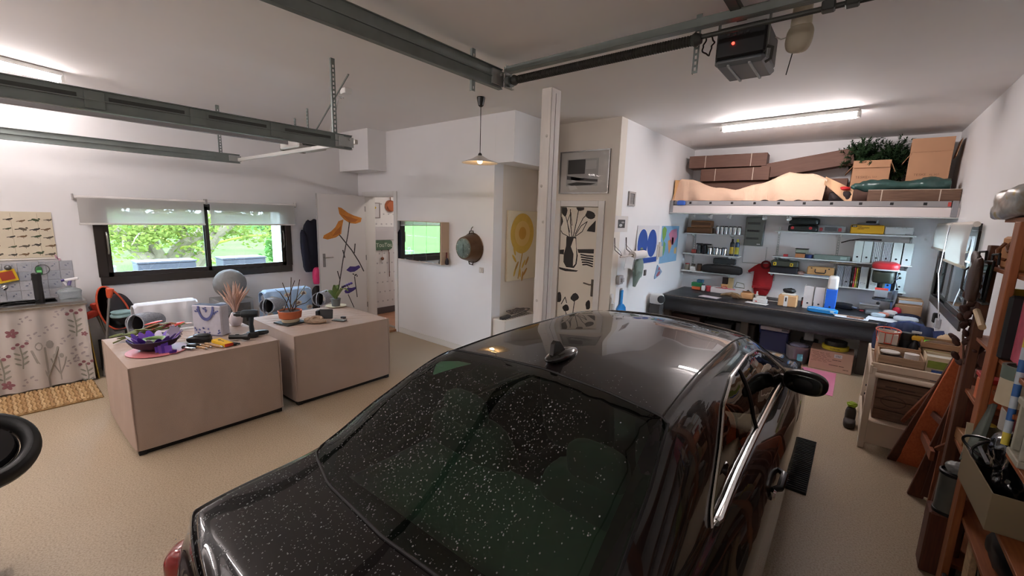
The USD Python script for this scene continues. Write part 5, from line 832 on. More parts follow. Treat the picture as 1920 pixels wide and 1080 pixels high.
# ------------------------------------------------------------------ loft over the workbench
YB0, YL0 = 8.31, 7.25
struct('trim_7', bx(XP + .002, XR - .002, YL0 + .05, YB - .002, 2.15, 2.245, .001), M((206, 202, 200), .6))     # loft deck
lb = thing('loft_beam', 'white painted beam along the front of the loft', 'beam', (-.8, YL0, 2.14), w=True)
part(lb, 'beam', bx(XP + .002, XR - .002, YL0, YL0 + .048, 2.145, 2.262, .004), M((226, 216, 214), .5)); part(lb, 'lower_flange', bx(XP + .002, XR - .002, YL0 - .012, YL0 + .04, 2.132, 2.144, .002), M((200, 204, 204), .4))
for x in (XP + .03, XR - .05): part(lb, 'end_bracket', bx(x - .025, x + .03, YL0 - .012, YL0 + .0, 2.15, 2.34, .003), M((150, 150, 154), .4, .5))
la = thing('ladder', 'aluminium ladder lying on edge along the front of the loft', 'ladder', (-.8, YL0 + .05, 2.264), w=True); alu = M((172, 170, 172), .35, .7)
for y in (YL0 + .01, YL0 + .36): part(la, 'side_rail', bx(-2.40, .80, y, y + .022, 2.266, 2.338, .004), alu)
for k in range(10): part(la, 'rung', bx(-2.205 + k * .307, -2.175 + k * .307, YL0 + .03, YL0 + .36, 2.29, 2.318, .003), alu); part(la, 'rung_socket', bx(-2.206 + k * .307, -2.172 + k * .307, YL0 + .007, YL0 + .0095, 2.288, 2.320, .001), M((20, 20, 22), .6))
part(la, 'blue_foot', mv(lump((.13, .06, .075), seed=3, amp=.05, p=3.4), (-2.33, YL0 - .0, 2.266)), M((52, 96, 186), .5), 'blue plastic clip on the ladder end'); part(la, 'grey_foot', mv(lump((.24, .05, .072), seed=5, amp=.05, p=3.4), (-2.34, YL0 + .03, 2.267)), M((130, 130, 138), .5)); part(la, 'red_cap', bx(.77, .798, YL0 + .004, YL0 + .009, 2.275, 2.325, .001), M((196, 74, 66), .5))
ZD = 2.246
spm = M((206, 208, 206), .35)
sl = thing('spotlight_rail', 'white rail of five small spotlights under the loft beam', 'spotlights', (-1.5, YL0 + .12, 2.10), w=True); part(sl, 'rail', bx(-2.3, -.7, YL0 + .10, YL0 + .13, 2.125, 2.148, .003), spm)
for k, x in enumerate((-2.13, -1.87, -1.60, -1.14, -.83)): part(sl, 'spotlight', mv(lathe([(0, 0), (.020, 0), (.034, .06), (.030, .06), (0, .03)], 16), (x, YL0 + .115, 2.128), (150 if k != 2 else 175, 20 if k < 3 else -20, 0)), spm); 
cloth_p = M((226, 190, 164), .85, bump=.25, bs=90)
# padded roll under the peach cloth
u = np.linspace(0, 1, 110); prof = np.interp(u, [0, .03, .12, .30, .45, .62, .78, .92, 1], [.36, .46, .43, .30, .27, .36, .50, .47, .40])
def cl_pt(a, h, v):
    x = -2.47 + a * 2.02; k = min(1, v / .62)
    f = math.sin(a * 46 + 2.2 * math.sin(a * 11) + v * 2) * .011 + math.sin(a * 21 + 3.0 * v) * .016 + .016 * (meshkit.fbm(np.array([[a * 14, v * 3.5, 2.]]), 4, 3)[0] - .5)
    if v < .62: return (x - .05 * (1 - k) * (a < .02) + .05 * (k - .5) * (a - .5), 7.315 + f * (1.25 - .5 * k) + .06 * k * k, 2.343 + (.015 * math.sin(a * 60) if a > .6 else 0) * (1 - k) + (h - .10) * k * .97 + .006 * math.sin(a * 31) * k)
    k = (v - .62) / .38; return (x, 7.375 + .40 * k, ZD + h - .008 * math.sin(a * 31 + k * 4) - .12 * k * k + .02 * math.sin(k * 3) * (meshkit.fbm(np.array([[a * 16, k * 4, 5.]]), 3, 1)[0] - .4))
P = np.array([[cl_pt(a, h, v) for v in np.linspace(0, 1, 26)] for a, h in zip(u, prof)]); 
pc_ = thing('peach_blanket', 'long peach blanket draped over bulky goods along the loft', 'blanket', (-1.45, 7.5, ZD), w=True); cm = solid(grid(P), .01); cm.fix_normals(); part(pc_, 'cloth', cm, cloth_p)
part(pc_, 'folded_end', solid(grid(np.array([[(-.46 + .32 * a, 7.31 + .02 * math.sin(a * 9) + .2 * v * .6, ZD + .33 - .30 * a * (1 - v * .4) + .10 * v) for v in np.linspace(0, 1, 8)] for a in np.linspace(0, 1, 12)])), .01), M((220, 178, 140), .85)); part(pc_, 'left_fold', solid(grid(np.array([[(-2.49 + .06 * v, 7.33 + .1 * v, ZD + .10 + .33 * a + .0 * v) for v in np.linspace(0, 1, 4)] for a in np.linspace(0, 1, 8)])), .01), M((214, 164, 112), .85))
for k in range(26): part(pc_, 'fringe', tube([(-.74 + k * .011, 7.318, ZD + .104), (-.738 + k * .011, 7.312, ZD + .085)], .003, 4), M((110, 84, 66), .9))
one('stored_bundle', 'bulky dark goods hidden beneath the peach blanket', 'bundle', lump((1.8, .32, .14), seed=4, amp=.03, p=4), M((60, 48, 44), .9), loc=(-1.46, 7.60, 2.339))
one('dark_sack', 'dark sack with a red lining at the right end of the peach blanket', 'sack', [lump((.26, .24, .15), (0, 0, 0), 6, .12, p=3)], M((48, 38, 40), .8), loc=(-.27, 7.46, 2.339)); one('red_cloth', 'scrap of red cloth on the dark sack', 'cloth', lump((.14, .10, .05), seed=3, amp=.2), M((190, 34, 36), .7), loc=(-.24, 7.40, 2.485))
dkb = M((108, 78, 66), .7, var=.10, vs=5, stretch=(1, 4, 8)); tape = M((196, 180, 164), .6)
def long_box(label, size, loc, rz=0, tilt=None, straps=(), mat=None):
    t = thing('long_carton', label, 'carton', loc, rz, tilt=tilt); w, d, h = size
    part(t, 'box', cb(size, ch=.004), mat or dkb)
    for s in straps: part(t, 'strap', [bx(s - .006, s + .006, -d / 2 - .003, -d / 2 - .0005, .001, h, .0005), bx(s - .006, s + .006, -d / 2, d / 2, h + .0005, h + .003, .0005)][0], tape)
    return t
long_box('brown strapped carton on the loft, upper left of two stacked', (1.16, .30, .20), (-1.86, 7.96, ZD + .66), 3, straps=(-.32, .36)); long_box('brown strapped carton on the loft, lower of two stacked at the left', (1.02, .30, .20), (-1.72, 7.95, ZD + .44), 0, straps=(-.28, .28))
long_box('plain brown carton under the stacked cartons on the loft', (1.1, .34, .43), (-1.8, 8.06, ZD + .001), 0); long_box('tilted long brown carton behind the peach blanket', (1.14, .26, .22), (-.75, 7.98, ZD + .55), 0, tilt=(0, -9, 0)); long_box('brown carton propping up the tilted long carton', (.9, .36, .44), (-.68, 8.06, ZD + .001))
wb = long_box('long wood-grained carton at the front right of the loft', (.86, .26, .14), (.445, 7.47, 2.339), 0, straps=(-.29, .25), mat=wood((116, 88, 70), (92, 66, 50), axis=0)); part(wb, 'pale_lid_edge', bx(-.43, .43, -.131, -.10, .14, .147, .002), M((206, 188, 172), .6))
gw = thing('green_wrap', 'long parcel in crinkled dark green plastic on the wood-grained carton', 'parcel', (.33, 7.48, ZD + .234)); gm = M((44, 76, 72), .3, var=.15, vs=12, coat_weight=.5)
xs = np.linspace(-.47, .45, 60); rr = [.02 + .04 * min(1, (x + .5) * 8) + .022 * math.sin(x * 7) ** 2 + .02 * (x > .2) * (1 - abs(x - .3) * 3) for x in xs]
part(gw, 'wrap', wrinkle(tube([(x, .01 * math.sin(x * 9), .062 + .02 * max(0, x)) for x in xs], rr, 24), .022, 13), gm); part(gw, 'tie', mv(trimesh.creation.torus(.062, .006, 18, 6), (-.06, 0, .06), (0, 90, 0)), M((150, 176, 170), .4)); part(gw, 'tie', mv(trimesh.creation.torus(.066, .006, 18, 6), (.20, 0, .065), (0, 90, 0)), M((120, 150, 146), .4)); part(gw, 'knot', lump((.07, .07, .07), (-.47, 0, .02), 4, .3), gm)
kraft = M((188, 142, 108), .75, var=.03, vs=6)
def carton(label, w, d, h, loc, rz, flaps, words):
    t = thing('open_carton', label, 'carton', loc, rz); part(t, 'body', open_box(w, d, h, .006), kraft)
    for f in flaps: part(t, 'flap', f, kraft)
    for s, x, z, hh in words: part(t, 'print', mv(facing(mv(text(s, hh, .0006), (x, z, 0)), '-y'), (0, -d / 2 - .0003, 0)), M((120, 82, 58), .7))
    return t
carton('open kraft carton on the loft, smaller one below the fir branches', .40, .36, .36, (-.0, 7.92, ZD + .30), 3, [mv(cb((.38, .006, .11), ch=.001), (0, -.20, .26), (-22, 0, 0)), mv(cb((.006, .34, .17), ch=.001), (.255, 0, .20), (0, -22, 0)), mv(cb((.006, .34, .19), ch=.001), (-.27, 0, .19), (0, 35, 0))], [('TESKE', -.16, .12, .032), ('KL 307', -.02, .125, .020)])
carton('open kraft carton on the loft, taller one in the right corner', .40, .36, .40, (.585, 7.96, ZD + .34), -2, [mv(cb((.40, .006, .17), ch=.001), (0, -.185, .40), (6, 0, 0)), mv(cb((.40, .006, .20), ch=.001), (0, .19, .38), (-4, 0, 0)), mv(cb((.006, .34, .16), ch=.001), (-.26, -.02, .26), (0, 30, 0)), mv(cb((.006, .34, .22), ch=.001), (.235, 0, .33), (0, 8, 0))], [('TESKE', -.13, .10, .028), ('KL 307', .02, .10, .020)])
for x, z, w in ((-.0, .297, .4), (.585, .337, .4)): one('carton', f'flat carton under the {"smaller" if x < .3 else "taller"} open kraft carton', 'carton', cb((w, .34, z)), dkb, loc=(x, 7.96, ZD + .001))
one('bottle_brush', 'dark bottle brush sticking up out of the right corner carton', 'brush', [cyl((0, 0, .0), (0, 0, .42), .012), lathe([(0, .40), (.028, .41), (.03, .54), (.02, .56), (0, .56)], 10)], M((66, 54, 32), .9), loc=(.66, 8.0, ZD + .345))
# artificial fir trees
needle = custom('fir_needles', {'i': ('noise_texture', {'scale': 9}), 'g': ('geometry', {}), 'r': ('rgb_ramp', {'ramp': [(.3, lin((34, 62, 38))), (.7, lin((66, 100, 58)))]}), 'p': ('principled_bsdf', {'roughness': .7})}, [('g.position', 'i.vector'), ('i.fac', 'r.fac'), ('r.color', 'p.base_color')], 'p.BSDF')
def fir(label, loc, R, H, seed, low=-.1):
    t = thing('artificial_fir', label, 'artificial tree', loc); g = np.random.default_rng(seed); V, F = [], []
    for b in range(130):
        a, e = g.uniform(0, 2 * PI), g.uniform(low, 1.35); L = R * g.uniform(.6, 1.0) * (1.0 if e < .9 else 1.1)
        d = np.array([math.cos(a) * math.cos(e), math.sin(a) * math.cos(e), math.sin(e) * H / R * .8]); o = np.array([0, 0, .08])
        for k in range(34):
            f = .2 + .8 * k / 33; p = o + d * L * f; q = np.cross(d, g.normal(size=3)); q /= np.linalg.norm(q) + 1e-9; tip = p + q * .042 + d * .02; w = np.cross(q, d); w = w / (np.linalg.norm(w) + 1e-9) * .009; n = len(V)
            V += [p - w, p + w, tip, p + q * .012]; F += [(n, n + 1, n + 2), (n + 1, n, n + 2)]
    part(t, 'needles', trimesh.Trimesh(np.array(V), np.array(F), process=False), needle, smooth=False, kind='stuff'); part(t, 'trunk', cyl((0, 0, -.30), (0, 0, H * .5), .014), M((60, 44, 30), .8))
fir('dark green artificial fir on the loft, lower left one', (-.10, 7.98, ZD + .62), .34, .38, 1, -.4); fir('dark green artificial fir on the loft, right one between the cartons', (.22, 8.0, ZD + .55), .27, .46, 2, -1.0)
# ------------------------------------------------------------------ back wall shelves
sh_m = M((216, 220, 218), .45)
def shelf(label, x0, x1, z, posts):
    t = thing('wall_shelf', label, 'shelf', ((x0 + x1) / 2, YB, z), w=True); part(t, 'board', bx(x0, x1, 8.05, YB - .002, z - .02, z, .002), sh_m)
    for x in posts: part(t, 'bracket', mv(facing(ext(poly([(0, 0), (.22, 0), (.22, -.015), (.03, -.06), (0, -.07)]), .012), '-x'), (x, 8.316, z - .021)) if False else J(bx(x - .006, x + .006, 8.09, YB - .002, z - .045, z - .0205, .001), bx(x - .006, x + .006, 8.2, YB - .002, z - .065, z - .0455, .001)), M((196, 200, 198), .4))
    return t
for z, n in ((1.805, 'top'), (1.44, 'middle'), (1.125, 'bottom')): shelf(f'white wall shelf, {n} one of the narrow left stack', -2.48, -1.56, z, (-2.36, -1.72))
for z, a, b, n in ((1.905, -1.06, .61, 'long white wall shelf, topmost of the right group'), (1.495, -1.06, .62, 'long white wall shelf, middle of the right group'), (1.225, -1.08, -.215, 'short white wall shelf under the tool case'), (1.115, -.21, .61, 'short white wall shelf of the lower magazine files')): shelf(n, a, b, z, (a + .03, b - .03) if b - a < 1 else (a + .03, -.21, b - .03))
for k, x in enumerate((-2.36, -1.72, -1.03, -.235, .58)):
    o = sbox(-.016, 0, .016, .90 if k > 1 else .80)
    for j in range(20): o = o.difference(sbox(-.006, .02 + j * .04, .006, .042 + j * .04))
    one('shelf_upright', ['slotted upright at the left end of the left shelves', 'slotted upright at the right end of the left shelves', 'slotted upright at the left end of the right shelves', 'slotted upright at the middle of the right shelves', 'slotted upright at the right end of the right shelves'][k], 'shelf upright', mv(facing(ext(o, .010), '-y'), (x, YB - .001, 1.06)), M((186, 190, 188), .4, .3))
def bxo(name, label, cat, x0, x1, z0, z1, c, d=.18, y=8.09, extra=(), rough=.6, **kw):
    t = thing(name, label, cat, ((x0 + x1) / 2, y + d / 2, z0 + .001), w=True); part(t, 'body', bx(x0, x1, y, y + d, z0 + .001, z1, min(.012, (z1 - z0) * .1)), M(c, rough, **kw))
    for n, m, cc in extra: part(t, n, m, M(cc, .5))
    return t
brn = (128, 88, 56)
bxo('carton', 'flat brown carton, lower of two on the top left shelf', 'carton', -2.46, -2.03, 1.805, 1.905, brn); bxo('carton', 'brown carton with an open flap, upper of two on the top left shelf', 'carton', -2.39, -2.05, 1.906, 2.03, (150, 104, 66), extra=[('flap', mv(cb((.33, .004, .05), ch=.001), (-2.22, 8.085, 1.95), (12, 0, 0)), (110, 76, 48))])
chrome_j = M((200, 202, 200), .12, 1.0); lidm = M((58, 54, 50), .4)
def jar(label, x, z, r, h, group, y=8.14, cat='jar', lid=lidm, body=chrome_j, name='metal_jar'):
    t = thing(name, label, cat, (x, y, z + .001), group=group); part(t, 'body', lathe([(0, 0), (r, 0), (r, h * .86), (r * .94, h * .9), (0, h * .9)], 16), body); part(t, 'lid', lathe([(0, h * .88), (r * .97, h * .88), (r * .97, h), (0, h)], 16), lid); return t
NTH = ('first', 'second', 'third', 'fourth', 'fifth', 'sixth')
j0 = jar('shiny metal jar on the top left shelf, first from the left', -1.945, 1.805, .029, .14, 'shiny metal jars on the top left shelf')
for k in range(1, 6): copy(j0, (-1.945 + k * .068, 8.14 + .01 * (k % 2), 1.806), label=f'shiny metal jar on the top left shelf, {NTH[k]} from the left')
for k, (x, r, h) in enumerate([(-2.04, .042, .13), (-1.935, .042, .13), (-1.87, .028, .12), (-1.80, .042, .13)]): jar(['first', 'second', 'narrow third', 'fourth'][k] + ' from the left of the shiny tins on the middle left shelf', x, 1.44, r, h, None, name='metal_tin', cat='tin')
bxo('small_box', 'small red box at the left end of the middle left shelf', 'box', -2.34, -2.265, 1.44, 1.51, (176, 74, 66), d=.1); bxo('tool_stack', 'dark stack of small tools on the middle left shelf', 'tools', -2.25, -2.19, 1.44, 1.60, (88, 92, 92), d=.1, extra=[('top_tool', bx(-2.27, -2.17, 8.10, 8.16, 1.601, 1.625, .004), (50, 50, 52))]); bxo('black_case', 'black case behind the tins on the middle left shelf', 'case', -2.17, -2.10, 1.44, 1.60, (34, 36, 38), d=.12, extra=[('handle', bx(-2.175, -2.02, 8.12, 8.15, 1.602, 1.622, .004), (30, 30, 32))])
for k, (x, c, c2, n) in enumerate([(-1.685, (28, 30, 34), (206, 170, 40), 'dark spray can with a yellow label on the middle left shelf'), (-1.605, (50, 76, 110), (196, 186, 60), 'blue spray can with a yellow top at the right end of the middle left shelf')]):
    t = thing('spray_can', n, 'spray can', (x, 8.14, 1.441)); part(t, 'body', lathe([(0, 0), (.034, 0), (.034, .22), (.02, .24), (0, .24)], 16), M(c, .35)); part(t, 'label', lathe([(.0335, .03), (.0348, .035), (.0348, .15), (.0335, .155)], 16), M(c2, .5)); part(t, 'cap', lathe([(0, .235), (.018, .235), (.016, .29), (0, .29)], 12), M((40, 40, 44) if k == 0 else c2, .5))
jar('glass jar of screws with a red lid on the bottom left shelf', -2.40, 1.125, .04, .12, None, lid=M((176, 60, 56), .5), body=M((150, 146, 130), .3), name='screw_jar'); jar('second glass jar of screws on the bottom left shelf', -2.31, 1.125, .035, .11, None, body=M((140, 136, 124), .3), name='screw_jar', y=8.2)
bxo('white_box', 'small white box at the front of the bottom left shelf', 'box', -2.33, -2.24, 1.125, 1.20, (216, 216, 214), d=.06, y=8.055); jar('brown jar beside the black cushion on the bottom left shelf', -2.185, 1.125, .04, .13, None, body=M((110, 84, 66), .5), name='brown_jar')
one('black_bag_roll', 'long black padded bag lying on the bottom left shelf', 'bag', lump((.66, .19, .15), seed=5, amp=.04, p=4), M((18, 18, 19), .7), loc=(-1.80, 8.10, 1.126)); bxo('grey_tray', 'flat dark tray lying on the black padded bag', 'tray', -1.98, -1.62, 1.277, 1.375, (70, 74, 74), d=.10, y=8.20)
ep = thing('electrical_panel', 'grey electrical cabinet with a smoked door on the back wall', 'electrical panel', (-1.38, YB, 1.64), w=True); part(ep, 'cabinet', bx(-1.53, -1.25, 8.23, YB - .001, 1.63, 2.115, .004), M((116, 122, 116), .4)); part(ep, 'smoked_door', bx(-1.525, -1.255, 8.222, 8.2295, 1.64, 2.105, .002), M((92, 100, 94), .12))
for k in range(3): part(ep, 'breaker_row', bx(-1.50, -1.31, 8.217, 8.2215, 1.74 + k * .125, 1.775 + k * .125, .001), M((54, 58, 56), .5)); 
for k in range(5): part(ep, 'breaker', bx(-1.49 + k * .033, -1.462 + k * .033, 8.214, 8.2168, 1.87, 1.90, .001), M((36, 38, 38), .5))
part(ep, 'door_label', bx(-1.33, -1.28, 8.219, 8.2216, 1.655, 1.67, .0005), M((176, 180, 176), .5))
for k, (x0, x1, z0, z1) in enumerate([(-1.535, -1.525, 1.34, 1.63), (-1.535, -1.18, 1.325, 1.34), (-1.19, -1.18, 1.34, 1.62)]): one('cable_trunking', ['thin white trunking down from the electrical cabinet', 'thin white trunking running right under the electrical cabinet', 'thin white trunking rising beside the red apron'][k], 'trunking', bx(x0, x1, 8.305, YB - .001, z0, z1, .001), M((196, 198, 196), .5))
rs = thing('red_jacket', 'red short-sleeved work top hanging on the back wall', 'work top', (-1.2, 8.25, .8), w=True); red = M((176, 28, 34), .75, bump=.2, bs=20)
out = poly([(-1.33, 1.29), (-1.27, 1.33), (-1.12, 1.345), (-1.05, 1.32), (-1.03, 1.25), (-1.04, .98), (-1.05, .92), (-1.10, .80), (-1.28, .80), (-1.31, .90), (-1.33, .94), (-1.325, 1.2), (-1.36, 1.19), (-1.41, 1.16), (-1.42, 1.20)])
def pads(o, d, y): 
    m = ext(o.buffer(-.012).buffer(.012), d).subdivide().subdivide(); v = m.vertices; e = shapely.distance(shapely.points(v[:, 0], v[:, 1]), o.exterior); v[:, 2] *= np.clip(.35 + e * 7, .35, 1); m.vertices = v; return mv(facing(m, '-y'), (0, y, 0))
part(rs, 'top', wrinkle(pads(out, .07, 8.31), .006, 12), red); part(rs, 'collar', mv(trimesh.creation.torus(.06, .016, 20, 8), (-1.16, 8.25, 1.325), (70, 0, 0)), M((110, 16, 22), .8)); part(rs, 'waist_band', wrinkle(bx(-1.325, -1.045, 8.235, 8.25, .915, .955, .004), .003, 20), M((150, 22, 28), .8)); part(rs, 'logo_tag', bx(-1.12, -1.08, 8.236, 8.24, 1.20, 1.208, .0005), M((206, 190, 190), .5)); part(rs, 'sleeve_trim', bx(-1.43, -1.36, 8.24, 8.25, 1.155, 1.17, .002), M((190, 180, 180), .6))
# right shelves: tool cases, boxes
for k, (z0, z1) in enumerate([(1.905, 2.015), (2.016, 2.12)]):
    t = thing('tool_case', ['dark green tool case with two red latches, lower of two', 'dark green tool case without latches, upper of two under the loft beam'][k], 'tool case', (-.70, 8.18, z0 + .001), w=True); part(t, 'case', mv(lump((.40, .22, z1 - z0 - .002), seed=4, amp=.01, p=5), (-.70, 8.17, z0 + .001)), M((26, 40, 40), .45)); part(t, 'seam', bx(-.885, -.515, 8.058, 8.064, (z0 + z1) / 2 - .003, (z0 + z1) / 2 + .003, .001), M((14, 22, 22), .5))
    if k == 0:
        for x in (-.835, -.60): part(t, 'latch', mv(lathe([(0, .01), (.022, .01), (.026, 0)], 14), (x, 8.066, 1.96), (90, 0, 0)), M((196, 44, 50), .4), 'red latch')
    part(t, 'handle', tube([(-.76, 8.08, z0 + .075), (-.76, 8.05, z0 + .085), (-.64, 8.05, z0 + .085), (-.64, 8.08, z0 + .075)], .008, 6), M((20, 30, 30), .5))
t = thing('clear_tool_case', 'silver and red tool case on the top right shelf', 'tool case', (-.34, 8.15, 1.906), w=True); part(t, 'case', mv(lump((.35, .16, .11), seed=2, amp=.01, p=5), (-.34, 8.15, 1.906)), M((150, 154, 154), .35)); part(t, 'grip_band', bx(-.42, -.27, 8.060, 8.072, 1.93, 1.985, .004), M((84, 88, 90), .4))
for x in (-.465, -.235): part(t, 'red_catch', bx(x - .02, x + .02, 8.056, 8.07, 1.925, 1.975, .004), M((160, 52, 56), .4))
t = bxo('yellow_box', 'yellow cardboard box with dark print on the top right shelf', 'box', -.115, .265, 1.905, 2.035, (226, 172, 30), d=.2, y=8.07)
for s, x, z, h in (('FLEX', -.03, 2.008, .012), ('Trennschleifer', -.03, 1.988, .014), ('PRO 1007', -.035, 1.97, .012)): part(t, 'print', mv(facing(mv(text(s, h, .0005, True), (x, z, 0)), '-y'), (0, 8.0695, 0)), M((120, 76, 20), .6))
part(t, 'black_label', bx(-.105, -.04, 8.0688, 8.0698, 2.0, 2.027, .0003), M((40, 24, 16), .5)); part(t, 'label_text', mv(facing(mv(text('DGS', .014, .0004, True), (-.09, 2.006, 0)), '-y'), (0, 8.0687, 0)), M((220, 216, 206), .5))
t = bxo('white_box', 'white box with four faint marks on the top right shelf', 'box', .272, .575, 1.905, 2.02, (206, 212, 212), d=.2, y=8.07)
for k, s in enumerate('DCSA'): part(t, 'print', mv(facing(mv(text(s, .014, .0005), (.37 + k * .04, 2.0, 0)), '-y'), (0, 8.0695, 0)), M((130, 136, 138), .6))
part(t, 'print', mv(facing(mv(text('WELLCO', .010, .0005, True), (.49, 1.915, 0)), '-y'), (0, 8.0695, 0)), M((70, 72, 74), .6))
t = thing('hand_plane', 'grey and black tool lying on the yellow box', 'tool', (.08, 8.17, 2.036)); part(t, 'body', lump((.26, .10, .03), seed=4, amp=.1, p=3), M((150, 156, 160), .35, .4)); part(t, 'grip', mv(lump((.12, .05, .03), seed=6, amp=.05, p=3), (.03, 0, .028)), M((40, 42, 46), .5)); part(t, 'knob', lathe([(0, .02), (.02, .02), (.014, .07), (0, .07)], 12, (.10, 0, 0)), M((176, 186, 190), .4)); part(t, 'base', cb((.28, .11, .006), (0, 0, 0)), M((82, 70, 120), .5))
bxo('sanding_block', 'small red block on the middle right shelf', 'block', -.91, -.85, 1.495, 1.535, (176, 50, 58), d=.08, y=8.07)
bxo('food_container', 'orange snap-lid container on the middle right shelf', 'container', -.75, -.625, 1.495, 1.56, (196, 130, 84), d=.12, y=8.08, extra=[('lid', bx(-.755, -.62, 8.075, 8.205, 1.561, 1.572, .003), (60, 58, 50))]); bxo('food_container', 'clear container with a dark lid stacked on the orange one', 'container', -.755, -.59, 1.573, 1.625, (150, 156, 140), d=.12, y=8.08, extra=[('lid', bx(-.76, -.585, 8.075, 8.205, 1.626, 1.64, .003), (44, 48, 44))])
one('blue_tape', 'roll of blue tape lying on the middle right shelf', 'tape', lathe([(.02, 0), (.05, 0), (.052, .055), (.02, .055)], 18), M((40, 66, 130), .5), loc=(-.57, 8.13, 1.496)); bxo('grey_case', 'long low grey-green case on the middle right shelf', 'case', -.51, -.06, 1.495, 1.565, (120, 134, 126), d=.14, y=8.07, extra=[('catch', bx(-.18, -.10, 8.066, 8.07, 1.51, 1.55, .003), (160, 180, 172))])
bxo('tool_chest', 'black plastic toolbox with two yellow latches', 'toolbox', -1.07, -.69, 1.225, 1.33, (28, 30, 38), d=.2, y=8.05, extra=[('lid', bx(-1.065, -.695, 8.05, 8.25, 1.331, 1.43, .015), (70, 76, 66)), ('latch', bx(-1.03, -.985, 8.040, 8.0495, 1.345, 1.40, .004), (222, 190, 40)), ('latch', bx(-.80, -.755, 8.040, 8.0495, 1.345, 1.40, .004), (222, 190, 40)), ('latch_hole', bx(-1.016, -1.0, 8.037, 8.0398, 1.362, 1.386, .001), (30, 30, 20)), ('latch_hole', bx(-.786, -.77, 8.037, 8.0398, 1.362, 1.386, .001), (30, 30, 20)), ('handle', bx(-.96, -.82, 8.10, 8.13, 1.4302, 1.45, .006), (50, 54, 50))])
one('rag', 'pink and brown crumpled rag beside the toolbox', 'rag', lump((.12, .12, .06), seed=4, amp=.25), M((176, 146, 140), .9), loc=(-.64, 8.12, 1.226))
bxo('wooden_case', 'tan wooden case with a black handle', 'case', -.565, -.225, 1.25, 1.375, (206, 160, 104), d=.12, y=8.05, extra=[('handle', tube([(-.46, 8.045, 1.34), (-.46, 8.03, 1.30), (-.45, 8.025, 1.285), (-.34, 8.025, 1.285), (-.33, 8.03, 1.30), (-.33, 8.045, 1.34)], .008, 6), (30, 26, 24)), ('catch', bx(-.52, -.50, 8.044, 8.0495, 1.345, 1.36, .002), (60, 50, 40)), ('catch', bx(-.30, -.28, 8.044, 8.0495, 1.345, 1.36, .002), (60, 50, 40))])
bxo('papers', 'flat stack of papers under the wooden case', 'papers', -.60, -.22, 1.225, 1.249, (140, 150, 166), d=.2, y=8.06); bxo('flat_board', 'thin tan board lying on the lower magazine files', 'board', -.30, .02, 1.452, 1.462, (196, 176, 150), d=.2, y=8.07)
# magazine files
fw = [M((206, 216, 210), .55), M((200, 210, 206), .55)]; hole_m = M((30, 34, 36), .6)
def mag(label, x, z, w=.098, h=.305, mat=None, stripes=None, hole=True, label_frame=False, y=8.06):
    t = thing('magazine_file', label, 'magazine file', (x, y, z + .001)); part(t, 'front', cb((w, .006, h), (0, .003, 0), .001), mat or fw[0]); part(t, 'sides', [bx(-w / 2, -w / 2 + .004, .006, .22, 0, h * .98, .0005)], mat or fw[0]); part(t, 'side', bx(w / 2 - .004, w / 2, .006, .22, 0, h * .98, .0005), mat or fw[0]); part(t, 'papers', bx(-w / 2 + .006, w / 2 - .006, .008, .21, .001, h * .86, .001), M((196, 194, 188), .8))
    if stripes:
        for k in range(stripes): part(t, 'stripe', bx(-w / 2 + (k + .5) * w / stripes - .0035, -w / 2 + (k + .5) * w / stripes + .0035, -.0008, .0, .002, h * .97, .0002), M((88, 92, 100), .6))
    if hole: part(t, 'finger_hole', mv(lathe([(0, .0012), (.012, .0012), (.013, 0)], 16), (0, 0, h * .24), (90, 0, 0)), hole_m)
    if label_frame: part(t, 'label_frame', mv(facing(ext(sbox(-.028, h * .20, .028, h * .20 + .022).difference(sbox(-.025, h * .2 + .003, .025, h * .2 + .019)), .001), '-y'), (0, -.0002, 0)), M((96, 100, 104), .5))
    return t
for k, (x, st, n) in enumerate([(.015, 0, 'white magazine file, first from the left on the middle right shelf'), (.12, 0, 'white magazine file, second from the left on the middle right shelf'), (.228, 5, 'striped magazine file, left one of two on the middle right shelf'), (.335, 6, 'striped magazine file, right one of two on the middle right shelf'), (.443, 0, 'white magazine file, last but one on the middle right shelf'), (.555, 0, 'white magazine file at the right end of the middle right shelf')]): mag(n, x, 1.495, stripes=st, mat=fw[k % 2])
grey_f = M((176, 186, 194), .55)
for k, (x, n) in enumerate([(-.155, 'grey striped magazine file at the left end of the lowest shelf'), (-.065, 'grey striped magazine file, second on the lowest shelf')]): mag(n, x, 1.115, w=.082, mat=grey_f, stripes=5)
mag('white lever file with a label frame, left of the drill press', .128, 1.115, w=.088, h=.31, hole=False, label_frame=True); mag('white lever file with a label frame, behind the drill press', .245, 1.115, w=.088, h=.31, hole=False, label_frame=True); mag('bright blue magazine file on the lowest shelf', .405, 1.115, w=.075, h=.32, mat=M((56, 130, 216), .5), hole=True); mag('white magazine file at the right end of the lowest shelf', .53, 1.115, w=.095, h=.30, mat=fw[1])
for k, (x, c, w, n) in enumerate([(.0, (30, 30, 34), .022, 'black binder'), (.024, (200, 62, 70), .02, 'red binder'), (.046, (206, 180, 50), .016, 'yellow binder'), (.066, (96, 104, 52), .014, 'olive binder')]): t = thing('binder', f'thin {n} between the striped and the white files on the lowest shelf', 'binder', (x, 8.07, 1.116)); part(t, 'cover', cb((w - .002, .20, .29), (0, .10, 0), .001), M(c, .5)); part(t, 'spine_label', bx(-w * .3, w * .3, -.0008, -.0001, .06, .09, .0002), M((206, 200, 190), .6))
one('boomerang', 'curved dark strip propped behind the white magazine files', 'strip', tube([(-.20, 8.2, 1.76), (-.10, 8.2, 1.80), (.02, 8.2, 1.825), (.14, 8.2, 1.83), (.26, 8.2, 1.826)], .010, 6), M((60, 56, 54), .6))
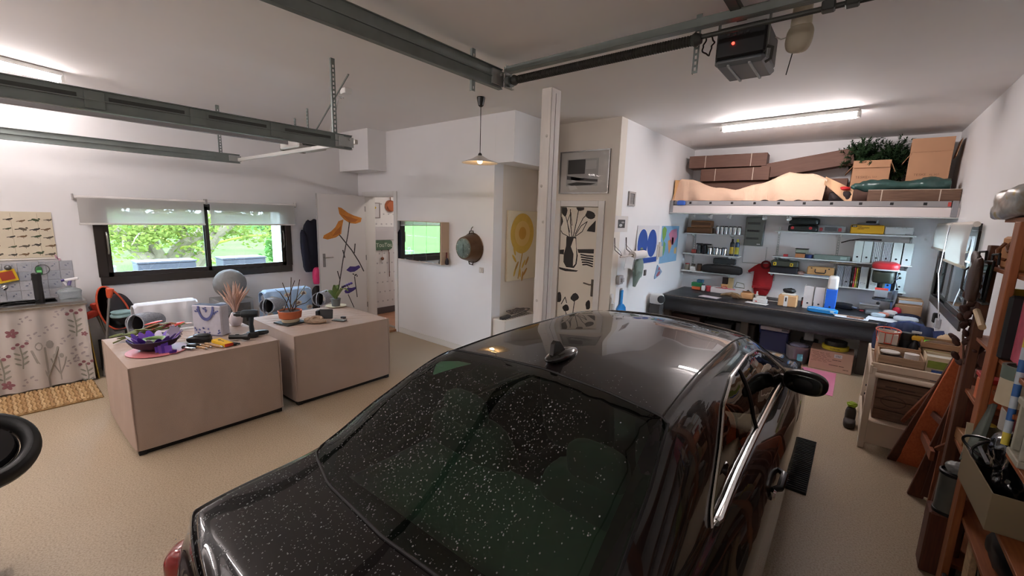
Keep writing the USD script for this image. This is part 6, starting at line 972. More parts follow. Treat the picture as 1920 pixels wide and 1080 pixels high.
# ------------------------------------------------------------------ workbench
ZW = .785
bn = thing('workbench', 'long workbench under a black cover with a deep front drop', 'workbench', (-.85, 7.7, 0), w=True); blkc = M((38, 40, 44), .45, var=.12, vs=4, bump=.1, bs=120)
ys_ = [(8.30, ZW - .001)] + [(y, ZW + .003 * math.sin(y * 11)) for y in np.linspace(8.28, 7.14, 14)] + [(7.105, ZW - .012)] + [(7.10 + .01 * math.sin(z * 30), z) for z in np.linspace(.75, .53, 8)]
P = np.array([[(x, y + .006 * math.sin(x * 7) * (z < .76), z + (.004 * math.sin(x * 5) if z < .56 else 0)) for y, z in ys_] for x in np.linspace(-2.46, .80, 60)]); cm = solid(grid(P), -.006); cm.fix_normals(); part(bn, 'cover', cm, blkc)
part(bn, 'front_edge', tube([(x, 7.112, ZW - .002) for x in np.linspace(-2.4, .8, 30)], .006, 6), M((120, 108, 98), .5)); part(bn, 'top', bx(-2.46, .80, 7.14, 8.30, .72, .775, .002), M((120, 96, 72), .7))
for k, (x, y) in enumerate([(-2.40, 7.3), (-1.2, 7.3), (.24, 7.42), (.76, 7.42), (-2.40, 8.2), (.76, 8.2)]): part(bn, 'leg', bx(x - .05, x + .05, y - .05, y + .05, 0, .72, .004), M((70, 62, 54), .7))
def flat_sheet(name, label, cat, x, y, w, d, c, rz, t=.002): return one(name, label, cat, wrinkle(cb((w, d, t), ch=.0003), .0002, 9), M(c, .7), loc=(x, y, ZW + .005), rz=rz)
zt = ZW + .005
flat_sheet('paper', 'printed paper sheet at the left of the workbench', 'paper', -1.78, 7.42, .30, .20, (206, 196, 200), -8); flat_sheet('paper', 'white sheet under the small white boxes on the workbench', 'paper', -1.10, 7.42, .30, .16, (222, 220, 218), -6)
t = bxo('green_boxes', 'green plastic organiser at the left rear of the workbench', 'organiser', -2.25, -2.10, zt, zt + .06, (206, 104, 60), d=.12, y=8.02, extra=[('green_tray', bx(-2.26, -2.09, 8.02, 8.14, zt + .061, zt + .13, .004), (48, 132, 80)), ('blue_tray', bx(-2.18, -2.08, 8.05, 8.15, zt + .131, zt + .185, .004), (46, 92, 120))])
bxo('white_bottle', 'small white bottle box beside the green organiser', 'bottle', -2.075, -2.02, zt, zt + .10, (216, 212, 210), d=.05, y=7.98, extra=[('cap', bx(-2.07, -2.025, 7.985, 8.025, zt + .101, zt + .12, .003), (60, 64, 80))]); one('red_tin', 'red tin between the white bottle and the tray', 'tin', lathe([(0, 0), (.04, 0), (.042, .09), (.035, .10), (0, .10)], 16), M((186, 66, 74), .5), loc=(-1.97, 8.04, zt))
t = thing('parts_tray', 'long white cardboard tray with odds and ends on the workbench', 'tray', (-1.66, 8.05, zt), -3); part(t, 'tray', open_box(.50, .18, .085, .004), M((218, 210, 206), .7)); part(t, 'odd_parts', mv(lump((.34, .12, .05), seed=6, amp=.3), (-.03, 0, .045)), M((176, 100, 100), .7)); part(t, 'wooden_scissors', mv(trimesh.creation.torus(.04, .006, 16, 6), (-.05, -.02, .10), (20, 10, 0)), M((190, 70, 74), .5))
bxo('box', 'tan box holding dark rods behind the parts tray', 'box', -1.80, -1.67, zt, zt + .14, (200, 154, 104), d=.08, y=8.17, extra=[('dark_rods', bx(-1.79, -1.70, 8.19, 8.23, zt + .141, zt + .26, .006), (54, 36, 32)), ('tall_side', bx(-1.69, -1.61, 8.17, 8.25, zt, zt + .26, .003), (186, 164, 116))])
one('wire_stand', 'small bent wire stand leaning by the tray', 'wire frame', tube([(-.07, 0, .01), (-.05, .02, .10), (.06, .02, .08), (.08, 0, .01), (-.06, 0, .01)], .006, 6), M((110, 116, 90), .4, .5), loc=(-1.50, 8.16, zt + .10))
t = thing('driftwood', 'gnarled brown piece of driftwood on the workbench', 'driftwood', (-1.50, 7.62, zt)); part(t, 'wood', wrinkle(tube([(-.17, .0, .03), (-.08, .03, .045), (.0, .02, .05), (.07, .02, .045), (.13, -.03, .03), (.17, -.06, .025)], [.015, .03, .042, .04, .03, .01], 12), .012, 22), M((132, 106, 76), .85, var=.2, vs=12)); part(t, 'branch', wrinkle(tube([(0, .02, .05), (.05, -.07, .03), (.12, -.10, .03)], [.035, .025, .012], 10), .01, 26), M((112, 88, 62), .85))
t = bxo('small_carton', 'small tan carton on the workbench beside the driftwood', 'carton', -1.38, -1.20, zt, zt + .10, (208, 158, 110), d=.13, y=7.66, extra=[('flap', mv(cb((.12, .003, .05), ch=.001), (-1.30, 7.73, zt + .105), (60, 0, 10)), (190, 144, 100))]); one('hand_drill', 'dark tangle of a hand drill behind the tan carton', 'hand drill', [tube([(-.08, .02, .02), (0, 0, .10), (.06, .01, .05), (.10, .05, .02)], .014, 8), lump((.08, .06, .06), (0, 0, .04), 4, .2)], M((60, 50, 46), .6), loc=(-1.33, 8.0, zt))
t = thing('glue_bottle', 'small white glue bottle on the workbench', 'bottle', (-1.18, 7.90, zt)); part(t, 'body', lathe([(0, 0), (.024, 0), (.026, .06), (.012, .085), (.010, .12), (0, .12)], 14), M((214, 214, 212), .5)); part(t, 'foot', cb((.12, .06, .008), (.03, 0, 0)), M((206, 190, 170), .6))
bxo('white_case', 'stack of small white boxes in front of the red work top', 'boxes', -1.16, -.97, zt + .003, zt + .07, (206, 204, 200), d=.10, y=7.44, extra=[('red_mark', bx(-1.13, -1.10, 7.437, 7.4398, zt + .02, zt + .035, .0003), (180, 70, 60)), ('upper_box', bx(-1.12, -.99, 7.46, 7.54, zt + .0705, zt + .105, .002), (214, 212, 208))])
flat_sheet('paper', 'narrow white paper strip right of the white boxes', 'paper', -.92, 7.84, .22, .08, (210, 206, 200), 10)
t = bxo('tan_carton', 'tan cardboard box with a white label and black goods inside', 'carton', -.83, -.59, zt, zt + .17, (206, 160, 112), d=.17, y=7.46, extra=[('white_label', bx(-.755, -.705, 7.4575, 7.4598, zt + .005, zt + .165, .0003), (226, 222, 216)), ('label_print', bx(-.74, -.72, 7.4565, 7.4574, zt + .08, zt + .14, .0002), (60, 60, 60)), ('paper_wrap', bx(-.80, -.62, 7.49, 7.60, zt + .1705, zt + .20, .008), (222, 216, 208))]); one('black_goods', 'black bundled cable heaped in the tan carton', 'cable', wrinkle(lump((.17, .12, .08), seed=5, amp=.3), .01, 30), M((20, 20, 22), .5), loc=(-.71, 7.545, zt + .20))
t = thing('red_torch', 'small black and red tool behind the tan carton', 'tool', (-.52, 7.70, zt)); part(t, 'body', cb((.07, .05, .14), ch=.008), M((34, 32, 32), .5)); part(t, 'red_part', cb((.05, .03, .06), (0, -.03, .03), .006), M((186, 62, 44), .5))
def bench_file(label, x, y, c): return mag(label, x, zt - .001, w=.115, h=.33, mat=M(c, .55), y=y)
bench_file('white magazine file, left one of two standing on the workbench', -.47, 7.58, (216, 210, 206)); bench_file('white magazine file, right one of two standing on the workbench', -.335, 7.56, (216, 208, 204))
t = thing('parts_cabinet', 'tall blue box with a white top standing on the workbench', 'box', (-.20, 7.62, zt)); part(t, 'blue_body', cb((.125, .22, .32), ch=.004), M((34, 96, 196), .45)); part(t, 'white_top', mv(lump((.125, .20, .19), seed=3, amp=.01, p=5), (.0, .0, .321)), M((214, 208, 202), .5)); part(t, 'finger_hole', mv(lathe([(0, .0012), (.012, .0012), (.013, 0)], 16), (.0, -.111, .07), (90, 0, 0)), hole_m)
t = thing('blue_level', 'clear blue plastic case lying at the front of the workbench', 'case', (-.27, 7.36, zt), -8); part(t, 'case', mv(lump((.36, .09, .075), seed=2, amp=.01, p=5)), M((40, 140, 214), .2, coat_weight=.6)); part(t, 'lid_edge', bx(-.16, .16, -.047, -.043, .045, .055, .001), M((150, 206, 236), .3)); part(t, 'catch', cb((.04, .012, .03), (.12, -.045, .02)), M((176, 206, 222), .4))
t = thing('power_tool', 'black and silver power tool with its lead lying on the workbench', 'power tool', (-.05, 8.0, zt), -20); part(t, 'body', mv(lump((.26, .10, .09), seed=4, amp=.08, p=3)), M((40, 44, 48), .4)); part(t, 'nose', cyl((.10, 0, .045), (.19, -.02, .04), .03, .02), M((170, 176, 176), .3, .8)); part(t, 'lead', tube([(-.12, 0, .05), (-.2, .05, .02), (-.1, .12, .01), (.1, .14, .01), (.22, .06, .01)], .007, 6), M((30, 30, 32), .5)); part(t, 'red_tip', cb((.05, .02, .02), (.22, .04, 0)), M((176, 60, 66), .5))
bxo('grey_box', 'flat grey box behind the power tool', 'box', .14, .36, zt, zt + .07, (150, 152, 150), d=.14, y=8.14, extra=[('lid', bx(.135, .365, 8.135, 8.285, zt + .0705, zt + .085, .002), (206, 210, 212))])
t = thing('screwdriver', 'long screwdriver lying at the front edge of the workbench', 'screwdriver', (.06, 7.30, zt + .003), 5); part(t, 'blade', cyl((-.20, 0, .010), (.05, 0, .012), .006), M((206, 186, 160), .4)); part(t, 'handle', tube([(.05, 0, .014), (.07, 0, .014), (.15, 0, .014)], [.009, .014, .012], 10), M((44, 40, 42), .5))
flat_sheet('paper', 'white paper sheet under the screwdriver', 'paper', .06, 7.27, .36, .16, (226, 228, 232), -6, .002); flat_sheet('white_board', 'white sheet at the right front of the workbench, below the drill press', 'sheet', .45, 7.44, .46, .30, (230, 234, 238), -8, .004)
t = thing('drill_bits', 'small brown tray of drill bits on the paper sheet', 'tray', (.10, 7.24, zt + .0035), -6); part(t, 'tray', cb((.18, .05, .02)), M((150, 110, 90), .6)); part(t, 'bits', [tube([(-.07, 0, .024), (.07, 0, .024)], .008, 6)], M((120, 124, 128), .3, .9))
for k, (x, y, c, s, lab) in enumerate([(.34, 7.62, (176, 196, 206), (.16, .10, .05), 'pale blue crumpled wipe on the workbench'), (.47, 7.86, (214, 206, 204), (.16, .12, .08), 'white box of small parts by the drill press'), (.40, 7.72, (206, 130, 110), (.12, .10, .06), 'salmon box lid beside the drill press'), (.62, 7.55, (196, 204, 210), (.26, .20, .06), 'pale blue heap of plastic bags at the right of the workbench')]): one('bench_clutter', lab, 'clutter', wrinkle(lump(s, seed=k + 3, amp=.15, p=3), .004, 30), M(c, .6), loc=(x, y, zt + (.006 if k in (0, 3) else .001)))
# drill press
dp = thing('drill_press', 'bench drill press with a red cover and grey column', 'drill press', (.36, 7.98, zt), w=True); grn_d = M((52, 58, 48), .4, .3); px, py = .335, 7.90
part(dp, 'base', bx(px - .13, px + .18, py - .14, py + .22, zt + .001, zt + .035, .006), M((120, 126, 130), .5)); part(dp, 'column', cyl((px + .16, py + .14, zt + .03), (px + .16, py + .14, zt + .34), .032), M((176, 186, 194), .2, .8)); part(dp, 'head', mv(lump((.24, .30, .19), seed=3, amp=.02, p=4), (px, py + .02, zt + .45)), grn_d); part(dp, 'belt_cover', mv(lump((.30, .42, .11), seed=3, amp=.02, p=3.2), (px + .01, py + .06, zt + .635)), M((186, 40, 48), .35)); part(dp, 'cover_band', mv(lump((.305, .425, .03), seed=3, amp=.02, p=3.2), (px + .01, py + .06, zt + .622)), M((196, 200, 206), .4)); part(dp, 'motor', mv(lathe([(0, 0), (.08, 0), (.085, .02), (.085, .17), (0, .18)], 20), (px + .02, py + .24, zt + .44)), M((60, 60, 60), .5))
part(dp, 'chuck', lathe([(0, zt + .32), (.016, zt + .32), (.024, zt + .36), (.024, zt + .40), (0, zt + .40)], 16, (px, py - .08, 0)), M((120, 124, 126), .3, .8)); part(dp, 'quill', cyl((px, py - .08, zt + .39), (px, py - .08, zt + .47), .03), grn_d); part(dp, 'red_guard', bx(px - .07, px + .07, py - .15, py - .145, zt + .36, zt + .39, .003), M((210, 70, 60), .4)); part(dp, 'guard', bx(px - .07, px + .07, py - .148, py - .144, zt + .26, zt + .36, .002), M((214, 216, 218), .2, transmission_weight=.7)); part(dp, 'table', lathe([(0, zt + .21), (.10, zt + .21), (.10, zt + .235), (0, zt + .235)], 24, (px + .02, py - .04, 0)), M((90, 94, 96), .4, .6)); part(dp, 'table_arm', bx(px + .02, px + .15, py - .02, py + .13, zt + .19, zt + .21, .004), grn_d)
for a in (40, 160, 280): e = (px + .17, py + .02 + .13 * math.cos(math.radians(a)), zt + .50 + .13 * math.sin(math.radians(a))); q = part(dp, 'feed_handle', tube([(px + .12, py + .02, zt + .50), (px + .14, py + .02, zt + .50), e], .007, 8), M((190, 192, 196), .2, .9)); part(q, 'handle_knob', mv(trimesh.creation.icosphere(2, .016), e), blk)
part(dp, 'vice', [bx(px - .06, px + .06, py - .10, py - .0, zt + .236, zt + .262, .004), bx(px - .05, px - .02, py - .09, py - .01, zt + .262, zt + .285, .004)], M((70, 70, 74), .4, .6)); part(dp, 'knob', mv(trimesh.creation.icosphere(2, .022), (px - .01, py - .13, zt + .17)), blk)
t = thing('carton_stack', 'brown carton with a white strip in the right rear corner of the workbench', 'carton', (.66, 8.1, zt), w=True); part(t, 'lower_box', bx(.52, .80, 7.98, 8.28, zt + .001, zt + .16, .006), M((166, 132, 98), .75)); part(t, 'upper_box', bx(.54, .80, 8.0, 8.28, zt + .161, zt + .24, .006), M((178, 142, 106), .75)); part(t, 'white_strip', bx(.55, .79, 7.995, 7.9995, zt + .18, zt + .22, .001), M((196, 204, 210), .6))
one('red_lantern', 'small glossy red object by the right corner carton', 'ornament', lump((.10, .08, .10), seed=3, amp=.08), M((196, 36, 62), .3), loc=(.54, 7.90, zt + .03)); one('dark_cloth', 'dark blue folded cloth on the right end of the workbench', 'cloth', lump((.26, .16, .07), seed=5, amp=.12), M((30, 34, 62), .8), loc=(.655, 7.80, zt)); 
# under the bench
cb_ = thing('cool_box', 'dark blue cool box with a grey lid under the workbench', 'cool box', (-.8, 7.55, 0), w=True); part(cb_, 'body', bx(-1.0, -.63, 7.40, 7.72, .001, .40, .015), M((26, 36, 84), .45)); part(cb_, 'lid', bx(-1.005, -.625, 7.395, 7.725, .401, .465, .012), M((156, 152, 158), .5)); part(cb_, 'handle', tube([(-1.01, 7.5, .33), (-1.03, 7.5, .45), (-1.03, 7.6, .45), (-1.01, 7.6, .33)], .012, 6), M((40, 52, 110), .5)); part(cb_, 'lid_catch', bx(-.72, -.64, 7.388, 7.394, .42, .445, .002), M((80, 80, 86), .5))
tu = thing('plastic_tub', 'translucent plastic tub with a pale lid next to the big carton', 'tub', (-.5, 7.36, 0), w=True); part(tu, 'tub', mv(lathe([(0, 0), (.13, 0), (.155, .25), (.165, .26), (.158, .262), (.12, .01), (0, .01)], 28), (-.49, 7.40, .001)), M((150, 146, 156), .25, transmission_weight=.45)); part(tu, 'contents', mv(lump((.20, .20, .14), seed=4, amp=.1), (-.49, 7.40, .012)), M((176, 156, 140), .8)); part(tu, 'white_bag', mv(lump((.24, .22, .07), seed=7, amp=.2), (-.48, 7.42, .22)), M((176, 176, 206), .5)); part(tu, 'blue_label', mv(cb((.07, .003, .10), ch=.001), (-.44, 7.245, .06), (-6, 0, 17)), M((110, 190, 206), .5))
bc = thing('big_carton', 'large printed kraft carton on the floor under the workbench', 'carton', (-.08, 7.4, 0), w=True); part(bc, 'box', bx(-.33, .155, 7.24, 7.62, .001, .285, .006), M((196, 160, 138), .75)); part(bc, 'white_label', bx(-.055, .035, 7.237, 7.2395, .205, .255, .0005), M((214, 214, 214), .6))
g = np.random.default_rng(21)
for k in range(7):          # small print, too small to read
    x, z = -.31 + .012 * (k % 3), .245 - k * .021; w = g.uniform(.05, .09)
    part(bc, 'print_line', [mv(facing(ext(sbox(0, 0, w, .006).union(sbox(w + .01, 0, w + .06, .006)).union(sbox(w + .075, 0, w + .12, .006)), .0004), '-y'), (x, 7.2398, z))], M((128, 100, 84), .7))
for x, z, w in ((-.07, .165, .10), (-.10, .09, .17), (.06, .05, .06)): part(bc, 'print_line', mv(facing(ext(sbox(0, 0, w * .6, .009).union(sbox(w * .65, 0, w, .009)), .0004), '-y'), (x, 7.2398, z)), M((110, 86, 72), .7))
for k in range(8): part(bc, 'label_bar', bx(-.035 + k * .007, -.032 + k * .007, 7.2362, 7.2369, .215, .245, .0002), M((90, 100, 110), .6))
sp2 = thing('yellow_reel', 'yellow and black cable reel lying on the printed carton', 'reel', (-.06, 7.43, .286)); part(sp2, 'yellow_side', lathe([(0, 0), (.15, 0), (.155, .01), (.155, .055), (.14, .06), (0, .06)], 34), M((226, 204, 60), .45)); part(sp2, 'black_drum', lathe([(0, .06), (.13, .06), (.13, .12), (0, .12)], 30), blk); part(sp2, 'lettering', mv(facing(mv(text('CORDON', .018, .0006, True), (-.055, .022, 0)), '-y'), (0, -.1552, 0)), M((70, 60, 24), .5))
bxo('white_box', 'small white box standing behind the plastic tub', 'box', -.46, -.33, .27, .40, (206, 204, 204), d=.10, y=7.72, extra=[('support', bx(-.50, -.28, 7.70, 7.95, .001, .268, .004), (46, 40, 38))])
for k, (x, w, h, c) in enumerate([(-2.15, .5, .42, (58, 34, 30)), (-1.62, .42, .38, (26, 28, 34)), (-1.22, .28, .44, (34, 30, 30))]): bxo('crate', ['dark red crate at the left under the workbench', 'black crate under the workbench, second from the left', 'dark crate left of the cool box'][k], 'crate', x - w / 2, x + w / 2, 0, h, c, d=.45, y=7.45)
one('pink_mat', 'pink mat lying on the floor before the printed carton', 'mat', bx(-.62, .0, 6.16, 7.18, .001, .006, .002), M((222, 136, 170), .7, var=.04, vs=5))
one('black_mat', 'black ribbed rubber mat on the floor beside the car', 'mat', [bx(-.24, -.06, 3.67, 4.68, .001, .012, .002)] + [bx(-.236, -.064, 3.675 + k * .0335, 3.692 + k * .0335, .012, .020, .002) for k in range(30)], M((20, 20, 21), .7))
# right wall window, blinds, sockets
sliding_window(2, XR, -1, WR[0], WR[1], WR[2], WR[3], False)
for k, (a, b, lo, nm) in enumerate([(5.72, 6.92, 1.66, 'near'), (6.97, 8.10, 1.76, 'far')]):
    bl = thing('roller_blind', f'half-lowered cream blind on the {nm} half of the workshop window', 'blind', (XR - .08, (a + b) / 2, lo), w=True); part(bl, 'roller', tube([(XR - .06, a, 2.06), (XR - .06, b, 2.06)], .026, 14), M((216, 210, 200), .6))
    ss = np.linspace(0, 1, 14); part(bl, 'screen', solid(grid(np.array([[(XR - .085 - .012 * math.sin(s * PI), y, 2.06 - s * (2.06 - lo)) for s in ss] for y in (a, (a + b) / 2, b)])), .002), screen_cloth); part(bl, 'bottom_bar', bx(XR - .10, XR - .075, a, b, lo - .012, lo + .012, .003), M((196, 190, 170), .5))
one('blind_cord', 'white pull cord hanging down from the workshop blinds', 'cord', [tube([(XR - .10, 6.95, 2.05), (XR - .11, 6.95, 1.5), (XR - .03, 6.95, .95)], .006, 6), tube([(XR - .10, 6.99, 2.05), (XR - .11, 6.99, 1.5), (XR - .03, 6.99, .92)], .006, 6)][0], M((226, 224, 220), .5))
ws = thing('wall_outlet', 'grey double outlet with a black plug under the workshop window', 'outlet', (XR, 7.1, .85), w=True); part(ws, 'box', bx(XR - .05, XR - .001, 6.98, 7.06, .85, .96, .005), M((170, 170, 172), .5)); part(ws, 'plug', bx(XR - .06, XR - .001, 7.16, 7.22, .88, 1.0, .012), blk)
# ------------------------------------------------------------------ white cart with crates, trestles and the wooden shelf unit along the right wall
cw = M((214, 190, 166), .6, var=.04, vs=5); cw2 = M((222, 204, 184), .55)
ct = thing('garden_cart', 'cream slatted wooden stand holding crates beside the right wall', 'stand', (.5, 5.3, 0), w=True)
for x in (.255, .80):
    part(ct, 'leg', mv(cb((.05, .045, .76), ch=.004), (x, 4.895, 0), (-3, 0, 0)), cw2); part(ct, 'leg', mv(cb((.05, .045, .74), ch=.004), (x, 5.84, 0), (4, 0, 0)), cw2)
part(ct, 'front_board', bx(.28, .80, 4.872, 4.892, .06, .27, .003), cw2); part(ct, 'top_rail', bx(.235, .86, 4.93, 4.96, .735, .80, .004), cw); part(ct, 'round_rail', tube([(.27, 4.90, .70), (.86, 4.90, .70)], .024, 12), cw2); part(ct, 'side_rail', bx(.228, .248, 4.90, 5.86, .70, .78, .003), cw2); part(ct, 'side_rail', bx(.228, .248, 4.92, 5.86, .10, .20, .003), cw2); part(ct, 'bottom_shelf', bx(.26, .84, 4.91, 5.85, .24, .265, .003), cw); part(ct, 'top_shelf', bx(.26, .86, 4.97, 5.85, .70, .72, .003), cw)
for z in (.50, .58): part(ct, 'bolt', mv(lathe([(0, .008), (.010, .006), (.011, 0)], 10), (.227, 4.93, z), (0, -90, 0)), M((60, 56, 54), .4, .8))
cr = thing('wooden_crate', 'old dark printed wooden crate on the lower shelf of the cream stand', 'crate', (.55, 5.15, .266), w=True); ow = M((112, 84, 66), .85, var=.25, vs=7, stretch=(1, 1, 6), bump=.3, bs=30)
for k, (z0, z1) in enumerate([(.268, .36), (.366, .46), (.466, .55), (.556, .64)]): part(cr, 'front_plank', bx(.30, .80, 5.0, 5.015, z0, z1, .003), ow)
part(cr, 'sides', bx(.30, .315, 5.016, 5.55, .268, .64, .003), ow); part(cr, 'side', bx(.785, .80, 5.016, 5.55, .268, .64, .003), ow); part(cr, 'back', bx(.316, .784, 5.535, 5.55, .268, .64, .003), ow); part(cr, 'bottom', bx(.316, .784, 5.016, 5.534, .268, .28, .001), ow)
part(cr, 'faded_print', mv(facing(ext(blob(.43, .45, .09, .055, 20).difference(blob(.43, .45, .08, .045, 20)), .0006), '-y'), (0, 4.9998, 0)), M((84, 60, 48), .8)); part(cr, 'faded_print', mv(facing(ext(sbox(.36, .575, .44, .59).union(sbox(.45, .575, .56, .59)).union(sbox(.58, .52, .66, .535)), .0006), '-y'), (0, 4.9998, 0)), M((76, 54, 44), .8))
def crate(label, x0, x1, y0, y1, z0, h, c1, c2, rz=0):
    t = thing('wooden_crate', label, 'crate', (0, 0, z0), w=True) if False else thing('wooden_crate', label, 'crate', ((x0 + x1) / 2, (y0 + y1) / 2, z0)); w, d = x1 - x0, y1 - y0
    m1 = wood(c1, c2, .7, 0)
    for k in range(2): part(t, 'front_plank', bx(-w / 2, w / 2, -d / 2, -d / 2 + .012, .001 + k * h / 2, (k + 1) * h / 2 - .004, .002), m1)
    part(t, 'rear_plank', bx(-w / 2, w / 2, d / 2 - .012, d / 2, .001, h, .002), m1); part(t, 'side', bx(-w / 2, -w / 2 + .012, -d / 2 + .0125, d / 2 - .0125, .001, h, .002), m1); part(t, 'side', bx(w / 2 - .012, w / 2, -d / 2 + .0125, d / 2 - .0125, .001, h, .002), m1); part(t, 'bottom', bx(-w / 2 + .013, w / 2 - .013, -d / 2 + .013, d / 2 - .013, .001, .01, .001), m1); return t
crate('wooden crate with jars, front left on top of the cream stand', .275, .585, 5.0, 5.34, .721, .15, (176, 146, 118), (150, 118, 92)); crate('wooden crate behind the jars on the cream stand', .275, .585, 5.36, 5.72, .721, .17, (190, 150, 116), (164, 120, 88))
def jar2(label, x, y, z, r, h, c, lc, name='jar'):
    t = thing(name, label, 'jar', (x, y, z)); part(t, 'body', lathe([(0, 0), (r, 0), (r * 1.02, h * .7), (r * .9, h * .76), (0, h * .76)], 20), M(c, .45)); part(t, 'lid', lathe([(0, h * .74), (r * 1.0, h * .74), (r * 1.0, h), (0, h)], 20), M(lc, .45)); return t
j = jar2('white-lidded jar with a floral label standing in the front crate', .50, 5.08, .733, .05, .17, (206, 178, 150), (222, 212, 204)); part(j, 'label', lathe([(.0505, .03), (.0515, .035), (.0515, .10), (.0505, .105)], 20), M((200, 160, 120), .6))
one('crate_tools', 'dark tools lying in the front crate beside the jar', 'tools', wrinkle(lump((.20, .24, .13), seed=8, amp=.25), .008, 26), M((70, 54, 46), .7), loc=(.375, 5.18, .733)); one('paint_tin_lid', 'white paint tin lid lying in the front crate', 'lid', disc_stack(.07, .015, 24), M((214, 208, 200), .4), loc=(.36, 5.16, .866))
bk = thing('wire_basket', 'red-orange wire basket over a white box on the rear crate', 'basket', (.345, 5.52, .892)); rd = M((206, 86, 60), .4); part(bk, 'inner_box', open_box(.14, .26, .10, .004), M((212, 200, 186), .6))
for z, s in ((.002, .9), (.11, 1.1)): part(bk, 'hoop', tube([(.085 * s * math.cos(a), .15 * s * math.sin(a), z + .006) for a in np.linspace(0, 2 * PI, 28, endpoint=False)], .007, 6, closed=True), rd)
for k in range(10): a = k / 10 * 2 * PI; part(bk, 'upright_wire', cyl((.078 * math.cos(a), .136 * math.sin(a), .008), (.093 * math.cos(a), .165 * math.sin(a), .115), .0035, n=6), rd)
jar2('tall white glue pot behind the front crate jar', .43, 5.62, .733, .035, .25, (214, 212, 206), (226, 224, 222)); jar2('dark round bottle in the middle of the crates', .49, 5.56, .733, .05, .27, (40, 46, 50), (34, 34, 36))
t = thing('spray_gun_bottle', 'dark spray bottle with a yellow and green trigger on the crates', 'spray bottle', (.545, 5.50, .733)); part(t, 'body', lathe([(0, 0), (.04, 0), (.04, .16), (.018, .20), (.018, .22), (0, .22)], 16), M((44, 44, 46), .4)); part(t, 'trigger_head', mv(lump((.09, .03, .05), seed=3, amp=.05, p=3), (.015, 0, .215)), M((220, 170, 40), .45)); part(t, 'pump', cyl((0, 0, .22), (0, 0, .29), .008), M((40, 40, 42), .4)); part(t, 'pump_head', cb((.07, .02, .02), (.0, 0, .285)), M((206, 206, 206), .4))
one('green_nozzle', 'bright green plastic scoop on the crates', 'scoop', lump((.13, .07, .06), seed=6, amp=.08, p=2.6), M((96, 190, 50), .45), loc=(.655, 5.60, .893), rz=12)
t = thing('seed_tray_box', 'cardboard box with a bright moss green front in the middle of the stand', 'box', (.715, 5.13, .721)); part(t, 'box', open_box(.25, .22, .20, .005), M((206, 186, 156), .7)); part(t, 'green_panel', bx(-.115, .115, -.1135, -.1105, .10, .165, .0005), M((120, 132, 44), .6, var=.15, vs=14)); part(t, 'white_lining', cb((.23, .20, .012), (0, 0, .165), .002), M((206, 202, 190), .7)); part(t, 'slot', bx(-.01, .04, -.1128, -.1104, .055, .068, .0005), M((60, 50, 44), .6))
t = thing('blue_box', 'small dark blue box between the crate and the trestles', 'box', (.68, 4.99, .721)); part(t, 'box', cb((.10, .045, .09), ch=.002), M((34, 66, 130), .5)); part(t, 'striped_part', cb((.06, .040, .075), (.082, 0, 0), .002), M((120, 146, 180), .5)); part(t, 'stripe', cb((.062, .042, .012), (.082, 0, .03), .001), M((30, 54, 104), .5))
t = thing('old_tray', 'wooden tray full of dark earth on the boxes at the rear of the stand', 'tray', (.72, 5.50, .915)); part(t, 'tray', open_box(.28, .26, .06, .008), wood((170, 130, 96), (140, 104, 74), .7)); part(t, 'earth', lump((.22, .20, .05), (0, 0, .01), 5, .2), M((96, 72, 52), .95)); 
bxo('carton', 'carton under the wooden tray at the rear of the stand', 'carton', .60, .855, .721, .913, (178, 150, 116), d=.30, y=5.36, extra=[('green_edge', bx(.61, .85, 5.355, 5.3595, .87, .90, .001), (140, 150, 60))]); one('paper_bag', 'crumpled kraft paper bag against the right wall', 'bag', wrinkle(lump((.16, .26, .28), seed=7, amp=.2, p=3), .012, 14), M((196, 168, 134), .85), loc=(.78, 5.74, .722)); one('tennis_ball', 'pale yellow ball at the right end of the stand', 'ball', trimesh.creation.icosphere(2, .034), M((206, 216, 110), .8), loc=(.80, 4.99, .835)); one('ball_stand', 'dark jar under the pale yellow ball', 'jar', lathe([(0, 0), (.032, 0), (.036, .07), (.024, .079), (0, .079)], 14), M((84, 60, 50), .6), loc=(.80, 4.99, .721))
one('boot', 'pair of dark garden boots with a yellow-green cuff left of the cream stand', 'boots', J(lump((.10, .22, .08), (0, 0, 0), 3, .05, p=3), lump((.09, .10, .17), (0, .05, .02), 4, .06, p=3)), M((62, 54, 50), .6), loc=(.165, 5.35, 0)); one('green_cuff', 'yellow-green plant scrap on the garden boot', 'plant scrap', lump((.09, .09, .05), seed=4, amp=.3), M((150, 176, 46), .7), loc=(.165, 5.40, .19))
# chair with a denim jacket
chm = thing('chair', 'chair behind the cream stand with its back towards us', 'chair', (.56, 6.6, 0), w=True); cm_ = M((110, 84, 66), .6)
for x in (.38, .74):
    part(chm, 'rear_leg', tube([(x, 6.42, 0), (x, 6.44, .45), (x, 6.40, .90)], .018, 8), cm_); part(chm, 'front_leg', cyl((x, 6.80, 0), (x, 6.80, .45), .018), cm_)
part(chm, 'seat', bx(.35, .77, 6.41, 6.83, .44, .47, .01), cm_); part(chm, 'back_rail', bx(.36, .76, 6.39, 6.415, .74, .90, .008), cm_)
den = M((34, 44, 74), .85, var=.25, vs=5, bump=.2, bs=70); jk = thing('denim_jacket', 'dark blue denim jacket hung over the chair back', 'jacket', (.56, 6.4, .5), w=True)
u = np.linspace(-.5, .5, 40); s = [(6.50, .62), (6.465, .75), (6.44, .86), (6.425, .915), (6.40, .935), (6.37, .92), (6.345, .86), (6.325, .76), (6.315, .66), (6.31, .55)]
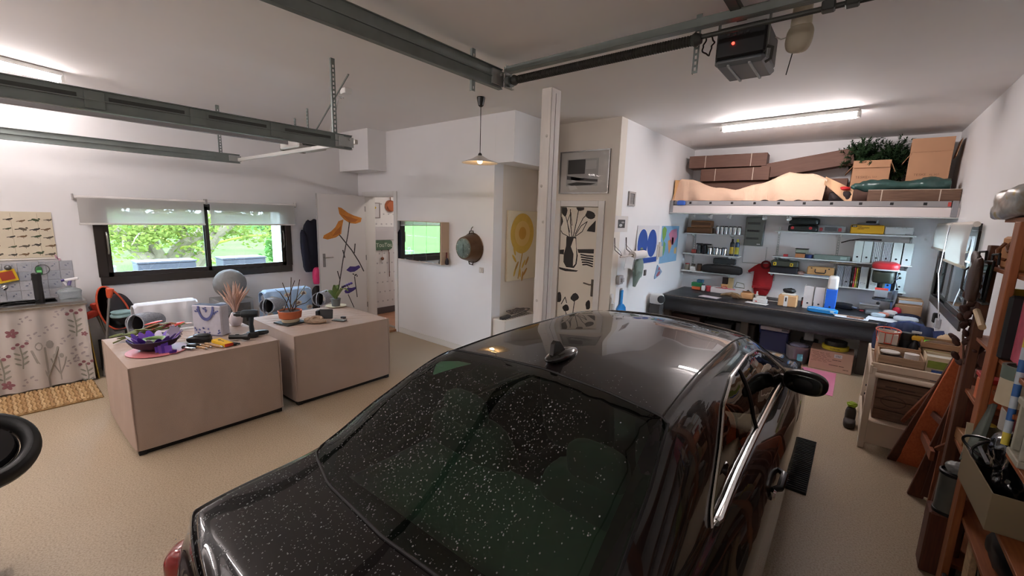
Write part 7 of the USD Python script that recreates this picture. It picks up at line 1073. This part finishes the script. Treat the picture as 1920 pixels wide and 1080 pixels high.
P = np.array([[(.57 + a * .46, y + .018 * math.sin(a * 19 + z * 6) + .01 * math.sin(a * 41), z + .02 * math.cos(a * 5) - .05 * (abs(a) > .42)) for y, z in s] for a in u]); cmj = solid(grid(P), .012); cmj.fix_normals(); part(jk, 'body', cmj, den); part(jk, 'sleeve', wrinkle(tube([(.35, 6.37, .91), (.325, 6.34, .78), (.33, 6.33, .62)], [.05, .06, .055], 12), .012, 14), den); part(jk, 'sleeve', wrinkle(tube([(.79, 6.38, .92), (.82, 6.35, .80), (.82, 6.34, .66)], [.05, .06, .05], 12), .012, 14), M((46, 60, 104), .85)); part(jk, 'collar', wrinkle(tube([(.46, 6.41, .945), (.56, 6.42, .955), (.68, 6.41, .945)], [.02, .03, .02], 10), .006, 20), M((44, 56, 96), .85))
# trestles
tr1 = wood((150, 84, 52), (112, 58, 34), .6, 2); tr2 = wood((224, 122, 74), (206, 100, 58), .6, 2); tr3 = wood((110, 58, 36), (78, 40, 26), .6, 2)
def beam(p, q, w, t, roll=0):
    p, q = np.array(p, float), np.array(q, float); L = np.linalg.norm(q - p); m = cb((w, t, L), ch=.003); z = (q - p) / L
    x = np.cross([0, 1, 0] if abs(z[1]) < .9 else [1, 0, 0], z); x /= np.linalg.norm(x); y = np.cross(z, x); r = math.radians(roll); T = np.eye(4); T[:3, 0] = math.cos(r) * x + math.sin(r) * y; T[:3, 1] = -math.sin(r) * x + math.cos(r) * y; T[:3, 2] = z; T[:3, 3] = p; m.apply_transform(T); return m
ts = thing('trestle', 'folding orange-brown wooden trestle leaning by the right wall', 'trestle', (.66, 4.3, 0), w=True)
part(ts, 'leg', beam((.575, 4.80, .0), (.70, 4.18, 1.12), .15, .028, 0), tr2, 'broad orange plank leg'); part(ts, 'leg', beam((.66, 3.98, .0), (.70, 4.12, 1.15), .10, .03, 0), tr1); part(ts, 'leg', beam((.50, 4.86, .35), (.70, 4.24, 1.14), .035, .03, 90), tr1); part(ts, 'leg', beam((.47, 4.80, .0), (.66, 4.26, 1.10), .06, .03, 0), tr3)
part(ts, 'crossbar', beam((.60, 4.05, .42), (.60, 4.55, .38), .07, .025), tr1); part(ts, 'stretcher', beam((.61, 4.5, .60), (.67, 4.08, .62), .05, .02), tr3); part(ts, 'head_block', mv(cb((.14, .16, .10), ch=.008), (.72, 4.16, 1.11)), tr1); part(ts, 'bolt_hole', mv(lathe([(0, .004), (.012, .004), (.013, 0)], 10), (.585, 4.62, .36), (90, 0, -60)), blk)
t2 = thing('trestle', 'darker red-brown trestle in front of the orange one, its feet on the floor', 'trestle', (.68, 3.95, 0), w=True)
part(t2, 'leg', beam((.655, 3.88, .0), (.74, 4.02, 1.08), .10, .028, 0), tr3); part(t2, 'leg', beam((.58, 4.24, .0), (.72, 4.08, 1.06), .09, .028, 0), tr3); part(t2, 'leg', beam((.80, 3.76, .0), (.78, 3.98, 1.06), .07, .03, 90), tr1); part(t2, 'panel', beam((.70, 4.16, .05), (.74, 4.12, .75), .20, .012, 0), M((88, 50, 36), .7)); part(t2, 'head_block', mv(cb((.10, .12, .06), ch=.006), (.75, 4.01, 1.05)), tr3); part(t2, 'brace', beam((.61, 4.0, .50), (.65, 3.86, .62), .035, .02), tr1)
for k, (p, q, w, c) in enumerate([((.70, 4.62, .0), (.79, 4.34, 1.25), .14, (120, 62, 40)), ((.66, 4.40, .0), (.79, 4.22, 1.18), .12, (142, 78, 50)), ((.74, 4.20, .0), (.79, 4.06, 1.22), .15, (96, 52, 36)), ((.76, 3.86, .0), (.80, 3.80, 1.12), .12, (112, 60, 40))]):
    one('plank', ['wide red-brown plank leaning on the wall behind the trestles, leftmost', 'lighter brown plank leaning on the wall behind the orange trestle leg', 'wide dark plank leaning on the wall behind the trestle heads', 'dark plank leaning on the wall nearest the shelf unit'][k], 'plank', beam(p, q, w, .02, 0), wood(c, tuple(int(v * .75) for v in c), .6, 2))
# shelf unit
og = wood((166, 96, 50), (142, 76, 38), .55, 2); og_x = wood((166, 96, 50), (140, 76, 38), .55, 1); dkw = wood((104, 62, 38), (78, 44, 28), .6, 2)
un = thing('shelf_unit', 'tall orange-brown wooden shelf unit along the right wall', 'shelf unit', (.72, 2.6, 0), w=True)
part(un, 'upright', bx(.585, .615, 3.10, 3.20, 0, 2.05, .003), og); part(un, 'upright', bx(.595, .64, 3.64, 3.72, 0, 1.92, .003), dkw, 'darker end upright'); part(un, 'upright', bx(.84, .87, 3.10, 3.20, 0, 2.05, .003), og); part(un, 'upright', bx(.84, .87, 3.64, 3.72, 0, 1.92, .003), dkw); part(un, 'upright', bx(.585, .615, 1.20, 1.30, 0, 2.05, .003), og); part(un, 'upright', bx(.84, .87, 1.20, 1.30, 0, 2.05, .003), og)
LV = (.16, .50, .74, 1.06, 1.38, 1.80)
for z in LV:
    for y0, y1 in ([(1.15, 3.74)] if z not in (.16, 1.06) else [(3.205, 3.74)] if z == .16 else [(1.15, 2.70), (3.205, 3.74)]): part(un, 'shelf_board', bx(.617, .838, y0, y1, z - .022, z, .002), og_x)
part(un, 'shelf_board', bx(.617, .838, 2.72, 3.095, 1.198, 1.22, .002), og_x)
for z in (.74, 1.38): part(un, 'cross_rail', bx(.617, .838, 3.12, 3.17, z - .10, z - .024, .003), og)
part(un, 'top_box_side', bx(.62, .84, 3.18, 3.21, 1.99, 2.04, .002), og)
def un_box(name, label, cat, y0, y1, x0, x1, z0, z1, c, extra=(), rough=.6, **kw):
    t = thing(name, label, cat, ((x0 + x1) / 2, (y0 + y1) / 2, z0 + .001), w=True); part(t, 'body', bx(x0, x1, y0, y1, z0 + .001, z1, min(.012, (z1 - z0) * .1)), M(c, rough, **kw))
    for n, m, cc in extra: part(t, n, m, M(cc, .5) if isinstance(cc, tuple) else cc)
    return t
t = thing('dark_crate', 'dark open crate on the top of the shelf unit', 'crate', (.73, 3.36, 1.98)); 
part(t, 'crate', mv(open_box(.19, .20, .09, .012), (0, 0, .0)), og); part(t, 'dark_inside', cb((.16, .17, .07), (0, 0, .013)), M((18, 14, 12), .9))
un_box('wooden_suitcase', 'small tan wooden case with two strap loops high on the shelf unit', 'case', 3.24, 3.60, .63, .83, 1.80, 1.975, (190, 126, 66), [('lid_line', bx(.628, .632, 3.24, 3.60, 1.93, 1.936, .0005), (110, 64, 30)), ('strap_loop', tube([(.625, 3.50, 1.94), (.60, 3.50, 1.90), (.60, 3.46, 1.86), (.625, 3.44, 1.85)], .009, 6), (120, 72, 36)), ('strap_loop', tube([(.625, 3.36, 1.95), (.605, 3.34, 1.92), (.605, 3.30, 1.90), (.625, 3.28, 1.92)], .010, 6), (120, 72, 36))])
sv = thing('foil_bag', 'crumpled grey and yellow printed bag on top of the shelf unit', 'bag', (.70, 3.45, 2.075)); part(sv, 'bag', wrinkle(mv(J(lump((.28, .72, .17), (0, 0, 0), 6, .12, p=3.4))), .02, 8), custom('foil_print', {'t': ('texture_coordinate', {}), 'n': ('noise_texture', {'scale': 7, 'detail': 3}), 'r': ('rgb_ramp', {'ramp': [(.3, lin((120, 96, 60))), (.45, lin((150, 146, 140))), (.58, lin((196, 192, 188))), (.66, lin((186, 158, 60))), (.75, lin((150, 140, 130)))]}), 'p': ('principled_bsdf', {'roughness': .35, 'metallic': .2})}, [('t.object', 'n.vector'), ('n.fac', 'r.fac'), ('r.color', 'p.base_color')], 'p.BSDF'), smooth=40)
one('foil_bag_support', 'flat wooden panel under the crumpled printed bag', 'panel', cb((.22, .40, .022)), og, loc=(.73, 3.40, 2.052)); one('brown_parcel', 'small brown parcel on the crumpled bag at the right edge', 'parcel', cb((.12, .14, .10)), M((120, 86, 66), .7), loc=(.68, 3.22, 2.255), rz=10); one('pink_box', 'pale pinkish box behind the brown parcel', 'box', cb((.09, .10, .11)), M((206, 182, 174), .7), loc=(.74, 3.44, 2.262), rz=5)
wr = thing('wire_rack', 'black wire frame with a looped top hanging on the end of the shelf unit', 'wire rack', (.60, 3.5, 1.6), w=True); wk = M((26, 26, 28), .4, .5); x_ = .60
for k, (y0, z0, y1, z1) in enumerate([(3.82, 1.82, 3.40, 1.84), (3.82, 1.82, 3.86, 1.64), (3.86, 1.64, 3.44, 1.60), (3.44, 1.60, 3.40, 1.84)]): part(wr, 'wire', cyl((x_ - .02, y0, z0), (x_ - .02, y1, z1), .006, n=6), wk)
part(wr, 'loop', tube([(x_ - .02, 3.80, 1.82), (x_ - .02, 3.80, 1.875), (x_ - .02, 3.62, 1.885), (x_ - .02, 3.60, 1.83)], .006, 6), wk); part(wr, 'loop', tube([(x_ - .02, 3.46, 1.835), (x_ - .02, 3.46, 1.875), (x_ - .02, 3.32, 1.885), (x_ - .02, 3.30, 1.83)], .006, 6), wk); part(wr, 'glass', bx(x_ - .022, x_ - .018, 3.44, 3.84, 1.62, 1.82, .0005), pane('rack_glass', (.86, .88, .87), 1.5)); part(wr, 'bottom_tray', bx(x_ - .03, x_ + .0, 3.42, 3.87, 1.60, 1.612, .002), M((70, 70, 74), .3, .6))
one('leather_figure', 'dark brown leather pouch hanging inside the wire rack', 'pouch', J(mv(lump((.05, .16, .26), seed=4, amp=.12, p=2.6)), mv(lump((.04, .26, .07), seed=6, amp=.1), (0, .06, .20), (18, 0, 0))), M((64, 40, 28), .6), loc=(.545, 3.55, 1.60))
pd = thing('pod_string', 'string of dark dried pods hanging from the end upright of the shelf unit', 'pod garland', (.57, 3.7, 1.2), w=True); pm = M((74, 42, 32), .7, var=.2, vs=20); g = np.random.default_rng(14)
part(pd, 'cord', tube([(.585, 3.73, 1.74), (.57, 3.75, 1.55), (.575, 3.73, 1.36), (.60, 3.70, 1.18)], .006, 6), M((96, 64, 44), .8))
for k in range(34):
    u = k / 33; part(pd, 'pod', mv(lump((.03, .038, .05 + .03 * g.random()), seed=k, amp=.2, flat=False, sub=2), (.575 + g.normal(0, .018) + .03 * u, 3.745 + g.normal(0, .022) - .04 * u, 1.70 - .54 * u), (g.uniform(-50, 50), g.uniform(-50, 50), g.uniform(0, 90))), pm)
un_box('yellow_book', 'yellow folder standing at the near upright', 'folder', 3.21, 3.235, .60, .82, 1.382, 1.72, (214, 176, 46)); un_box('pink_bag', 'pink and red bag at the right edge of the picture on the shelf unit', 'bag', 2.70, 3.06, .64, .82, 1.382, 1.70, (196, 84, 104), var=.3, vs=9); un_box('black_folder', 'black folder right of the yellow one', 'folder', 3.06, 3.095, .60, .82, 1.382, 1.70, (26, 24, 26)); un_box('grey_box', 'pale grey carton behind the yellow folder', 'box', 3.27, 3.50, .66, .82, 1.382, 1.60, (176, 172, 156))
un_box('red_lid_box', 'orange box with a red lid on the shelf unit between its uprights', 'box', 3.28, 3.46, .62, .80, 1.062, 1.20, (214, 112, 66), [('red_lid', bx(.615, .805, 3.275, 3.465, 1.2005, 1.225, .003), (190, 40, 36))])
for k, (y, z, r, h, c, lc, n) in enumerate([(3.58, 1.061, .035, .22, (206, 204, 200), (190, 60, 66), 'white bottle with a red band on the shelf unit'), (3.50, 1.061, .04, .17, (46, 40, 42), (36, 32, 34), 'dark jar left of the orange box'), (3.50, .741, .045, .17, (176, 156, 110), (200, 170, 60), 'glass jar with a yellow lid on the lower shelf'), (3.40, .741, .05, .15, (112, 104, 96), (90, 84, 78), 'grey tin on the lower shelf'), (3.31, .741, .045, .19, (150, 140, 126), (84, 70, 60), 'second grey tin on the lower shelf'), (3.0, 1.061, .06, .14, (196, 190, 180), (170, 166, 160), 'pale round tin right of the near upright'), (2.84, 1.061, .06, .16, (110, 40, 46), (80, 60, 60), 'dark red tin right of the near upright'), (2.70, 1.061, .05, .17, (64, 56, 84), (50, 46, 60), 'dark violet bottle at the right edge'), (3.42, .501, .05, .16, (130, 70, 50), (110, 60, 44), 'brown clay jar low on the shelf unit')]): jar2(n, .70, y, z, r, h, c, lc, name='shelf_jar')
one('cream_block', 'cream wooden rod sticking out of the shelf unit near the wire rack', 'rod', cyl((0, 0, 0), (.0, -.20, -.06), .016, n=10), M((214, 186, 150), .6), loc=(.575, 3.52, 1.55)); one('wood_offcut', 'tan wooden block on the shelf between the uprights', 'block', cb((.16, .14, .07)), wood((196, 146, 96), (170, 120, 76)), loc=(.70, 3.42, .901) if False else (.70, 3.58, .741), rz=6)
wp_ = thing('shelf_pot', 'cream cylinder with a grey-green rim standing on the shelf unit', 'pot', (.66, 2.88, 1.222)); part(wp_, 'cream_body', lathe([(0, 0), (.075, 0), (.072, .12), (0, .12)], 26), M((206, 190, 160), .7)); part(wp_, 'grey_rim', lathe([(.06, .12), (.073, .12), (.074, .18), (.06, .18)], 26), M((112, 124, 112), .6)); part(wp_, 'inner_floor', disc_stack(.062, .01, 20, (0, 0, .125)), M((90, 96, 88), .7))
lv = thing('striped_pole', 'blue and white striped pole with a yellow tip leaning on the shelf unit', 'pole', (.585, 2.72, .9), w=True); a_, b_ = np.array((.612, 2.72, 1.08)), np.array((.625, 2.80, 1.56))
for k in range(9): u0, u1 = k / 9, (k + 1) / 9; part(lv, 'band', cyl(a_ + (b_ - a_) * u0, a_ + (b_ - a_) * u1, .013, n=12), M(((52, 104, 170) if k % 2 == 0 else (196, 206, 214)) if k not in (0, 8) else (216, 196, 76), .5))
ln = thing('lantern', 'weathered white square lantern at the right edge of the picture', 'lantern', (.69, 2.60, 1.06), w=True); LX, LY = .69, 2.60; lw = M((176, 172, 154), .7, var=.15, vs=14)
for dx in (-.06, .06):
    for dy in (-.06, .06): part(ln, 'post', bx(LX + dx - .012, LX + dx + .012, LY + dy - .012, LY + dy + .012, 1.091, 1.29, .002), lw)
part(ln, 'base', bx(LX - .08, LX + .08, LY - .08, LY + .08, 1.061, 1.09, .004), lw); part(ln, 'roof', bx(LX - .08, LX + .08, LY - .08, LY + .08, 1.29, 1.32, .004), lw); part(ln, 'glass', bx(LX - .045, LX + .045, LY - .045, LY + .045, 1.092, 1.285, .002), M((84, 76, 62), .2))
one('stone_slab', 'grey-green roof slate leaning on the lower shelf', 'slate', wrinkle(cb((.02, .17, .30), ch=.003), .002, 20), M((104, 112, 104), .8, var=.2, vs=9), loc=(.57, 3.0, .86), tilt=(-30, 12, 0))
cbx = thing('cardboard_box', 'open cardboard box on the shelf unit holding a black bin bag', 'box', (.70, 2.81, .742), 0, tilt=(0, 0, 2)); part(cbx, 'body', open_box(.27, .50, .17, .006), M((150, 132, 102), .75)); part(cbx, 'end_flap', mv(cb((.26, .008, .16), ch=.001), (.0, .275, .12), (-14, 0, 0)), M((190, 176, 146), .75)); part(cbx, 'side_flap', mv(cb((.006, .46, .10), ch=.001), (-.175, 0, .10), (0, -20, 0)), M((150, 132, 100), .75)) if False else None
bb = thing('bin_bag', 'shiny black bin bag full of cables in the cardboard box', 'bag', (.70, 2.81, .752)); part(bb, 'bag', wrinkle(wrinkle(lump((.22, .42, .40), seed=9, amp=.16, p=2.6, sub=5), .03, 7, 2), .012, 22), M((14, 14, 15), .16, coat_weight=.6)); part(bb, 'cable_loop', tube([(-.12 + .05 * math.sin(a * 1.7), .05 + .10 * math.cos(a), .22 + .06 * math.sin(a)) for a in np.linspace(0, 9, 60)], .006, 6), M((30, 30, 32), .25)); part(bb, 'clear_tube', tube([(-.13, .14, .20), (-.14, .02, .26), (-.12, -.08, .22)], .008, 6), M((150, 156, 160), .15))
cn = thing('metal_canister', 'grey metal canister with a black rim low beside the trestle', 'canister', (.60, 3.34, .386)); part(cn, 'body', lathe([(0, 0), (.062, 0), (.062, .24), (0, .24)], 22), M((126, 128, 122), .35, .5, var=.1, vs=8)); part(cn, 'rim', lathe([(.060, .235), (.068, .24), (.068, .255), (.06, .26)], 22), blk); part(cn, 'foot_ring', lathe([(.060, 0), (.067, .002), (.067, .018), (.06, .02)], 22), blk); part(cn, 'glassware', mv(lump((.10, .10, .07), seed=5, amp=.3), (0, 0, .25)), M((196, 200, 200), .15, transmission_weight=.4))
one('canister_block', 'dark wooden block under the metal canister', 'block', cb((.15, .15, .385)), tr3, loc=(.60, 3.36, 0.0)); one('orange_bag', 'orange soft bag on the floor at the foot of the shelf unit', 'bag', lump((.14, .20, .155), seed=6, amp=.14), M((190, 110, 66), .8), loc=(.66, 3.58, 0.0))
bn2 = thing('black_tub', 'black plastic tub with tools on the floor at the lower right', 'tub', (.72, 2.75, 0)); part(bn2, 'tub', open_box(.25, .66, .155, .012), M((22, 22, 24), .4)); part(bn2, 'rim', [bx(-.135, -.118, -.335, .335, .145, .165, .004)], M((44, 44, 46), .35))
for k, (x, y, h, c) in enumerate([(-.04, .22, .26, (46, 44, 44)), (.02, .10, .25, (60, 58, 56))]): one('black_rail', ['flat black rail standing in the black tub', 'second black rail standing in the black tub'][k], 'rail', mv(cb((.03, .05, h), ch=.003), (0, 0, 0), (0, 5, 0)), M(c, .35), loc=(.70 + x, 2.80 + y, .014))
one('white_jar', 'white jar with a black cap in the black tub', 'jar', J(lathe([(0, 0), (.055, 0), (.06, .17), (.04, .20), (0, .20)], 20)), M((206, 206, 206), .35), loc=(.74, 2.72, .014)); 
wkx = thing('metal_rods', 'bundle of bright metal rods sticking out of the black tub', 'rods', (.70, 2.92, .014)); 
for k in range(4): part(wkx, 'rod', cyl((.01 * k, 0, 0), (-.03 + .03 * k, .03 - .03 * (k % 2), .42 - .02 * k), .005, n=6), M((196, 196, 190), .25, .8))
for k, (p, q, c) in enumerate([((.60, 2.70, .165), (.66, 3.02, .45), (196, 158, 116)), ((.66, 2.62, .165), (.72, 2.96, .45), (150, 122, 88))]):
    w0 = beam(p, q, .06, .03, 90); one('timber_batten', ['pale timber batten lying across the lower right corner', 'greyish timber batten beside the pale one'][k], 'batten', w0, wood(c, tuple(int(v * .8) for v in c), .7, 1))
one('black_goods_bag', 'black crumpled bag under the open cardboard box', 'bag', wrinkle(lump((.18, .46, .19), seed=8, amp=.16), .012, 16), M((20, 20, 22), .5), loc=(.73, 2.72, .501)); one('seed_bag', 'green and yellow printed seed bag at the right edge', 'bag', wrinkle(lump((.10, .22, .24), seed=5, amp=.12, p=3), .006, 14), M((176, 186, 110), .5, var=.3, vs=10), loc=(.73, 2.40, .742))
# ------------------------------------------------------------------ the garden beyond the left window, a yard beyond the right one
grass_m = custom('lawn', {'g': ('geometry', {}), 'n': ('noise_texture', {'scale': .5, 'detail': 6, 'roughness': .7}), 'r': ('rgb_ramp', {'ramp': [(.3, lin((62, 98, 46))), (.7, lin((80, 116, 58)))]}), 'p': ('diffuse_bsdf', {'roughness': .6})}, [('g.position', 'n.vector'), ('n.fac', 'r.fac'), ('r.color', 'p.color')], 'p.BSDF')
gl = one('lawn', 'bright green lawn stretching away outside the left window', 'lawn', bx(-140, XL - 2.6, -80, 110, -.4, -.05, .0001), grass_m, kind='stuff')
one('terrace', 'pale paved strip outside the left window', 'terrace', bx(XL - 2.59, XL - .26, -12, 14, -.4, -.04, .0001), M((120, 118, 112), .8, var=.06, vs=3))
for k, (y, dy, n) in enumerate([(1.93, .80, 'long grey planter outside the left half of the garden window'), (3.12, .74, 'long grey planter outside the right half of the garden window')]):
    t = thing('planter', n, 'planter', (-9.35, y, -.04)); part(t, 'trough', cb((.42, dy, 1.07), ch=.01), M((52, 53, 60), .7)); part(t, 'rim', [cb((.44, dy + .02, .03), (0, 0, 1.071), .004)], M((58, 59, 66), .7))
t = thing('garden_lantern', 'small square lantern outside near the left planter', 'lantern', (-9.2, 1.18, -.04)); part(t, 'stand', cb((.18, .18, .82)), M((190, 190, 180), .7)); part(t, 'base', cb((.17, .17, .02), (0, 0, .821)), M((120, 124, 126), .5)); part(t, 'roof', cb((.17, .17, .02), (0, 0, 1.04)), M((120, 124, 126), .5))
for a in (-.075, .075):
    for b in (-.075, .075): part(t, 'post', cb((.012, .012, .2), (a, b, .841)), M((120, 124, 126), .5))
part(t, 'ring', mv(trimesh.creation.torus(.04, .005, 16, 6), (0, 0, 1.10), (90, 0, 90)), M((120, 124, 126), .5))
one('corner_post', 'white post of the house standing outside the right end of the garden window', 'post', bx(-8.1, -7.95, 3.21, 3.33, -.04, 2.9, .005), M((176, 176, 172), .6))
leaf_y = custom('leaf_light', {'d': ('diffuse_bsdf', {'color': lin((104, 114, 56))}), 't': ('translucent_bsdf', {'color': lin((112, 124, 58))}), 'm': ('mix_closure', {'fac': .4})}, [('d.BSDF', 'm.closure1'), ('t.BSDF', 'm.closure2')], 'm.closure')
leaf_g = custom('leaf_mid', {'d': ('diffuse_bsdf', {'color': lin((66, 100, 50))}), 't': ('translucent_bsdf', {'color': lin((84, 124, 56))}), 'm': ('mix_closure', {'fac': .35})}, [('d.BSDF', 'm.closure1'), ('t.BSDF', 'm.closure2')], 'm.closure')
leaf_d = custom('leaf_dark', {'d': ('diffuse_bsdf', {'color': lin((56, 72, 46))}), 't': ('translucent_bsdf', {'color': lin((60, 90, 46))}), 'm': ('mix_closure', {'fac': .25})}, [('d.BSDF', 'm.closure1'), ('t.BSDF', 'm.closure2')], 'm.closure')
leaf_r = custom('leaf_red', {'d': ('diffuse_bsdf', {'color': lin((96, 74, 72))}), 't': ('translucent_bsdf', {'color': lin((96, 70, 66))}), 'm': ('mix_closure', {'fac': .25})}, [('d.BSDF', 'm.closure1'), ('t.BSDF', 'm.closure2')], 'm.closure')
def leaves(centres, spread, n, size, seed):
    g = np.random.default_rng(seed); c = centres[g.integers(len(centres), size=n)] + g.normal(size=(n, 3)) * spread
    a = g.normal(size=(n, 3)); a[:, 2] *= .5; a /= np.linalg.norm(a, axis=1, keepdims=True); b = np.cross(a, g.normal(size=(n, 3))); b /= np.linalg.norm(b, axis=1, keepdims=True); s = size * g.uniform(.6, 1.3, (n, 1))
    V = np.stack([c - a * s, c - b * s * .5, c + a * s, c + b * s * .5], 1).reshape(-1, 3); i = np.arange(n)[:, None] * 4; return trimesh.Trimesh(V, np.vstack([i + [0, 1, 2], i + [0, 2, 3]]), process=False)
bark = M((120, 108, 88), .9, var=.2, vs=6)
T = thing('maple_tree', 'spreading yellow-green garden tree with several mossy trunks outside the window', 'tree', (-14.5, 3.2, -.05)); g = np.random.default_rng(4); tips = []
for k, (ax_, ay, L) in enumerate([(.15, -.9, 2.6), (-.1, -.35, 2.6), (.1, .2, 2.5), (-.15, .55, 2.6), (.2, 1.0, 2.8)]):
    pts = [(.05 * k - .1, .16 * k - .32, 0)]
    for u in np.linspace(.15, 1, 9): pts.append((ax_ * u * 1.6 + g.normal(0, .05), (.16 * k - .32) + ay * u ** 1.3 * 1.9 + g.normal(0, .05), L * u * (1 - .12 * u)))
    part(T, 'trunk', tube(pts, np.linspace(.21, .05, len(pts)), 9), bark)
    for q in range(7):
        o = np.array(pts[3 + q % 6]); d = np.array([g.uniform(-1, 1.1), ay * .6 + g.uniform(-1, 1), g.uniform(-.25, .35)]); br_ = [o + d * w * 1.5 + [0, 0, .25 * math.sin(w * 3)] for w in np.linspace(0, 1, 6)]
        part(T, 'branch', tube(br_, np.linspace(.045, .012, 6), 6), bark if q % 3 else M((150, 150, 60), .95)); tips += [br_[2], br_[3], br_[4], br_[5]]
tips = np.array(tips); part(T, 'foliage', leaves(tips[(tips[:, 2] > .75) & (tips[:, 1] > -2.2)], (.30, .30, .10), 5200, .07, 5), leaf_y, smooth=False, kind='stuff')
def bush(name, label, loc, R, H, n, mat, seed, cat='bush', size=.12):
    t = thing(name, label, cat, loc); g = np.random.default_rng(seed); d = g.normal(size=(60, 3)); d /= np.linalg.norm(d, axis=1, keepdims=True); c = d * g.uniform(.5, .95, (60, 1)) * [R, R, H * .44] + [0, 0, H * .56]
    part(t, 'foliage', leaves(c, (R * .14, R * .14, H * .07), n, size, seed), mat, smooth=False, kind='stuff'); part(t, 'stem', tube([(0, 0, 0), (.05, 0, H * .3), (0, .05, H * .6)], [.09, .07, .03], 7), bark); return t
bush('shrub', 'fresh green shrub at the right side of the window view', (-12.6, 5.9, -.05), 1.0, 1.45, 3500, leaf_g, 7, size=.09)
for k, (x, y, R, H, mt_, n) in enumerate([(-46, 2.5, 3.2, 6, leaf_r, 'reddish shrubbery at the far left of the lawn'), (-48, 8.5, 4, 8, leaf_d, 'dark far hedge tree left of the garden tree'), (-50, 16, 5, 10, leaf_g, 'far green tree behind the garden tree'), (-46, 24, 4.5, 9, leaf_d, 'dark far tree right of the garden tree'), (-40, 31, 4.5, 9, leaf_g, 'far green tree at the right of the window view'), (-52, -5, 5, 10, leaf_g, 'far green tree beyond the reddish shrubbery'), (-44, -14, 5, 9, leaf_d, 'dark far tree left of the window view'), (-36, 40, 5, 9, leaf_d, 'dark far tree beyond the right edge of the window view')]): bush('garden_tree', n, (x, y, -.05), R, H, 3200, mt_, 20 + k, 'tree', size=.38)
bush('near_tree', 'tall thin tree to the right of the garden tree', (-19, 8.6, -.05), 1.6, 4.2, 3000, leaf_d, 41, 'tree', size=.12)
# yard beyond the right window
one('yard', 'pale gravel yard outside the workshop window', 'yard', bx(XR + .26, 30, -12, 30, -.4, -.06, .0001), M((190, 188, 182), .9, var=.1, vs=4))
one('boundary_wall', 'white rendered wall outside the workshop window', 'wall', bx(5.6, 5.8, -4, 24, -.05, 2.2, .01), M((232, 232, 230), .8, var=.04, vs=2))
bush('yard_shrub', 'dark green shrub outside the far end of the workshop window', (2.3, 10.4, -.05), .8, 2.2, 2400, leaf_d, 51, size=.10)
